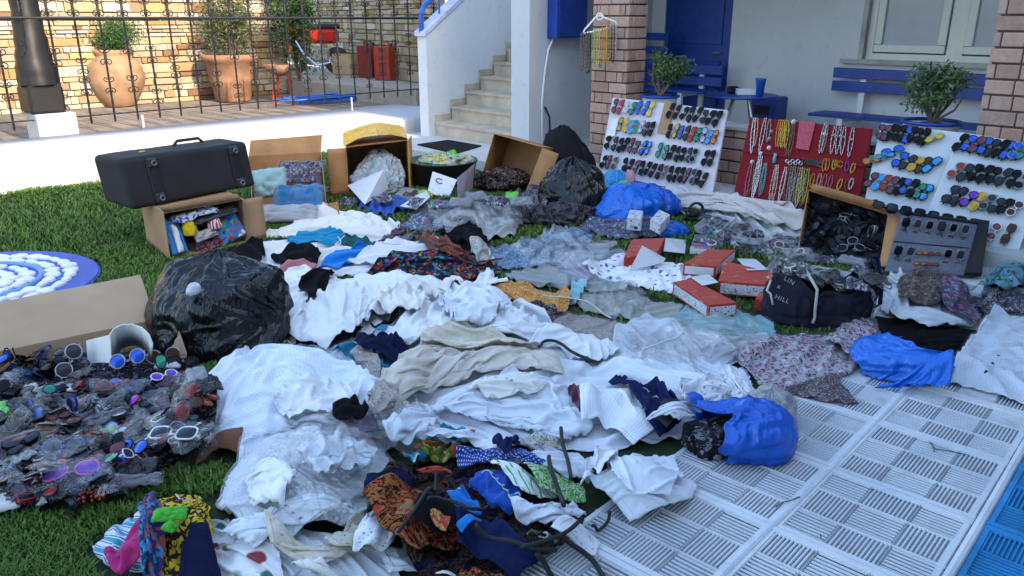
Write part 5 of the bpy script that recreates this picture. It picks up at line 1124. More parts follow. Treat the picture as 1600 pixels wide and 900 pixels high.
('lace_bundle','bright white lace bunch beside the crochet bundle','lace',[(552,840),(575,812),(600,812),(618,838),(598,872),(565,872)],lace('bright_lace',(.8,.81,.84),80,.26),dict(puff=.08,ex=.45,wr=1.6,wave=.05)),
# film over the kurta
('clear_film','shiny crumpled clear film over the film wrapped kurta','film',[(430,680),(500,662),(575,672),(628,700),(600,745),(570,790),(500,800),(430,765)],M['film_shiny'],dict(puff=.03,ex=.4,wr=1.8,thick=0,wave=.05)),
('clear_film','clear crumpled film spread between the crinkled shirt and the striped scarf','film',[(560,628),(640,615),(690,640),(650,690),(600,672)],M['film_shiny'],dict(puff=.03,ex=.4,wr=1.8,thick=0,wave=.05)),
# colourful swimwear
('base_black_cloth','black cloth under the printed swimwear','clothes',[(580,800),(600,750),(660,715),(780,705),(870,730),(905,785),(900,820),(850,860),(790,895),(660,895),(610,850)],patterned('black_gold_print',(.008,.008,.012),[(.02,.02,.05),(.10,.05,.02),(.01,.01,.012)],20,'blotch'),dict(puff=.06,ex=.3,wr=1.3)),
('striped_scarf','blue, green and white striped scarf under the white blouse','scarf',[(628,700),(650,672),(690,650),(740,650),(735,672),(690,690),(650,722)],BLUW,dict(puff=.04,ex=.3)),
('printed_blouse','green and red leaf printed top under the dotted scarf','top',[(648,705),(668,688),(715,690),(720,712),(690,722)],patterned('leaf_print',(.06,.08,.02),[(.18,.22,.03),(.25,.06,.02),(.4,.3,.1)],26,'floral',.5),dict(puff=.04,ex=.3)),
('twisted_scarf','white twisted sash above the dotted blue scarf','scarf',[(665,685),(700,670),(750,672),(800,690),(790,706),(740,698),(690,690)],WH['k'],dict(puff=.04,ex=.35,dirn=10)),
('beaded_collar','round beaded collar in white, blue and red','collar',[(802,690),(815,668),(845,662),(870,672),(870,690),(835,700)],MULTI,dict(puff=.03,ex=.1,wr=.4)),
('white_skirt','white muslin skirt between the collar and the green print','skirt',[(790,712),(860,690),(905,700),(925,735),(890,745),(840,730)],WH['b'],dict(puff=.05,ex=.3)),
('dotted_scarf','blue scarf with white dots','scarf',[(716,692),(760,696),(820,705),(850,718),(838,728),(780,722),(735,728),(720,712)],DOTB,dict(puff=.05,ex=.35)),
('navy_bikini','navy bikini with silver sequins','swimwear',[(572,770),(582,738),(608,720),(640,728),(644,762),(600,775)],NV,dict(puff=.06,ex=.3)),
('red_orange_shirt','orange red top with a white stripe','top',[(650,722),(668,712),(698,722),(706,738),(680,742)],fab('orange_red',(.50,.05,.02)),dict(puff=.05,ex=.25)),
('royal_blue_dress','royal blue crumpled dress in the coloured heap','dress',[(735,745),(755,722),(778,718),(800,748),(812,780),(795,798),(765,785),(750,770)],ROYAL,dict(puff=.09,ex=.35,dirn=40)),
('bright_blue_blouse','bright blue top with white print','top',[(698,758),(722,748),(745,765),(752,795),(722,800),(708,785)],patterned('blue_white_flower',(.01,.18,.55),[(.6,.62,.65)],22,'floral',.22),dict(puff=.06,ex=.3)),
('pale_green_scarf','white scarf with green edge','scarf',[(768,722),(790,716),(840,745),(868,775),(850,782),(815,762)],patterned('white_green_edge',(.72,.78,.76),[(.1,.45,.08),(.75,.78,.78)],5,'stripes'),dict(puff=.06,ex=.2)),
('green_blouse','bright green printed top','top',[(820,738),(840,728),(862,745),(885,765),(912,768),(912,782),(880,782),(845,768)],GREEN,dict(puff=.06,ex=.25)),
('white_ruffle','white ruffled blouse below the green top','blouse',[(800,775),(850,778),(900,790),(912,805),(870,820),(810,815)],WH['b'],dict(puff=.07,ex=.35)),
('tribal_swimsuit','black swimsuit with rust tribal pattern','swimwear',[(570,782),(600,770),(650,765),(700,770),(716,800),(712,850),(650,858),(600,830)],TRIB,dict(puff=.07,ex=.3)),
('black_swimsuit','black swimsuit with a round red emblem','swimwear',[(648,830),(655,790),(690,775),(715,790),(716,838),(690,850)],BK,dict(puff=.07,ex=.12,wr=.6)),
('navy_swimsuit','navy swimsuit with black straps at the bottom','swimwear',[(712,800),(740,785),(775,782),(808,812),(830,850),(840,885),(800,900),(760,880),(720,860)],NVB,dict(puff=.10,ex=.3)),
('light_blue_scrap','bright blue satin scrap on the navy swimsuit','cloth',[(714,802),(735,798),(752,806),(745,822),(722,825)],SKYB,dict(puff=.04,ex=.3)),
('black_fluffy_shawl','black fluffy shawl at the bottom edge','shawl',[(630,905),(655,862),(685,850),(720,862),(750,905)],BK,dict(puff=.09,ex=.4,wr=1.8,wave=.04)),
('white_tissue','small white crumpled tissue on the dark swimwear','tissue',[(678,850),(697,833),(717,848),(708,864)],WH['c'],dict(puff=.05,ex=.2)),
('gold_printed_shirt','dark shirt with gold leaves and dotted trim','shirt',[(825,835),(850,812),(880,812),(890,835),(860,850)],patterned('gold_leaf',(.03,.02,.02),[(.25,.2,.08),(.06,.12,.04),(.3,.1,.05)],28,'floral',.5),dict(puff=.06,ex=.3)),
('patterned_trousers','dark trousers with brown border at the bottom edge','trousers',[(720,880),(780,868),(800,905),(720,905)],TRIB,dict(puff=.05,ex=.3)),
('white_lace_collar','white lace collar over the black hangers','lace',[(868,800),(905,800),(938,840),(930,856),(895,838),(862,815)],lace('collar_lace',(.8,.81,.84),60,.24),dict(puff=.03,ex=.25)),
# right side
('pink_floral_blouse','packed blouse with grey and magenta floral print on the path','packet',[(1150,546),(1180,530),(1235,520),(1285,520),(1350,560),(1322,582),(1262,598),(1205,606)],FLORP,dict(film=True,puff=.06,ex=.14)),
('dark_floral_blouse','dark floral packed blouse, lowest of the packets on the path','packet',[(1217,606),(1262,596),(1305,578),(1338,628),(1290,626),(1245,616)],FLOR,dict(film=True,puff=.03)),
('violet_floral_packet','violet floral packet between the tote bag and the blue bag','packet',[(1290,530),(1330,490),(1372,500),(1378,555),(1345,565)],FLORP,dict(film=True,puff=.06)),
('black_trousers','black trousers under the bright blue carrier bag','trousers',[(1372,492),(1440,500),(1525,512),(1500,556),(1510,576),(1440,592),(1385,570)],BK,dict(puff=.06,ex=.15)),
('white_packed_shirts','pair of white packed shirts behind the black trousers','packet',[(1372,472),(1392,425),(1415,408),(1442,428),(1470,455),(1522,508),(1450,506),(1398,496)],WH['b'],dict(film=True,puff=.12,ex=.2)),
('floral_packet','dark packet of flowered scarves on the white shirts','packet',[(1402,450),(1425,425),(1462,408),(1505,450),(1470,470),(1425,468)],patterned('red_green_flowers',(.05,.04,.04),[(.4,.12,.06),(.12,.14,.05),(.3,.22,.16),(.06,.03,.05)],55,'floral',.5),dict(film=True,puff=.06)),
('violet_packet','packet of purple and grey accessories right of the flowered one','packet',[(1462,462),(1505,440),(1540,478),(1528,500),(1482,484)],patterned('violet_mix',(.05,.04,.06),[(.35,.08,.3),(.2,.2,.28),(.05,.06,.12)],40,'floral',.5),dict(film=True,puff=.06)),
('grey_packets','heap of dark grey packets at the right edge','packet',[(1530,480),(1545,440),(1570,408),(1620,405),(1620,490),(1560,485)],PKN,dict(film=True,puff=.10)),
('teal_packet','black and teal packed shirts at the right edge of the photo','packet',[(1540,442),(1560,415),(1590,402),(1625,405),(1625,440),(1575,450)],patterned('teal_black',(.02,.03,.04),[(.05,.25,.28),(.15,.3,.45)],12,'blotch'),dict(film=True,puff=.08)),
('white_packed_shirt','large white packed shirt with three dark buttons on the path','packet',[(1490,592),(1500,550),(1555,478),(1625,492),(1650,560),(1620,632),(1560,612)],WH['e'],dict(film=True,puff=.07,ex=.2,wr=1.0)),
]
C_ += [
('clear_film','clear shiny packet lying empty on the olive packed shirt','film',[(912,462),(950,448),(1002,452),(1010,478),(960,488)],M['film_shiny'],dict(ex=.35,wr=1.6,thick=0,wave=.06)),
('clear_film','clear shiny packet across the aqua shirt and the sheer shirts','film',[(1040,505),(1100,490),(1180,505),(1170,545),(1080,545)],M['film_shiny'],dict(ex=.35,wr=1.6,thick=0,wave=.06)),
('clear_film','clear shiny film over the blue patterned packed dress','film',[(800,385),(880,368),(960,380),(930,410),(840,412)],M['film_shiny'],dict(ex=.35,wr=1.6,thick=0,wave=.06)),
('clear_film','clear shiny film over the far packets before the tilted carton','film',[(660,325),(740,312),(820,322),(800,350),(700,352)],M['film_shiny'],dict(ex=.4,wr=1.8,thick=0,wave=.06)),
('clear_film','clear shiny film over the sheer shirt beside the pleated one','film',[(985,520),(1050,505),(1120,530),(1080,568),(1010,560)],M['film_shiny'],dict(ex=.35,wr=1.6,thick=0,wave=.06)),
('white_blouse','small white blouse crumpled on the right shoulder of the bunched blouse','blouse',[(590,462),(640,448),(668,462),(650,482),(610,486)],WH['c'],dict(ex=.45,puff=.03,wr=1.4)),
('white_blouse','small white blouse rumpled on top of the long kaftan','blouse',[(690,468),(745,455),(790,470),(770,495),(715,496)],WH['b'],dict(ex=.45,puff=.04,wr=1.4)),
('white_vest','thin white vest twisted over the pale blue white crinkled shirt','vest',[(430,612),(500,588),(560,600),(545,628),(470,642)],WH['a'],dict(ex=.5,puff=.02,wr=1.4)),
('white_vest','white vest bunched between the cream jacket and the motif blouse','vest',[(735,600),(800,583),(850,590),(835,612),(770,622)],WH['c'],dict(ex=.5,puff=.03,wr=1.4)),
('white_scarf','white gauze scarf between the motif blouse and the clear film','scarf',[(600,650),(650,632),(690,648),(665,672),(610,672)],WH['s'],dict(ex=.5,puff=.03,wr=1.4)),
('white_vest','white vest crumpled on the pleated shirt right of the navy shirt','vest',[(1065,600),(1110,588),(1140,605),(1120,628),(1075,632)],WH['a'],dict(ex=.5,puff=.03,wr=1.4)),
('grey_lace','grey white lace piece between the crinkled shirt and the cream jacket','lace',[(588,590),(620,598),(618,628),(590,640),(575,615)],LEOP,dict(ex=.45,puff=.02,wr=1.2)),
('black_scrap','black strap tangle showing beside the crinkled shirt hem','straps',[(520,640),(545,628),(575,635),(560,652),(530,655)],BK,dict(ex=.5,puff=.01,wr=1.4)),
('navy_scrap','navy scrap between the white sash and the bead collar','cloth',[(770,690),(800,680),(812,694),(790,706)],NVB,dict(ex=.4,puff=.02)),
('pale_blue_vest','pale blue vest rumpled on the film wrapped kurta','vest',[(470,690),(540,672),(585,690),(570,725),(500,735)],WH['b'],dict(ex=.5,puff=.03,wr=1.3,film=True)),
('pale_blue_vest','pale vest folded at the left side of the film wrapped kurta','vest',[(385,735),(430,712),(460,740),(440,780),(395,785)],WH['a'],dict(ex=.45,puff=.03,wr=1.3)),
('white_sock','white crumpled ankle sock below the beige waistband','sock',[(455,872),(500,862),(540,872),(520,893),(470,893)],WH['c'],dict(ex=.5,puff=.03,wr=1.4)),
]
CL = {}
for nm, lb, ct, pl, mt, op in C_:
    op['puff'] = op.get('puff', 0)*.72; o = cloth(nm, lb, ct, pl, mt, **op); CL[lb] = o

cloth('white_bundle', 'large folded white shirt bundle on the tiles left of the deep blue bag', 'bundle', [(908,722),(925,695),(985,688),(1045,686),(1072,702),(1090,755),(1076,795),(1030,812),(985,818),(948,795),(915,755)], WH['b'], puff=.28, ex=.24, wr=1.0, stiff=.4, grow=1.0)
cloth('white_shirt', 'white shirt with folded collar and placket lying on top of the bundle', 'shirt', [(950,706),(1005,698),(1052,708),(1068,742),(1046,772),(992,778),(956,752)], WH['b'], ex=.12, wr=.7, stiff=.5, grow=1.0)
cloth('white_cuff', 'white shirt front folded over the left edge of the bundle', 'shirt', [(912,722),(935,692),(965,700),(962,740),(935,758)], WH['a'], ex=.2, grow=1.0)
# ------------------------------------------------------------------ bags and sacks
c = on_h(345,545); c = np.array([c[0], c[1]+.12, 0])
gb = sack('garbage_bag', 'bulging shiny black garbage bag beside the big white blouse', 'garbage bag', c, .36,.32,.44, BLKBAG, 3, neck=.25, lean=(-.03,.1), n=160, m=220)
p = Q(302,452,c[1]-.26); sack('white_lining', '', '', p-Z_*.02, .03,.05,.05, plain('pale_lining', (.6,.62,.66), .5), 41, n=24, m=30, parent=gb)
c = G(905,345,0); sack('black_sack', 'shiny black plastic sack in front of the brick pillar', 'sack', c+np.array([.02,.25,0]), .30,.26,.46, BLKBAG, 5, neck=.15, lean=(-.05,.1))
c = G(888,300,0); sack('black_sack', 'dull black sack standing behind the shiny one against the wall', 'sack', c+np.array([.05,.35,0]), .26,.25,.60, fab('matt_black_sack', (.018,.018,.02)), 6, neck=.1, lean=(-.1,.05))
c = G(880,352,0); sack('dark_garment', 'black crumpled garment bunched at the foot of the shiny sack', 'clothes', c+np.array([.0,.1,0]), .26,.15,.17, patterned('dark_garm', (.018,.018,.02), [(.08,.07,.08), (.02,.02,.02)], 9, 'blotch'), 7, amp=1.4)
c = G(985,352,0); sack('blue_carrier_bag', 'large bright blue carrier bag, left of the pair beside the black sack', 'bag', c+np.array([-.03,.16,0]), .29,.20,.30, BLUBAG, 8, amp=1.2, lean=(.05,.05))
c = G(1035,345,0); sack('blue_carrier_bag', 'deep blue carrier bag, behind and right of the bright blue one', 'bag', c+np.array([-.08,.25,0]), .24,.2,.27, BLUBAG2, 9, amp=1.2)
c = G(968,318,0); sack('sky_blue_bag', 'pale blue bag of green and pink things under the left display board', 'bag', c+np.array([.0,.3,0]), .2,.18,.26, SKYBAG, 10, amp=1.2)
c = G(1052,370,0); sack('blue_carrier_bag', 'small bright blue carrier bag in front of the white eyeglass boxes', 'bag', c+np.array([0,.06,0]), .12,.1,.11, BLUBAG, 11, amp=1.2)
p = Q(975,288,7.0); sack('green_toy', 'green packet on top of the pale blue bag', 'toy', p-Z_*.05, .08,.07,.09, patterned('grn_pk', (.05,.35,.06), [(.3,.5,.3)], 30, 'blotch'), 12, n=40, m=50)
p = Q(985,275,7.0); sack('pink_toy', 'pale pink soft toy on top of the pale blue bag', 'toy', p-Z_*.06, .04,.04,.12, fab('pink_toy', (.55,.35,.36)), 13, n=40, m=50, amp=1.6)
# small white eyeglass cartons
def solid_box(name, label, cat, top, h, mats, group=None, bev=.003):
    top = [np.array(p, float) for p in top]; bot = [p-np.array([0,0,h]) for p in top]
    t = thing(name, label, cat, (bot[0]+bot[2])/2, group)
    MB().hexa(bot, top).build('carton', mats[0], t)
    n_ = np.cross(top[1]-top[0], top[2]-top[0]); n_ /= np.linalg.norm(n_)
    if n_[2] < 0: n_ = -n_
    c_ = sum(top)/4; q = [c_+(p-c_)*.985+n_*.002 for p in top]; MB().panel(q, .003).build('printed_lid', mats[1], t)
    for i in range(4):
        j = (i+1) % 4; a, b_ = top[i], top[j]; o_ = np.cross(b_-a, [0,0,1.]); o_ /= np.linalg.norm(o_)+1e-9
        if np.dot(o_, (a+b_)/2-c_) < 0: o_ = -o_
        if np.dot(o_[:2], -((a+b_)/2)[:2]) > 0:
            cc = (a+b_)/2-Z_*h*.5; e = b_-a; q = [a+e*.05-Z_*h*.12+o_*.0015, b_-e*.05-Z_*h*.12+o_*.0015, b_-e*.05-Z_*h*.88+o_*.0015, a+e*.05-Z_*h*.88+o_*.0015]
            MB().panel(q, .002).build('side_label', mats[2], t)
    hput(np.array([p[0] for p in top]), np.array([p[1] for p in top]), np.array([p[2] for p in top]), 3); stamp(top, float(c_[2])); return t
def pbox(name, label, cat, pxs, h, mats, lift=0., group=None):
    c_ = np.mean(pxs, 0); z = .05
    for _ in range(4): p = G(c_[0], c_[1], z); z = float(hget(p[0], p[1]))*.7+h+lift
    z = max(z, h+.02); return solid_box(name, label, cat, [G(px, py, z) for px, py in pxs], h, mats, group)
SIDEP = patterned('carton_side_print', (.62,.62,.66), [(.08,.10,.3), (.35,.1,.1), (.02,.02,.03), (.5,.5,.55)], 60, 'floral', .33, .5)
GREYB = plain('grey_white_box', (.5,.51,.54), .5, var=.05); WIN = patterned('box_window', (.6,.6,.64), [(.03,.04,.10), (.3,.3,.5)], 26, 'floral', .35, .4)
REDG = 'red printed shoe style cartons between the packets and the tote bag'
pbox('red_carton', 'red carton farthest left, nearest the grass strip and the blue bags', 'box', [(975,402),(1025,398),(1040,372),(987,375)], .07, (REDC, REDC, REDC), group=REDG)
pbox('red_carton', 'red carton with a white flank, middle of the upper row', 'box', [(1068,413),(1118,417),(1149,391),(1105,390)], .07, (REDC, REDC, WCARD), group=REDG)
pbox('red_carton', 'long red carton with white printed side lying lowest, in front of the aqua packet', 'box', [(1052,441),(1108,478),(1152,474),(1080,436)], .075, (REDC, REDC, SIDEP), group=REDG)
pbox('red_carton', 'red carton with blue picture side, under the white pamphlet beside the tote bag', 'box', [(1122,440),(1212,447),(1206,426),(1132,408)], .08, (REDC, REDC, SIDEP), .01, group=REDG)
pbox('red_carton', 'small red carton half hidden behind the tote bag', 'box', [(1180,468),(1220,474),(1222,458),(1188,456)], .06, (REDC, REDC, REDC), group=REDG)
pbox('orange_carton', 'orange and blue printed carton above the red ones', 'box', [(1078,388),(1108,390),(1116,370),(1086,367)], .04, (WCARD, patterned('orange_blue_print', (.55,.16,.03), [(.05,.08,.35), (.6,.5,.3)], 16, 'floral', .5, .4), WCARD))
pbox('eyeglass_box', 'small white window box on the left blue bag', 'box', [(980,341),(1002,343),(1005,330),(984,328)], .09, (GREYB, WIN, WIN), .02)
pbox('eyeglass_box', 'tilted white window box on the small blue bag', 'box', [(1016,344),(1032,352),(1047,336),(1030,328)], .07, (GREYB, WIN, WIN), .05)
def paper(label, pxs, dz=(.012,.012,.012,.012), mat=None, name='paper', cat='paper', th=.0015):
    return card(label, pxs, dz, mat, name, cat, th)
PRINT = patterned('printed_text_paper', (.66,.66,.67), [(.2,.2,.25), (.35,.33,.35)], 120, 'floral', .22, .6)
paper('white pamphlet lying on the red carton beside the tote bag', [(1151,407),(1180,405),(1200,422),(1168,423)], mat=PRINT)
paper('white printed pamphlet between the first two red cartons', [(1040,376),(1072,376),(1070,396),(1037,394)], (.03,.03,.05,.05), PRINT)
paper('white folded card over the lowest red carton', [(1078,433),(1106,431),(1122,446),(1098,447)], mat=WCARD)
paper('white sheet leaning on the farthest left red carton', [(983,424),(1036,412),(1040,405),(1003,388)], (.01,.02,.03,.09), PRINT)
paper('white card lying in front of the yellow taped carton', [(570,320),(607,298),(600,268),(543,290)], (.02,.02,.14,.12), name='white_card', cat='card')
t_ = [(668,300),(700,312),(714,281),(676,268)]; a_, b_, c_, d_ = [Q(px, py, y_) for (px, py), y_ in zip(t_, (7.30,7.20,7.42,7.52))]
o = MB().panel([a_, b_, c_, d_], .003).build('white_card', patterned('scribbled_card', (.66,.66,.70), [(.45,.45,.52)], 30, 'floral', .2, .6), None); tag(o, 'white card with a curved black mark left of the tilted brown carton', 'card')
def onc(u, v): p = (a_*(1-u)+b_*u)*(1-v)+(d_*(1-u)+c_*u)*v; n_ = np.cross(b_-a_, d_-a_); n_ /= np.linalg.norm(n_); n_ = n_ if n_[1] < 0 else -n_; return p+n_*.006
o = MB().tube([onc(.38+.16*math.cos(a)*1.0, .66-.10*math.sin(a)) for a in np.linspace(.5, 5.3, 14)], .004, 6).build('pen_mark', M['black'], None); tag(o, 'black curved pen mark shaped like the letter C on the white card', 'mark')
paper('white panel leaning against the tilted brown carton', [(716,312),(738,296),(742,256),(714,280)], (.02,.02,.2,.16), plain('mauve_card', (.50,.42,.50), .6), 'white_card', 'card')
paper('white card flap of the opened small box near the grass', [(625,322),(650,328),(672,308),(665,296)], (.02,.01,.05,.06), name='white_card', cat='card')
def tray(label, pxs, h=.05, fill=True, cat='box', mat=None):
    c_ = np.mean(pxs, 0); z = float(on_h(*c_)[2])+h; top = [G(px, py, z) for px, py in pxs]; bot = [p-Z_*h*.95 for p in top]; cc = sum(bot)/4; bot = [cc+(p-cc)*.94 for p in bot]
    t = thing('open_box', label, cat, cc); b = MB()
    for i in range(4): j = (i+1) % 4; b.panel([bot[i], bot[j], top[j], top[i]], .003)
    b.panel(bot, .003); b.build('box_body', mat or GREYB, t); stamp(bot, z-.6*h); return top, bot
TR = [tray('open white box with black glasses, farthest of the trays on the white sheet', [(1085,353),(1122,364),(1150,340),(1112,332)]),
      tray('open white box left of the white sheet edge, second tray', [(1130,364),(1168,374),(1186,353),(1150,345)]),
      tray('white box beside the carton of black sunglasses', [(1206,384),(1248,392),(1250,366),(1214,362)], .06),
      tray('long white open box behind the tote bag', [(1252,432),(1322,452),(1334,426),(1270,414)], .05),
      tray('white box half filled with packets between the red cartons and the tote bag', [(1196,420),(1240,438),(1262,412),(1212,402)], .05),
      tray('opened white box near the grass strip and the trinkets', [(618,303),(655,312),(670,300),(632,292)], .05)]
# ------------------------------------------------------------------ sunglasses
def lens_pts(kind, rx, rz, n=16):
    out = []
    for k in range(n):
        a = 2*math.pi*k/n; c, s = math.cos(a), math.sin(a); e = {'round':1., 'square':.62, 'aviator':.85, 'cat':.8}[kind]
        x = math.copysign(abs(c)**e, c)*rx; z = math.copysign(abs(s)**e, s)*rz
        if kind == 'aviator' and z < 0: x *= 1-.25*(-z/rz)
        if kind == 'cat': z += .25*rz*(x/rx) if z > 0 else 0
        out.append((x, z))
    return out
_GM = {}
def glass_meshes(kind):
    if kind in _GM: return _GM[kind]
    rx, rz = {'round':(.026,.026), 'square':(.029,.022), 'aviator':(.030,.027), 'cat':(.030,.022)}[kind]; cx = rx+.009; fr = MB(); L = []
    for s in (-1, 1):
        pts = [(x if s > 0 else -x, z) for x, z in lens_pts(kind, rx, rz)]; n = len(pts)
        V = [(s*cx+x*.98, .006-(x*x+z*z)*3.0, z*.98) for x, z in pts]+[(s*cx+x*.5, .0075-(x*x+z*z)*.75, z*.5) for x, z in pts]+[(s*cx, .008, 0)]
        F = [(i, (i+1)%n, n+(i+1)%n, n+i) for i in range(n)]+[(n+i, n+(i+1)%n, 2*n) for i in range(n)]; L.append((V, F))
        ring_ = [np.array((s*cx+x, .005-(x*x+z*z)*3.0, z)) for x, z in pts]; 
        fr.tube(ring_+[ring_[0]], .0032, 5, cap=False)
        fr.tube([(s*(cx+rx), .003, .006), (s*(cx+rx+.006), -.004, .007), (s*(cx+rx+.004), -.018, .006)], [.0035,.004,.0035], 5)
        fr.tube([(s*(cx+rx+.004), -.018, .006), (s*.01, -.020-.004*(s+1), .004), (-s*(cx+.01), -.022-.004*(s+1), -.004), (-s*(cx+rx*.9), -.020-.004*(s+1), -.016)], [.003,.0028,.003,.0035], 5)
    fr.tube([(-.010,.004,.006), (0,.009,.010), (.010,.004,.006)], .0032, 5)
    _GM[kind] = (fr, L, {}); return _GM[kind]
def gmesh(kind, which, mat):
    fr, L, cache = glass_meshes(kind); key = (which, mat.name)
    if key not in cache:
        me = bpy.data.meshes.new('glasses_'+('frame' if which == 'f' else 'lens')); V, F = (fr.V, fr.F) if which == 'f' else L[which]
        me.from_pydata([tuple(v) for v in V], [], F); me.materials.append(mat); me.polygons.foreach_set('use_smooth', [True]*len(F)); cache[key] = me
    return cache[key]
LENS = {}
def lensm(nm, c, rough=.08, metal=.0):
    t = NT('lens_'+nm); lw = t.node('ShaderNodeLayerWeight', i_Blend=.4); t.set(t.mix(lw.outputs['Facing'], c, tuple(min(1, x*1.5+.01) for x in c)), rough+.10, metal*.75, .12 if max(c) < .12 else .35); LENS[nm] = t.m
for nm, c, mt in (('black',(.005,.005,.008),0),('brown',(.07,.03,.02),0),('blue',(.012,.08,.42),.45),('sky',(.03,.24,.50),.45),('green',(.015,.18,.12),.45),('gold',(.42,.25,.02),.5),('orange',(.45,.13,.015),.4),('red',(.25,.025,.02),.3),('purple',(.13,.03,.34),.4),('silver',(.28,.31,.36),.6),('grey',(.03,.032,.045),.0),('yellow',(.45,.40,.04),.3),('wine',(.12,.03,.05),.1)): lensm(nm, c, metal=mt)
FRM = {n_: plain('frame_'+n_, c, .3, 0 if n_ not in ('gold','silver') else .8, var=.05, spec=.15) for n_, c in (('black',(.006,.006,.007)),('white',(.72,.72,.72)),('brown',(.10,.04,.02)),('gold',(.6,.42,.15)),('silver',(.28,.28,.30)),('red',(.4,.02,.02)),('blue',(.02,.06,.3)),('pink',(.5,.12,.3)))}
def glasses(label, c, ax, nrm, lens='black', frame='black', kind='square', sc=1., group=None, sleeve=None, cat='sunglasses', parts=True):
    """ax: from lens to lens; nrm: the way the lenses look"""
    ax = np.array(ax, float); ax /= np.linalg.norm(ax); ny = np.array(nrm, float); ny = ny-ax*np.dot(ax, ny); ny /= np.linalg.norm(ny); uz = np.cross(ax, ny)
    Mx = Matrix(((ax[0], ny[0], uz[0], c[0]), (ax[1], ny[1], uz[1], c[1]), (ax[2], ny[2], uz[2], c[2]), (0,0,0,1))) @ Matrix.Scale(sc, 4)
    r_ = bpy.data.objects.new('sunglasses', None); COL.objects.link(r_); r_.matrix_world = Mx; r_.empty_display_size = .02; tag(r_, label, cat, group)
    fo_ = bpy.data.objects.new('frame', gmesh(kind, 'f', FRM[frame])); COL.objects.link(fo_); fo_.parent = r_
    for k in (0, 1): l = bpy.data.objects.new('lens', gmesh(kind, k, LENS[lens])); COL.objects.link(l); l.parent = r_
    if sleeve is not None: s_ = bpy.data.objects.new('plastic_sleeve', SLV[sleeve % len(SLV)]); COL.objects.link(s_); s_.parent = r_
    return r_
SLV = []
for k in range(6):
    n = 14; m = 9; u = np.linspace(-1, 1, n)[:, None]; v = np.linspace(-1, 1, m)[None]; q = np.stack([u*3+0*v, v*2+0*u, u*0+v*0+k*9.1], -1)
    V = np.stack([u*.098+0*v, .016+.010*noise3(q)+.012*np.abs(noise3(q*2.4))-.028*np.maximum(np.abs(u)**4, np.abs(v)**4), v*.044+.006*noise3(q)], -1).reshape(-1, 3)
    me = bpy.data.meshes.new('sleeve'); me.from_pydata([tuple(x) for x in V], [], [tuple(int(i) for i in f) for f in grid_faces(n, m)]); me.polygons.foreach_set('use_smooth', [True]*len(me.polygons)); me.materials.append(M['film']); SLV.append(me)
# ------------------------------------------------------------------ display boards
FOAM = plain('white_foam_board', (.60,.56,.60), .7, var=.03, bump=.1)
def board(name, label, TL, TR_, BR, BL__, mat, th=.03, cat='display board'):
    q = [np.array(p) for p in (BL__, BR, TR_, TL)]; n_ = np.cross(q[1]-q[0], q[3]-q[0]); n_ /= np.linalg.norm(n_); dd_ = q[2]-EYE; q[2] = EYE+dd_*(np.dot(q[0]-EYE, n_)/np.dot(dd_, n_))
    if n_[1] > 0: n_ = -n_
    b = MB(); b.hexa([p-n_*th for p in q], q); o = b.build(name, mat, None); s_ = o.modifiers.new('round', 'BEVEL'); s_.width = .004; tag(o, label, cat); return q, n_
ORD = ['first','second','third','fourth','fifth','sixth','seventh','eighth','ninth','tenth','eleventh','twelfth','thirteenth','fourteenth','fifteenth','sixteenth','seventeenth','eighteenth','nineteenth','twentieth']
LN = {'silver':'silver mirrored','sky':'sky blue mirrored','blue':'blue mirrored','green':'green mirrored','gold':'gold mirrored','wine':'wine brown'}
def row(q, n_, x0, y0, x1, y1, items, rowname, boardname, tilt, group, sc=1., jit=1.):
    rnd = random.Random(x0*7+y0); ux = (q[1]-q[0])/np.linalg.norm(q[1]-q[0]); uy = (q[3]-q[0]); uy = uy/np.linalg.norm(uy); N_ = len(items)
    for i, it in enumerate(items):
        f = i/max(1, N_-1); px = x0+(x1-x0)*f+rnd.uniform(-1,1)*jit; py = y0+(y1-y0)*f+rnd.uniform(-1.5,1.5)*jit
        if it is None: continue
        ln, fr, kd = (it+('black','square'))[:3] if isinstance(it, tuple) else (it, 'black', rnd.choice(('square','square','round','cat','aviator')))
        p = PL(px, py, q[0], n_)+n_*.034; a = R(tilt+rnd.uniform(-9,9)); ax = uy*math.cos(a)+ux*math.sin(a)
        glasses(f'{LN.get(ln, ln)} {fr}-framed sunglasses, {ORD[i]} from left, {rowname}, {boardname}', p, ax, n_+ux*rnd.uniform(-.25,.25)+uy*rnd.uniform(-.1,.3), ln, fr, kd, sc*rnd.uniform(.95,1.04), group)
q1_, n1 = board('display_board', 'white foam display board leaning beside the brick pillar, full of sunglasses', Q(957,152,8.0), Q(1137,172,7.12), Q(1112,307,6.86), Q(934,270,7.7), FOAM)
B1N = 'left white board'; gB1 = 'sunglasses on the left white board'
row(q1_, n1, 963,168,1020,172, ['wine',('red','red','cat'),('silver','white','round'),'green',('blue','blue','round'),('blue','blue','square'),('yellow','gold','cat')], 'upper left row', B1N, 12, gB1)
row(q1_, n1, 1050,175,1124,186, ['black','black','black','black','black','grey','black','black'], 'upper right row', B1N, 22, gB1, 1.05)
row(q1_, n1, 972,196,1021,204, ['gold',('gold','gold','aviator'),('sky','silver','round'),('green','silver','round'),('silver','silver','round'),'brown','black'], 'second row left', B1N, 8, gB1)
row(q1_, n1, 1049,205,1119,216, ['black',('gold','black','square'),('blue','black','round'),'grey',('red','red','square'),('green','black','round'),('silver','black','square'),('sky','blue','square'),('orange','brown','round')], 'second row right', B1N, 12, gB1)
row(q1_, n1, 953,224,1114,250, ['black','grey','black','black','wine','wine','blue',('sky','blue','round'),None,('green','black','square'),'green','black','black','black','grey',('black','silver','round'),None,'black','black'][:20], 'third row', B1N, 12, gB1)
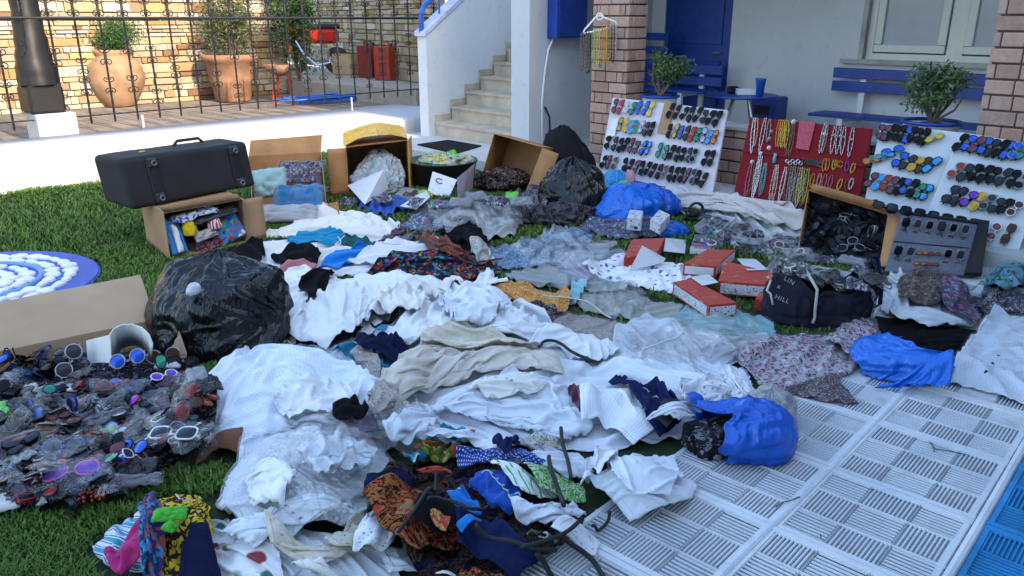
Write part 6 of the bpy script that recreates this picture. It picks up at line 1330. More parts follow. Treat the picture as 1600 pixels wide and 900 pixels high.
row(q1_, n1, 945,253,1102,281, ['black','wine',('brown','silver','round'),None,'black','black','wine','black','black','black','black',('wine','silver','round'),'black','black','black','wine',('grey','silver','aviator'),'black','black'], 'bottom row', B1N, 12, gB1)
p = [PL(px, py, q1_[0], n1)+n1*.012 for px, py in ((1028,208),(1044,211),(1056,162),(1040,160))]; o = MB().panel(p, .012).build('cardboard_strip', CARD, None); tag(o, 'brown cardboard strip fixed over the left white board', 'cardboard')
p = [PL(px, py, q1_[0], n1)+n1*.02 for px, py in ((947,216),(962,214),(969,186),(960,188))]; o = MB().panel(p, .01).build('paper_roll', WCARD, None); tag(o, 'white paper fixed at the left edge of the left white board', 'paper')
# red necklace rack
RED = fab('red_velvet', (.20,.006,.012)); 
q2_, n2 = board('necklace_rack', 'dark red fabric board hung with necklaces between the white boards', Q(1172,183,6.98), Q(1363,201,6.22), Q(1335,348,5.95), Q(1143,318,6.68), RED, cat='display board')
o = MB().tube([q2_[3]*(1-f)+q2_[2]*f+n2*.01-(q2_[3]-q2_[0])*.40 for f in (0,1)], .006).build('cord', RED, None); tag(o, 'thin cord across the middle of the red necklace rack', 'cord')
def strand(label, p0, p1, col, w=.008, r=.005, cat='necklace', group=None, plane=(None,None), bulge=.02, n=34, name='necklace'):
    q, nn = plane; a = PL(p0[0], p0[1], q[0], nn)+nn*.012; b_ = PL(p1[0], p1[1], q[0], nn)+nn*.014; e = b_-a; sd_ = np.cross(e, nn); sd_ /= np.linalg.norm(sd_)
    pts = []; rs = []
    for i in range(2*n+1):
        f = i/(2*n); g = 1-abs(2*f-1); s_ = (1 if f < .5 else -1); pts.append(a+e*g+sd_*s_*(w+bulge*math.sin(min(1,g)*math.pi)*.3)*math.sqrt(max(0,1-g**6))+nn*.004*math.sin(i*1.3)); rs.append(r*(1.0 if i % 2 else .45))
    o = MB().tube(pts, rs, 6).build(name, col, None, smooth=True); tag(o, label, cat, group); return o
def jw(nm, c, rough=.35, metal=0.): return plain('beads_'+nm, c, rough, metal, var=.25, scale=60)
J = dict(white=jw('white',(.68,.66,.62)), silver=jw('silver',(.5,.5,.5),.25,.8), grey=jw('grey',(.30,.30,.30)), orange=jw('orange',(.60,.26,.03)), brown=jw('brown',(.16,.09,.06)), pink=jw('pink',(.45,.14,.18)), teal=jw('teal',(.14,.26,.27)), beige=jw('beige',(.55,.42,.30)), green=jw('green',(.30,.42,.05)), yellow=jw('yellow',(.62,.45,.05)), black=jw('black',(.02,.02,.02)), olive=jw('olive',(.22,.20,.11)), purple=jw('purple',(.2,.06,.3)))
gN = 'necklaces on the red rack'; K = lambda x, y: (1130+x/4.738, 160+y/4.738)
spec = [(235,115,210,385,'white','upper row'),(255,118,235,330,'beige','upper row'),(318,115,270,375,'silver','upper row'),(350,125,330,300,'grey','upper row'),(425,130,395,335,'orange','upper row'),(440,132,412,338,'orange','upper row'),(455,134,430,340,'yellow','upper row'),(470,136,445,342,'orange','upper row'),(485,138,462,344,'yellow','upper row'),(520,150,470,400,'brown','upper row'),(530,155,490,410,'brown','upper row'),(765,150,715,385,'silver','upper row'),(775,160,735,380,'grey','upper row'),(835,180,800,390,'silver','upper row'),(872,182,840,392,'silver','upper row'),(905,184,878,398,'silver','upper row'),(968,190,930,415,'silver','upper row'),
 (215,440,160,718,'pink','lower row'),(232,442,185,700,'brown','lower row'),(275,400,215,730,'white','lower row'),(288,400,232,690,'white','lower row'),(318,450,270,698,'teal','lower row'),(322,455,285,690,'teal','lower row'),(400,465,345,735,'beige','lower row'),(408,465,370,738,'beige','lower row'),(470,480,415,735,'white','lower row')]
spec += [(500+i*17, 470+i*3, 455+i*17, 740+(i*37 % 70), ('brown','olive','grey','brown','olive','beige','green','brown','green')[i], 'lower row') for i in range(9)]
spec += [(675,530,650,632,'orange','bottom row'),(725,530,700,640,'beige','bottom row'),(765,535,740,645,'pink','bottom row'),(808,540,785,650,'pink','bottom row'),(880,570,850,655,'yellow','bottom row'),(925,570,915,660,'brown','bottom row'),(960,565,940,650,'white','bottom row'),(760,418,745,515,'orange','middle row'),(780,420,770,510,'orange','middle row'),(830,430,820,505,'yellow','middle row'),(925,440,915,520,'purple','middle row'),(975,455,950,530,'yellow','middle row')]
cnt = {}
for (xa, ya, xb, yb, col, rw) in spec:
    cnt[rw] = cnt.get(rw, 0)+1; i = cnt[rw]; nm = ORD[i-1] if i <= 20 else 'number %d' % i
    strand(f'{col} bead necklace, {nm} from left, {rw} of the red rack' if i <= 20 else f'{col} bead necklace near the right end of the {rw} of the red rack', K(xa,ya), K(xb,yb), J[col], plane=(q2_, n2), group=gN, w=.006, r=.0055, bulge=.03)
p = [PL(*K(x, y), q2_[0], n2)+n2*.012 for x, y in ((545,345),(640,362),(690,150),(570,140))]; o = MB().panel(p, .016).build('red_pouch', bagplastic('red_film', (.42,.03,.06), .25), None); tag(o, 'glossy red packet fixed on the red necklace rack', 'packet')
for k, (x, y, rr, cl) in enumerate(((525,150,.022,'white'),(345,342,.02,'white'),(362,222,.018,'grey'),(348,275,.018,'grey'),(282,385,.02,'white'),(220,445,.018,'white'),(755,240,.016,'white'),(872,255,.013,'silver'),(905,262,.012,'silver'),(825,250,.012,'silver'),(955,280,.012,'silver'))):
    p = PL(*K(x, y), q2_[0], n2)+n2*.016; D, _, _ = sphere_grid(8, 12); V = p+D*rr*np.array([1,.5,1]); o = mesh('pendant', V.reshape(-1,3), grid_faces(8,12,True)[:, ::-1], J[cl], None, smooth=True); tag(o, f'{cl} round pendant, {ORD[k]} of those pinned on the red rack', 'pendant', 'pendants on the red rack')
p0, p1 = PL(*K(395,385), q2_[0], n2)+n2*.02, PL(*K(380,455), q2_[0], n2)+n2*.02; o = MB().tube([p0, p1], .014, 10).build('bracelet_roll', plain('turquoise_beads', (.10,.38,.42), .4), None, smooth=True); tag(o, 'turquoise bracelet roll on the red necklace rack', 'bracelet')
for k in range(7):
    p = PL(*K(610+k*19, 440+4*k), q2_[0], n2)+n2*.015; V, F = ring(p, .020, .005, (q2_[1]-q2_[0])/np.linalg.norm(q2_[1]-q2_[0]), (q2_[3]-q2_[0])/np.linalg.norm(q2_[3]-q2_[0]), 16, 6); o = mesh('bracelet', V, F, J['black' if k < 6 else 'brown'], None, smooth=True); tag(o, f'dark bead bracelet, {ORD[k]} from the left in the middle row of the red rack', 'bracelet', 'dark bracelets on the red rack')
for k in range(6):
    p = PL(*K(480+k*20, 440+(k%2)*16), q2_[0], n2)+n2*.017; V, F = ring(p, .013, .006, (1,0,0), (0,.3,1), 14, 6); o = mesh('bracelet', V, F, J['silver'], None, smooth=True); tag(o, f'silver bracelet, {ORD[k]} from the left in the middle row of the red rack', 'bracelet', 'silver bracelets on the red rack')
for k in range(2):
    p = PL(*K(848+k*22, 462), q2_[0], n2)+n2*.016; V, F = ring(p, .022, .004, (1,0,0), (0,.3,1), 18, 6); o = mesh('bracelet', V, F, J['orange'], None, smooth=True); tag(o, ('left' if k == 0 else 'right')+' one of two orange coiled bracelets on the red rack', 'bracelet')
# right boards
FOAM2 = plain('white_foam_board_b', (.56,.60,.63), .6, var=.03, bump=.1)
q3_, n3 = board('display_board', 'white foam board with bright mirrored sunglasses right of the red rack', Q(1377,192,6.15), Q(1512,208,5.8), Q(1480,350,5.52), Q(1350,318,5.85), FOAM2)
B3N = 'middle white board'; g3 = 'sunglasses on the middle white board'; K3 = lambda x, y: (1340+x/4.092, 180+y/4.092)
def rw3(q, n_, a, b_, items, rn, bn, tilt, g, **k): xa, ya = K3(*a); xb, yb = K3(*b_); row(q, n_, xa, ya, xb, yb, items, rn, bn, tilt, g, **k)
rw3(q3_, n3, (150,120),(425,145), ['wine','wine','black','black',('black','black','aviator'),'blue','black','black','black'], 'top row', B3N, 15, g3, sc=1.02)
rw3(q3_, n3, (490,160),(495,162), [('yellow','gold','round')], 'top row right end', B3N, 55, g3, sc=1.02)
rw3(q3_, n3, (90,300),(175,265), [('orange','brown','round'),('green','silver','round'),('sky','black','cat')], 'second row left', B3N, 60, g3)
rw3(q3_, n3, (225,235),(228,236), [('blue','blue','cat')], 'raised in second row', B3N, 60, g3, sc=1.1)
rw3(q3_, n3, (268,300),(470,335), [('blue','black','round'),'grey',('gold','gold','round'),'brown',('sky','black','square')], 'second row right', B3N, 40, g3, sc=1.1)
rw3(q3_, n3, (92,425),(440,500), ['wine',('sky','silver','round'),('red','brown','round'),'wine','black','blue',('black','black','square'),('green','black','round'),('sky','black','round')], 'third row', B3N, 22, g3, sc=1.05)
q4_, n4 = board('display_board', 'white foam board of sunglasses at the right edge of the photo', Q(1502,206,5.78), Q(1650,230,5.35), Q(1590,398,5.12), Q(1440,352,5.48), FOAM2)
B4N = 'right white board'; g4 = 'sunglasses on the right white board'
rw3(q4_, n4, (655,190),(1060,245), ['black','blue','wine',('blue','black','round'),'grey','black','blue',('blue','silver','round'),('green','black','aviator')], 'top row', B4N, 22, g4, sc=1.1)
rw3(q4_, n4, (625,365),(1050,430), [('red','silver','round'),'grey','black','black','black','grey','black',('black','silver','round')], 'second row', B4N, 18, g4, sc=1.1)
rw3(q4_, n4, (590,520),(1000,610), ['grey','grey',('purple','black','round'),('gold','gold','square'),('grey','silver','round'),'grey','black',('brown','white','round')], 'third row', B4N, 25, g4, sc=1.08)
rw3(q4_, n4, (870,760),(960,775), [('wine','white','round'),('brown','brown','square')], 'bottom row', B4N, 12, g4, sc=1.1)
for k in range(8):
    x, y = K3(178+k*88, 582+k*16+(8 if k % 2 else 0)); p = Q(x, y, 5.35-.04*k*.0)
    glasses(f'black sunglasses, {ORD[k]} from left in the row along the dark display case', p, (1,-.5,-.12), (0,-1,.4), 'black' if k % 3 else 'grey', 'black', 'aviator' if k % 2 else 'square', 1.15, 'black sunglasses along the display case')
# carton of black sunglasses
xBL, xBR = G(1246,394,.03), G(1374,417,.03); xTR, xTL = Q(1388,334,5.45), Q(1263,297,5.95)
bk_ = np.array([.12,.22,-.08])
carton_open('cardboard_box', 'tilted carton full of black sunglasses in front of the red rack', [xBL, xBR, xTR, xTL], bk_, CARD2, flaps=((1, (.10,-.06,.01)), (2, (.01,-.03,.055))))
rx_ = (xBR-xBL); ry_ = (xTL-xBL); nx_ = np.cross(rx_, ry_); nx_ /= np.linalg.norm(nx_); nx_ = nx_ if nx_[1] < 0 else -nx_
o = MB().panel([xBL+bk_*.62+rx_*.03, xBR+bk_*.62-rx_*.03, xTR+bk_*.62-rx_*.03, xTL+bk_*.62+rx_*.03], .02).build('liner', M['black'], None); tag(o, 'black lining paper inside the carton of black sunglasses', 'lining')
rnd = random.Random(8)
for i in range(8):
    for j in range(6):
        f, g = (i+.6+rnd.uniform(-.3,.3))/8.2, (j+.5+rnd.uniform(-.3,.3))/6.4
        if g > .86: continue
        p = xBL+rx_*f+ry_*g+bk_*(.36+.1*rnd.random()); glasses(f'black sunglasses, {ORD[i]} from left in the {ORD[j]} layer of the tilted carton', p, (rnd.uniform(-1,1), rnd.uniform(-.3,.3), rnd.uniform(-.8,.8)+.05), nx_+np.array([rnd.uniform(-.7,.7), 0, rnd.uniform(-.4,.7)]), rnd.choice(('black','black','grey')), rnd.choice(('black','black','black','black','black','silver')), rnd.choice(('square','round','aviator')), 1.3, 'black sunglasses in the carton')
# dark display case with clear pockets
dBL, dBR, dTR, dTL = G(1382,425,.03), G(1528,432,.03), Q(1540,352,5.3), Q(1408,333,5.35)
t = thing('display_case', 'opened black case of clear pockets before the right white board', 'case', (dBL+dBR)/2)
MB().panel([dBL, dBR, dTR, dTL], .02).build('case_panel', fab('case_lining', (.17,.18,.24)), t)
nd = np.cross(dBR-dBL, dTL-dBL); nd /= np.linalg.norm(nd); nd = nd if nd[1] < 0 else -nd
def oc(u, v, h=.016): return (dBL*(1-u)+dBR*u)*(1-v)+(dTL*(1-u)+dTR*u)*v+nd*h
MB().panel([oc(.84,-.02,.03), oc(1.02,-.02,.03), oc(1.02,1.0,.03), oc(.90,1.0,.03)], .03).build('case_edge', M['black'], t)
b = MB(); b.tube([oc(0,.48), oc(.85,.48)], .004); b.build('seam', M['black'], t); MB().tube([oc(-.02,.99), oc(1.0,.99)], .012).build('case_spine', M['black'], t)
for r__ in range(2):
    for k in range(6):
        u0 = .02+k*.136; v0 = .03+r__*.48
        po = MB().panel([oc(u0,v0,.02), oc(u0+.125,v0,.02), oc(u0+.125,v0+.42,.02), oc(u0,v0+.42,.02)], .002).build('pocket', M['film'], t)
        if (r__, k) in ((0,2),(0,3)):
            for m_i in (.10,.28): glasses(f'small orange sunglasses, {"lower" if m_i < .2 else "upper"} pair in the {ORD[k]} pocket of the case', oc(u0+.06, v0+m_i, .024), (1,-.1,0), nd, 'red' if k == 3 else 'orange', 'brown', 'square', .55, 'orange sunglasses in the case pockets')
        else: glasses(f'grey sunglasses in the {ORD[k]} clear pocket, {"top" if r__ else "bottom"} row of the case', oc(u0+.06, v0+.2, .024), (.15,-.0,1), nd, 'grey' if k % 2 else 'black', 'silver' if k % 3 else 'black', 'square', 1.0, 'sunglasses in the case pockets')
# glasses in trays and loose on the right
rnd = random.Random(12)
TN = ['farthest white tray','second white tray','white box beside the carton','long white box behind the tote bag','white box by the red cartons','opened white box near the grass']
for ti, (top, bot) in enumerate(TR):
    for k in range(4 if ti < 5 else 2):
        f, g = .2+.6*rnd.random(), .2+.6*rnd.random(); p = (bot[0]*(1-f)+bot[1]*f)*(1-g)+(bot[3]*(1-f)+bot[2]*f)*g+Z_*(.025+.012*k)
        glasses(f'dark sunglasses, {ORD[k]} from the bottom in the {TN[ti]}', p, (rnd.uniform(-1,1), rnd.uniform(-1,1), .1), (rnd.uniform(-.3,.3), rnd.uniform(-.6,0), 1), rnd.choice(('black','grey','black')), rnd.choice(('black','silver','black')), rnd.choice(('square','round','aviator')), 1.1, f'glasses in the {TN[ti]}', sleeve=k)
# ------------------------------------------------------------------ blue bags on the tiles, tote bag
m0 = on_h(1108,706)+Z_*.085
open_sack('blue_plastic_bag', 'deep blue plastic bag with open mouth lying on the tiles, right of the white bundle', 'bag', m0+np.array([.0,.0,0]), (1,.02,-.05), .33, .125, .15, BLUBAG2, 4, .95)
sack('packed_goods', 'dark packets in the open mouth of the deep blue bag', 'goods', z_(m0, m0[2]-.09)+np.array([.03,.03,0]), .12,.085,.13, patterned('dark_packets', (.02,.02,.025), [(.08,.08,.1), (.2,.2,.22), (.01,.01,.01)], 30, 'floral', .5), 51, amp=1.3)
c = G(1212,672,0); sack('grey_plastic_bag', 'pale grey plastic bag behind the deep blue bag', 'bag', z_(c,.008)+np.array([-.01,.07,0]), .12,.10,.15, GRYBAG, 52, amp=1.2)
m1 = G(1425,560,.09)
open_sack('blue_plastic_bag', 'bright blue plastic bag open towards the black trousers', 'bag', m1, (-.9,.30,-.25), .28, .15, .14, BLUBAG, 8, .8, rim=.10)
ba = cloth('blue_bag_handle', 'torn blue plastic flap spread on the tiles in front of the black trousers', 'bag', [(1368,588),(1405,594),(1442,598),(1482,574),(1478,612),(1420,614),(1380,606)], BLUBAG, ex=.35, puff=.04, wr=1.4, thick=.001)
sack('black_garment', 'black garment bulging out of the bright blue bag', 'clothes', G(1440,580,.02)+np.array([0,.03,0]), .12,.085,.14, BK, 53, amp=1.4)
# tote
tc_ = on_h(1282,505); tc_ = np.array([tc_[0], tc_[1]+.06, float(hget(tc_[0], tc_[1]+.1))])
t = thing('tote_bag', 'dark navy canvas beach bag with white rope handles and white lettering', 'bag', tc_)
n, m = 26, 96; V = []
TOTE = fab('navy_canvas', (.028,.028,.045), weave=1)
def tote_pt(v, ph, out=1.):
    sx_, sy_ = .285, .13; lift = .17+.13*abs(math.cos(ph))**2.2+(.05 if math.cos(ph) < -.4 else 0)
    w_ = 1-.10*v+.10*math.sin(v*3.1); x = math.cos(ph)*sx_*w_; y = math.sin(ph)*sy_*w_*(1-.2*v)
    q = np.array([math.cos(ph)*2.2, math.sin(ph)*2.2, v*2.1+5]); d = .030*float(noise3(q))+.016*float(1-2*abs(noise3(q*2.3)))
    return tc_+np.array([x*(1+d*3)*out, y*out+d-.05*v*(math.sin(ph) < 0), v*lift*(1+.3*float(noise3(q*.9)))])
for i in range(n):
    for j in range(m): V.append(tote_pt(i/(n-1), 2*math.pi*j/m))
o = mesh('bag_body', V, grid_faces(n, m, True), TOTE, t, smooth=True); s_ = o.modifiers.new('thickness', 'SOLIDIFY'); s_.thickness = .004
hput(np.array(V)[:, 0], np.array(V)[:, 1], np.array(V)[:, 2], 3)
ROPE = plain('white_rope', (.62,.61,.58), .8, bump=.4, bscale=200)
MB().tube([tote_pt(1.0,-2.5), tote_pt(1.0,-2.4)+np.array([.03,-.03,.05]), tote_pt(.85,-2.0,1.06)+np.array([.02,-.03,.04]), tote_pt(.6,-1.8,1.12), tote_pt(.35,-1.75,1.15), tote_pt(.18,-1.78,1.16)], .008, 8).build('rope_handle', ROPE, t, smooth=True)
MB().tube([tote_pt(.72,-2.9,1.04), tote_pt(.58,-2.75,1.12), tote_pt(.56,-2.6,1.13), tote_pt(.40,-2.58,1.10)], .006, 8).build('rope_handle', ROPE, t, smooth=True)
MB().tube([tote_pt(1.02,.1), tote_pt(1.0,.2)+np.array([.04,0,.01]), tote_pt(.8,-.3,1.1), tote_pt(.45,-.4,1.12)], .012, 8).build('strap', NVB, t, smooth=True)
stv = MB(); pts = [tote_pt(v_, -.55-.05*v_, 1.035) for v_ in np.linspace(.12,.95,12)]; pts2 = [tote_pt(v_, -.55-.05*v_+.22*math.sin(v_*3), 1.035) for v_ in np.linspace(.12,.95,12)]
mesh('floral_side_gusset', pts+pts2, [(i,i+1,13+i,12+i) for i in range(11)], FLORP, t, smooth=True)
LET = plain('white_letter_paint', (.40,.40,.44), .8, var=.2)
def letters(txt, v, ph, size):
    cu = bpy.data.curves.new('lettering', 'FONT'); cu.body = txt; cu.size = size; cu.extrude = .0006; cu.space_character = 1.15; o = bpy.data.objects.new('lettering', cu); COL.objects.link(o); o.data.materials.append(LET)
    a = tote_pt(v, ph, 1.035); b_ = tote_pt(v, ph+.25, 1.035); c_ = tote_pt(v+.12, ph, 1.035); x = (b_-a)/np.linalg.norm(b_-a); y = c_-a; y -= x*np.dot(x, y); y /= np.linalg.norm(y); z = np.cross(x, y)
    o0 = o; me = bpy.data.meshes.new_from_object(o0); bpy.data.objects.remove(o0); o = bpy.data.objects.new('lettering', me); COL.objects.link(o)
    if not me.materials: me.materials.append(LET)
    a = a+z*.012; bw = np.array(world_loc(t)); o.parent = t; o.matrix_local = Matrix(((x[0],y[0],z[0],a[0]-bw[0]),(x[1],y[1],z[1],a[1]-bw[1]),(x[2],y[2],z[2],a[2]-bw[2]),(0,0,0,1)))
letters('LIN', .80, -2.50, .036); letters('&', .66, -2.56, .026); letters('HILL', .50, -2.60, .036)
# ------------------------------------------------------------------ black straps and hangers over the swimwear
def strap(name, label, cat, pxs, r=.006, mat=None, lift=.012, flat_=1.):
    pts = [on_h(px, py, lift) for px, py in pxs]; P_ = resamp(pts, 4*len(pts)); 
    for _ in range(3):
        for i in range(1, len(P_)-1): P_[i] = (P_[i-1]+P_[i]*2+P_[i+1])/4
    for i in range(len(P_)): P_[i][0] += .0022*math.sin(i*.5+pxs[0][0]); P_[i][2] = min(P_[i][2], float(hget(P_[i][0], P_[i][1]))+lift)
    for _ in range(3):
        for i in range(1, len(P_)-1): P_[i][2] = (P_[i-1][2]+P_[i][2]+P_[i+1][2])/3
    o = MB().tube(P_, r, 7).build(name, mat or M['black'], None, smooth=True); tag(o, label, cat); return o
strap('hanger', 'black padded strap from the white blouse down past the green top', 'strap', [(876,668),(882,700),(888,725),(893,750)], .0075)
strap('hanger', 'black strap with rounded end lying across the green top', 'strap', [(858,716),(862,740),(872,765),(882,792)], .008)
strap('hanger', 'long dark strap slanting across the tribal swimsuit', 'strap', [(683,738),(668,765),(650,795),(630,820),(620,838)], .006)
strap('hanger', 'dark curved strap over the swimsuit with the red emblem', 'strap', [(670,780),(685,774),(710,783),(735,796),(760,795)], .006)
strap('hanger', 'black hanger arm curving over the navy swimsuit', 'hanger', [(745,828),(760,838),(800,848),(840,862),(868,858)], .007)
strap('hanger', 'black hanger bar running to the bottom edge on the tiles', 'hanger', [(878,838),(905,858),(930,880),(945,905)], .0085)
strap('hanger', 'black hanger bar left of the other, reaching the bottom edge', 'hanger', [(838,868),(852,882),(862,905)], .0085)
strap('hanger', 'black hook of a hanger beside the white lace collar', 'hanger', [(925,822),(945,822),(953,812),(951,806)], .006)
strap('hanger', 'black crossing hanger piece under the gold printed shirt', 'hanger', [(812,862),(845,855),(880,838),(905,818)], .007)
strap('bra_strap', 'black underwired strap lying on the white top in the middle', 'strap', [(842,542),(848,532),(862,530),(878,536),(896,552),(926,565)], .0075)
strap('thin_strap', 'thin black strap across the far white blouse by the red bikini', 'strap', [(650,362),(665,376),(685,392),(700,384)], .005)
strap('thin_strap', 'thin red brown strap of the printed swimsuits', 'strap', [(705,384),(712,404),(740,412),(785,404)], .006, patterned('strap_red', (.2,.03,.02), [(.05,.02,.05)], 30, 'blotch'))
strap('cream_belt', 'cream belt lying across the orange cloth and the grey packets', 'belt', [(848,462),(880,465),(915,468),(935,482),(955,497)], .005, CR)
strap('white_strap', 'white strap over the grey sheer shirts', 'strap', [(1005,546),(1030,538),(1068,524)], .005, WCARD)
strap('drawstring', 'white drawstring knotted on the turquoise top', 'cord', [(528,372),(535,380),(520,386),(538,368)], .0035, WCARD)
# emblem and badge
def disc(label, px, py, rx, ry, mat, lift=.012, name='emblem', cat='emblem'):
    c = on_h(px, py, lift); V = [c+np.array([0,0,.002])]+[c+np.array([math.cos(a)*rx, math.sin(a)*ry, 0]) for a in np.linspace(0, 2*math.pi, 20, endpoint=False)]
    z0 = [float(hget(v[0], v[1]))+lift for v in V]; V = [z_(v, z) for v, z in zip(V, z0)]
    o = mesh(name, V, [(0, 1+i, 1+(i+1) % 20) for i in range(20)], mat, None, smooth=True); tag(o, label, cat)
disc('round red and gold emblem on the black swimsuit', 688, 812, .030, .026, patterned('emblem_red', (.40,.04,.03), [(.05,.01,.01), (.45,.30,.08), (.42,.05,.03)], 60, 'rings'))
for k, (px, py) in enumerate(((1560,556),(1551,569),(1540,584))): disc(f'dark button, {("top","middle","bottom")[k]} of three on the white packed shirt', px, py, .0075, .0075, M['black'], .02, 'button', 'button')
# multicoloured bundle bottom left
cloth('yellow_floral_dress', 'black dress with yellow flowers on the grass at the bottom left', 'dress', [(232,785),(262,768),(300,768),(325,790),(330,840),(318,905),(262,905),(258,850),(240,815)], YELF, puff=.07, ex=.25)
cloth('navy_skirt', 'plain dark navy skirt part beside the yellow flowers', 'skirt', [(285,840),(300,812),(322,808),(332,850),(345,905),(278,905)], NV, puff=.04, ex=.12, wr=.6)
cloth('striped_blue_scarf', 'white and blue striped scarf under the magenta cloth', 'scarf', [(148,860),(170,828),(200,805),(238,800),(250,830),(245,880),(205,890),(170,880)], patterned('blue_wave_scarf', (.60,.63,.68), [(.02,.12,.32), (.65,.66,.7), (.05,.3,.42)], 6, 'stripes'), puff=.06, ex=.4)
cloth('magenta_scarf', 'magenta and white crumpled scarf at the bottom left', 'scarf', [(165,862),(190,835),(212,812),(245,812),(252,840),(240,868),(210,880),(185,890)], patterned('magenta_mix', (.42,.02,.16), [(.42,.02,.16), (.5,.05,.1)], 9, 'blotch', .62), puff=.06, ex=.45, wr=1.5)
cloth('blue_print_scarf', 'dark blue printed scarf between the magenta and the yellow flowered cloth', 'scarf', [(222,790),(240,778),(250,800),(256,850),(250,905),(225,905),(235,850)], patterned('dkblue_print', (.02,.03,.12), [(.1,.12,.3), (.02,.25,.4), (.35,.06,.04)], 40, 'floral', .5), puff=.05, ex=.35)
# ------------------------------------------------------------------ left heap of packed sunglasses and trinkets with its carton
heap = [(-60,560),(60,550),(150,545),(240,545),(300,575),(335,620),(325,680),(300,700),(225,735),(180,770),(100,780),(0,790),(-80,770)]
hpz = np.array([G(px, py, .07)[:2] for px, py in heap])
PK0_ = patterned('heap_dark_mix', (.01,.01,.014), [(.05,.05,.07), (.015,.015,.02), (.10,.10,.13), (.05,.02,.03), (.02,.02,.03), (.16,.17,.20)], 60, 'floral', .52)
cloth('packets_underlay', 'dark mass of small plastic packets beneath the loose sunglasses, left of the garbage bag', 'packets', heap, PK0_, puff=.13, ex=.10, wr=.7, wave=.09)
# big carton behind the heap
p00, p01 = Q(243,500,3.80), Q(-90,568,3.15)
t = thing('cardboard_box', 'large tan carton with its long flap raised behind the heap of sunglasses', 'box', z_((p00+p01)/2, 0))
b = MB(); b.panel([z_(p01,.0), z_(p00,.0), p00, p01], .007); e1_ = G(292,582,.02); b.panel([z_(p00,0), z_(e1_,0), z_(e1_,.06), p00], .007); b.build('box_body', CARDT, t)
MB().panel([p01, p00, Q(219,430,4.10), Q(-110,494,3.42)], .007).build('long_flap', CARDT, t)
MB().panel([Q(244,502,3.79), Q(264,470,3.80), Q(291,552,3.42), Q(287,578,3.40)], .007).build('side_flap', CARDT, t)
# white curved case
t = thing('glasses_case', 'white folded card case standing open in the heap of sunglasses', 'case', on_h(180,590))
a0_, a1_, a2_, a3_ = Q(135,532,3.42), Q(172,523,3.25), Q(176,598,3.2), Q(139,580,3.38)
MB().panel([a0_, a3_, a2_, a1_], .004).build('case_front', M['white_plastic'], t)
V = []
arc = [(172,523),(178,514),(190,508),(206,507),(221,512),(232,522),(238,537),(236,552)]
arc2 = [(176,598),(180,560),(190,545),(206,540),(221,542),(230,548),(236,556),(235,562)]
for (x, y), (x2, y2) in zip(arc, arc2): f = (x-172)/66; V.append(Q(x, y, 3.26+.03*math.sin(f*3))); V.append(Q(x2, y2, 3.30+.14*math.sin(f*3)))
o = mesh('case_back', V, [(2*i, 2*i+1, 2*i+3, 2*i+2) for i in range(len(arc)-1)], M['white_plastic'], t, smooth=True); s_ = o.modifiers.new('thickness', 'SOLIDIFY'); s_.thickness = .004
V = []
for (x, y) in arc: f = (x-172)/66; V.append(Q(x, y, 3.26+.03*math.sin(f*3))); V.append(Q(135+ (x-172)*.25, 532-3*math.sin(f*3), 3.42+.1*f))
def packs(label, px, py, hx, hy, col, ang, seed, hz=.01, tilt=0., **k):
    c = on_h(px, py, .02); a = R(ang); return packet(label, 'packet', c, (math.cos(a), math.sin(a), tilt), (-math.sin(a), math.cos(a), -tilt*.3+.25), hx, hy, col, seed=seed, hz=hz, **k)
for i, (lb, px, py, hx, hy, col, an) in enumerate([
 ('bright green trinket packet at the left edge of the heap', 4, 640, .04,.035, plain('neon_green', (.10,.55,.03), .5), 20),
 ('bright green ribbon packet in the lower middle of the heap', 172, 680, .035,.022, plain('neon_green', (.10,.55,.03), .5), 30),
 ('small green packet next to the white pen', 190, 702, .02,.018, plain('neon_green', (.10,.55,.03), .5), 0),
 ('coral round packet above the green ribbon', 193, 663, .022,.034, plain('coral', (.60,.08,.07), .5), 70),
 ('royal blue tag under the white case', 184, 602, .018,.028, plain('tag_blue', (.01,.06,.60), .4), 70),
 ('white label with grey print in the left of the heap', 48, 608, .022,.020, WIN, 20),
 ('pink card packet at the lower edge of the heap', 95, 742, .07,.028, patterned('pink_pack', (.55,.14,.30), [(.6,.35,.5)], 30, 'blotch'), 14),
 ('long clear packet reaching over the grass at the lower right of the heap', 190, 758, .13,.020, fab('grey_clear', (.20,.18,.20)), 8),
 ('white pen shaped packet across the lower heap', 165, 690, .06,.010, WCARD, 32),
 ('brown cords in film at the left of the heap', 30, 690, .13,.028, patterned('cords_brown', (.16,.09,.06), [(.3,.18,.12), (.08,.05,.04)], 40, 'stripes'), 42),
 ('clear packet with silver things at the lower left corner of the heap', 12, 735, .05,.10, fab('silver_grey', (.28,.29,.32)), 10),
 ('white folded packet on the grass at the left edge', 8, 788, .05,.04, WCARD, 20),
 ('silver packet under the long clear one', 88, 776, .05,.018, fab('silver_grey', (.28,.29,.32)), 28),
 ('grey blue packet in the upper middle of the heap', 95, 612, .085,.05, fab('slate_pack', (.14,.17,.21)), 40),
 ('grey film packet right of the heap centre', 232, 625, .09,.045, fab('slate_pack2', (.12,.12,.14)), 30),
 ('dark grey packet below the white case', 215, 650, .075,.05, fab('slate_pack3', (.17,.18,.20)), 110),
 ('white strip leaning beneath the side flap of the carton', 262, 575, .055,.008, WCARD, 2),
 ('silver film packet beside the pale blue shirt', 308, 588, .035,.045, fab('silver_grey', (.28,.29,.32)), 30),
 ('blue dark packet in the centre of the heap', 140, 640, .06,.05, PKN, 60),
 ('red speckled packet left of the centre of the heap', 78, 664, .07,.03, patterned('red_speck', (.10,.02,.03), [(.35,.06,.05), (.2,.2,.2)], 90, 'floral', .4), 15)]):
    packs(lb, px, py, hx, hy, col, an, i+60)
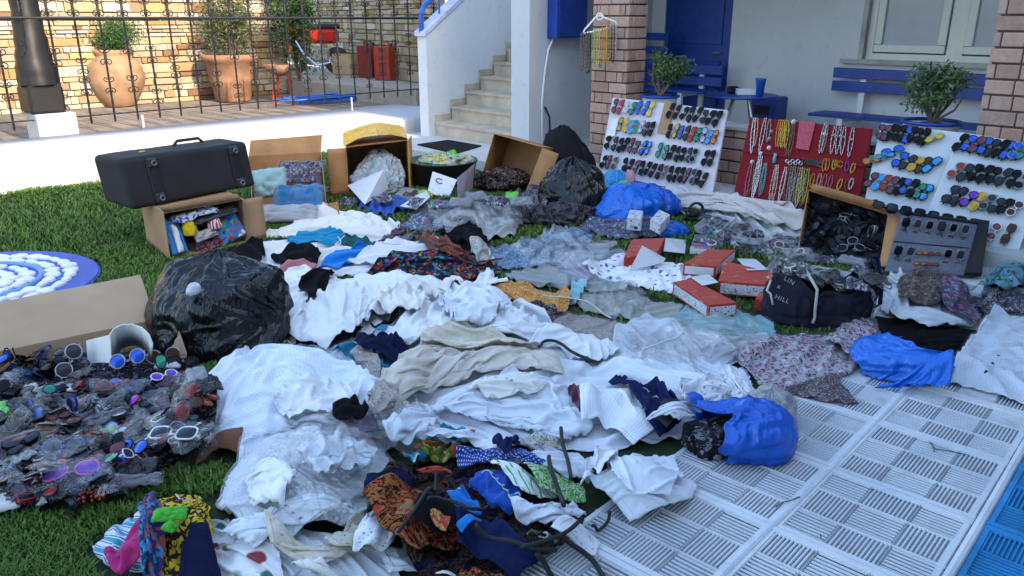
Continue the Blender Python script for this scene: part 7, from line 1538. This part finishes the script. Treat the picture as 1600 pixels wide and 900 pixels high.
rnd = random.Random(31)
HN = ['beside the white case','below the carton flap','right of the round black lens','near the left edge','above the green ribbon','right of the coral packet','beside the white framed sunglasses','left of the white framed sunglasses','above the pink card','below the white label','left of the brown cords','below the brown cords','at the lower left','above the red beads','left of the red beads','in the centre','below the side flap','right of the blue tag','under the blue tag','between the tag and the ribbon','at the right end','above the long clear packet']
HP = [(128,585),(60,575),(125,600),(15,610),(165,655),(215,680),(300,668),(238,690),(95,718),(60,632),(12,668),(35,715),(20,760),(140,748),(105,768),(120,670),(275,600),(205,612),(178,625),(185,645),(305,610),(215,738)]
for i, (nm_, (px, py)) in enumerate(zip(HN, HP)):
    col = rnd.choice(['dark','dark','grey','blue grey','black','purple grey','silver']); cc_ = {'dark':(.02,.02,.028),'grey':(.13,.13,.15),'blue grey':(.07,.09,.14),'black':(.008,.008,.01),'purple grey':(.08,.05,.09),'silver':(.3,.31,.33)}[col]
    packs(f'{col} crinkled packet {nm_} in the loose heap', px, py, rnd.uniform(.05,.10), rnd.uniform(.02,.045), bagplastic('hp_'+col, cc_, .15, None, .5, 20, .5), rnd.uniform(-60,80), 400+i, rnd.uniform(.006,.02), rnd.uniform(-.3,.3), film_=False)
rnd = random.Random(77)
def in_poly(p, poly):
    x, y = p; r_ = False; n_ = len(poly)
    for i in range(n_):
        (x1, y1), (x2, y2) = poly[i], poly[(i+1) % n_]
        if (y1 > y) != (y2 > y) and x < (x2-x1)*(y-y1)/(y2-y1)+x1: r_ = not r_
    return r_
placed = 0; tries = 0; SEEN = set()
HL = dict(black='black lensed', grey='grey lensed', brown='brown lensed', blue='blue mirrored', silver='silver lensed', purple='purple lensed', red='red lensed', green='green mirrored', wine='wine red lensed')
while placed < 125 and tries < 3000:
    tries += 1; px = rnd.uniform(-30, 335); py = rnd.uniform(552, 785)
    if not in_poly((px, py), heap) or (120 < px < 250 and py < 600): continue
    c = on_h(px, py, .012+.02*rnd.random()); ln = rnd.choice(['black']*10+['grey']*6+['brown','blue','silver','purple','red','wine','green']); fr = rnd.choice(['black']*12+['silver','red','white','brown','blue'])
    kd = rnd.choice(('square','round','aviator','cat')); where = ('upper' if py < 615 else 'middle' if py < 690 else 'lower')+' '+('left end' if px < 60 else 'left half' if px < 140 else 'right half' if px < 230 else 'right end'); sl__ = placed if rnd.random() < .25 else None
    lb_ = f'{kd} {HL[ln]} {fr}-framed sunglasses{" in clear sleeve" if sl__ is not None else ""}, {where} of the loose heap'
    if lb_ in SEEN: continue
    SEEN.add(lb_); c = c+Z_*.012
    glasses(f'{kd} {HL[ln]} {fr}-framed sunglasses{" in clear sleeve" if sl__ is not None else ""}, {where} of the loose heap', c, (rnd.uniform(-1,1), rnd.uniform(-1,1), rnd.uniform(-.35,.35)), (rnd.uniform(-.7,.7), rnd.uniform(-.9,.2), 1), ln, fr, kd, rnd.uniform(.86,1.02), 'sunglasses in the loose heap', sleeve=sl__)
    hput(c[0]+np.array([-.03,0,.03]), c[1]+np.zeros(3), np.full(3, min(float(hget(c[0], c[1]))+.007, c[2])), 3); placed += 1
def gl1(label, px, py, ax, nrm, ln, fr, kd, sc=1.15, sl_=None, lift=.03): glasses(label, on_h(px, py, lift), ax, nrm, ln, fr, kd, sc, None, sl_)
gl1('large white framed sunglasses at the right end of the heap', 272, 678, (1,-.12,.05), (0,-.35,1), 'grey', 'white', 'square', 1.35)
gl1('sunglasses with brown round lens upright behind the white frame ones', 256, 556, (1,.2,.1), (0,-1,.3), 'brown', 'silver', 'round', 1.2)
gl1('blue mirrored sunglasses inside the mouth of the white case', 200, 562, (1,.3,.2), (.2,-1,.5), 'blue', 'silver', 'round', 1.2, None, .05)
gl1('round black lensed sunglasses in bright film beside the carton wall', 108, 566, (.2,.6,.6), (.5,-1,.3), 'grey', 'silver', 'round', 1.3, None, .05)
gl1('pink framed sunglasses in film at the lower edge of the heap', 112, 738, (1,.25,.05), (0,-.5,1), 'purple', 'pink', 'cat', 1.3, 2)
gl1('blue lensed sunglasses with silver rim, lower middle of the heap', 100, 698, (1,.0,.0), (0,-.6,1), 'grey', 'blue', 'round', 1.25, 1)
gl1('red framed sunglasses standing beside the pale blue shirt', 293, 628, (.1,.9,.3), (1,-.4,.5), 'red', 'red', 'cat', 1.2, 3)
c = on_h(148, 776); 
b = MB(); rr = random.Random(3)
for k in range(150):
    a = rr.uniform(0, 6.28); r_ = .065*math.sqrt(rr.random()); p = c+np.array([math.cos(a)*r_*1.2, math.sin(a)*r_, .008+.022*rr.random()]); D, _, _ = sphere_grid(5, 7); s0 = len(b.V); b.add((p+D*.006).reshape(-1, 3), [tuple(int(q) for q in f) for f in grid_faces(5, 7, True)[:, ::-1]])
o = b.build('bead_bracelets', plain('red_beads', (.30,.02,.012), .4, var=.4, scale=90), None, smooth=True); tag(o, 'tangle of dark red beads on the grass below the heap', 'beads')
packs('bright green cloth scrap on the yellow flowers', 266, 806, .045,.022, fab('neon_cloth', (.08,.45,.04)), 10, 91, film_=False)
packs('small bright green scrap under the bigger one', 266, 826, .015,.016, fab('neon_cloth', (.08,.45,.04)), 80, 92, film_=False)
# ------------------------------------------------------------------ clutter of packets, right middle
rnd = random.Random(21); cl_cols = [PKN, PKM, fab('grey_pk', (.25,.25,.27)), fab('dark_pk', (.03,.03,.035)), fab('white_pk', (.55,.56,.58)), patterned('olive_mix', (.10,.11,.08), [(.3,.32,.28), (.02,.02,.02)], 50, 'floral', .5)]
CN = ['dark speckled','multicolour','grey','black','whitish','olive speckled']
spots = [(1100,375),(1128,382),(1150,384),(1172,380),(1192,392),(1215,398),(1240,402),(1262,405),(1290,408),(1165,392),(1205,385),(1240,425),(1220,415),(1275,445),(1300,438),(1330,410),(1345,430),(1135,372),(1105,362),(1180,368),(1255,395),(1340,448),(1365,440)]
near = ['behind the orange carton','above the second red carton','right of the second red carton','on the edge of the white sheet','left of the white box','below the white box','before the carton of black sunglasses','under the corner of the carton of black sunglasses','below the rim of that carton','touching the second red carton','between the trays','above the tote rope','left of the tote rope','inside the tote opening','at the right end of the long white box','below the right flap of the carton','right of the tote bag','under the second tray','beneath the first tray','below the second tray','between the box and the carton','right of the tote handles','left of the white packed shirts']
for i, (px, py) in enumerate(spots):
    k = rnd.randrange(6); packs(f'{CN[k]} packet {near[i]}', px, py, rnd.uniform(.05,.085), rnd.uniform(.035,.055), cl_cols[k], rnd.uniform(-40,60), i+120, .014)
rnd = random.Random(22)
for i, si in enumerate(rnd.sample(range(len(spots)), 14)):
    px, py = spots[si]; px += rnd.uniform(-14,14); py += rnd.uniform(-7,7)
    glasses(f'dark sunglasses in clear sleeve {near[si]}', on_h(px, py, .02), (rnd.uniform(-1,1), rnd.uniform(-1,1), .1), (rnd.uniform(-.5,.5), -.6, 1), rnd.choice(('black','grey','brown')), rnd.choice(('black','silver','white')), rnd.choice(('square','round','aviator')), 1.15, 'scattered sleeved sunglasses', sleeve=i)
# black cable bundle / headphones
c = on_h(1086,350); b = MB()
V, F = ring(c+Z_*.12, .055, .012, X_, Z_, 26, 8); t = thing('headphones', 'black headphones and straps bundle beside the small blue bag', 'headphones', c); mesh('headband', V, F, M['black_plastic'], t, smooth=True)
pts = [c+np.array([.10*math.sin(k*1.3)*(1-.2*(k%3)), .05*math.cos(k*2.1), .02+.09*abs(math.sin(k*.7))]) for k in range(40)]; MB().tube(resamp(pts, 160), .007, 6).build('cable', M['black'], t, smooth=True)
for i, (px, py, col, lb) in enumerate([(655,318,'PKN','dark packet beside the blue trousers'),(690,322,'PKM','colour packet before the white card with the mark'),(600,312,'PKN','dark packet before the white card'),(720,318,'g','grey packet below the mauve card'),(745,312,'g','grey packet under the tilted carton'),(775,318,'PKN','dark packet under the rim of the tilted carton'),(815,320,'g','grey packet right of the tilted carton'),(665,305,'y','lime green packet beside the opened white box'),(800,308,'n','green packet under the tilted carton corner'),(520,300,'PKN','dark packet between the two opened cartons'),(545,318,'PKN','dark packet below the yellow taped carton')]):
    mt = {'PKN':PKN, 'PKM':PKM, 'g':cl_cols[2], 'y':plain('lime_pk', (.4,.5,.02), .5), 'n':plain('neon_green', (.10,.55,.03), .5)}[col]; packs(lb, px, py, .09 if col not in 'yn' else .05, .06, mt, (i*37) % 90-30, 200+i, .02)
# ------------------------------------------------------------------ hanger of necklaces on the brick pillar
Yh = 8.25
def hq(px, py, d=0.): return Q(px, py, Yh+d)
t = thing('coat_hanger', 'white plastic hanger of necklaces hooked beside the brick pillar', 'hanger', hq(937,55))
b = MB(); b.tube([hq(911,51), hq(914,46), hq(930,28), hq(937,24), hq(945,28), hq(962,34), hq(964,39), hq(960,42), hq(914,52), hq(911,51)], .009, 8)
V, F = ring(hq(937,26), .030, .007, X_, Z_, 20, 8); b.add(V, F); b.build('hanger_body', M['white_plastic'], t, smooth=True)
MB().tube([hq(937,19), hq(939,8), hq(941,-6)], .004).build('ribbon', plain('purple_ribbon', (.15,.08,.2), .6), t)
hs = [(910,57,112,'brown'),(914,56,108,'olive'),(918,56,116,'brown'),(921,58,114,'black'),(927,54,98,'grey'),(931,53,100,'green'),(935,51,104,'yellow'),(939,50,106,'olive'),(943,48,96,'orange'),(947,48,100,'orange'),(950,47,100,'yellow'),(954,46,96,'brown'),(958,44,98,'black'),(961,42,90,'beige')]
for i, (px, y0, y1, cl) in enumerate(hs):
    a, e = hq(px, y0-6, -.01), hq(px-1, y1, -.01); pts = []; rs = []
    for k in range(41): f = k/40; g = 1-abs(2*f-1); pts.append(a*(1-g)+e*g+np.array([(.012 if f < .5 else -.012)*math.sqrt(max(0, 1-g**8)), .006*math.sin(i*2.), 0])); rs.append(.008 if k % 2 else .0035)
    o = MB().tube(pts, rs, 6).build('necklace', J[cl], None, smooth=True); tag(o, f'{cl} bead necklace, {ORD[i]} from the left on the white hanger by the brick pillar', 'necklace', 'necklaces on the hanger')
# ------------------------------------------------------------------ fallen twigs on the tiles
def twig(label, pxs):
    o = MB().tube([G(x, y, .018+.004*(i%2)) for i, (x, y) in enumerate(pxs)], .0022, 5).build('twig', M['bark'], None); tag(o, label, 'twig')
twig('dry curled twig on the tile joint', [(1212,792),(1222,785),(1232,783),(1250,776)]); twig('long dry twig on the right tiles', [(1452,690),(1462,702),(1480,704),(1512,711)]); twig('short dark twig beside the long one', [(1456,692),(1460,706)]); twig('tiny dark twig on the lower tiles', [(1282,835),(1283,840)])
# ------------------------------------------------------------------ grass
def blades(n, rect, hmin, hmax, seed, dens_mask=True, wid=.0017, lit=False):
    rg = np.random.default_rng(seed); a0, a1, b0, b1 = rect
    A = rg.uniform(a0, a1, n); B = rg.uniform(b0, b1, n); cl = noise3(np.stack([A*5, B*5, A*0], -1)); keep = rg.random(n) < .85+.3*cl; A = A[keep]; B = B[keep]
    x = TA[0]*A+TB[0]*B; y = TA[1]*A+TB[1]*B
    u, v = hidx(x, y); i = np.clip(np.round(u).astype(int), 0, HNX-1); j = np.clip(np.round(v).astype(int), 0, HNY-1)
    inside = (u > 0)&(u < HNX-1)&(v > 0)&(v < HNY-1); hid = (inside&MASK[i, j]&(HF[i, j] > .0))|((x-mc[0])**2+(y-mc[1])**2 < (rad+.012)**2)
    dep = y*math.cos(TH)+H*math.sin(TH); px = 800+FPX*x/np.maximum(dep, .1); vis = (px > -160)&(px < 1760)&(y > 1.2)
    wl = (oL[0]-x)*(oR[1]-oL[1])-(oL[1]-y)*(oR[0]-oL[0])
    k = vis&~hid&(wl < .02 if WSIGN else wl > -.02); x = x[k]; y = y[k]; m_ = len(x)
    h = rg.uniform(hmin, hmax, m_)*(1+.45*noise3(np.stack([x*3.3, y*3.3, x*0+2], -1))); ya = rg.uniform(0, 6.283, m_)+2*noise3(np.stack([x*2, y*2, x*0+9], -1)); ln = rg.uniform(.25, 1.15, m_)*h
    wd = wid*(1+.26*y)*rg.uniform(.7,1.3,m_); dx, dy = np.cos(ya), np.sin(ya); px_, py_ = -dy*wd, dx*wd; z = np.zeros(m_)
    V = np.stack([np.stack([x-px_, y-py_, z], -1), np.stack([x+px_, y+py_, z], -1), np.stack([x+dx*ln*.35+px_*.8, y+dy*ln*.35+py_*.8, h*.62], -1), np.stack([x+dx*ln*.35-px_*.8, y+dy*ln*.35-py_*.8, h*.62], -1), np.stack([x+dx*ln, y+dy*ln, h*.95], -1)], 1).reshape(-1, 3)
    return V, m_
WSIGN = ((oL[0]-0)*(oR[1]-oL[1])-(oL[1]-3)*(oR[0]-oL[0])) < 0
allV = []; tot = 0
for n_, rc, h0_, h1_, sd_ in ((210000, (-.5,3.2,-3.6,BL-.004), .018,.04, 1), (270000, (0,9.2,-6.0,BL-.004), .02,.042, 2), (150000, (1.0,8.5,-9.3,-4.5), .025,.045, 3)):
    V, m_ = blades(n_, rc, h0_, h1_, sd_); allV.append(V); tot += m_
V = np.concatenate(allV); idx = np.arange(tot)*5
me = bpy.data.meshes.new('grass'); me.vertices.add(len(V)); me.vertices.foreach_set('co', V.ravel().astype('f'))
F4 = np.stack([idx, idx+1, idx+2, idx+3], -1); F3 = np.stack([idx+3, idx+2, idx+4], -1)
me.loops.add(tot*7); me.loops.foreach_set('vertex_index', np.concatenate([F4.ravel(), F3.ravel()]).astype('i')); me.polygons.add(tot*2)
me.polygons.foreach_set('loop_start', np.concatenate([np.arange(tot)*4, tot*4+np.arange(tot)*3]).astype('i')); me.polygons.foreach_set('loop_total', np.concatenate([np.full(tot, 4), np.full(tot, 3)]).astype('i')); me.update(calc_edges=True)
me.materials.append(M['grass']); go = bpy.data.objects.new('grass', me); COL.objects.link(go); go['kind'] = 'stuff'; go['label'] = 'short green lawn grass left of and between the goods'
# weeds along the foot of the wall
for k, (px, py) in enumerate(((22,292),(45,288),(80,282),(95,280),(120,276),(150,272))):
    c = G(px, py, 0); Vv, Ff = foliage(c+Z_*.09, .10,.06,.10, 160, .018, 300+k, 5); o = mesh('weed', Vv, Ff, M['leaf_dark' if k % 2 else 'leaf_pale'], None); tag(o, f'small leafy weed, {ORD[k]} from the left at the foot of the white garden wall', 'weed', 'weeds at the garden wall')

o = MB().panel([z_(G(652,226,.13),.13), z_(G(712,240,.13),.13), z_(G(752,228,.13),.13), z_(G(700,219,.13),.13)], .014).build('doormat', fab('doormat_rubber', (.02,.02,.022)), None); tag(o, 'black rubber doormat lying before the marble steps', 'mat')
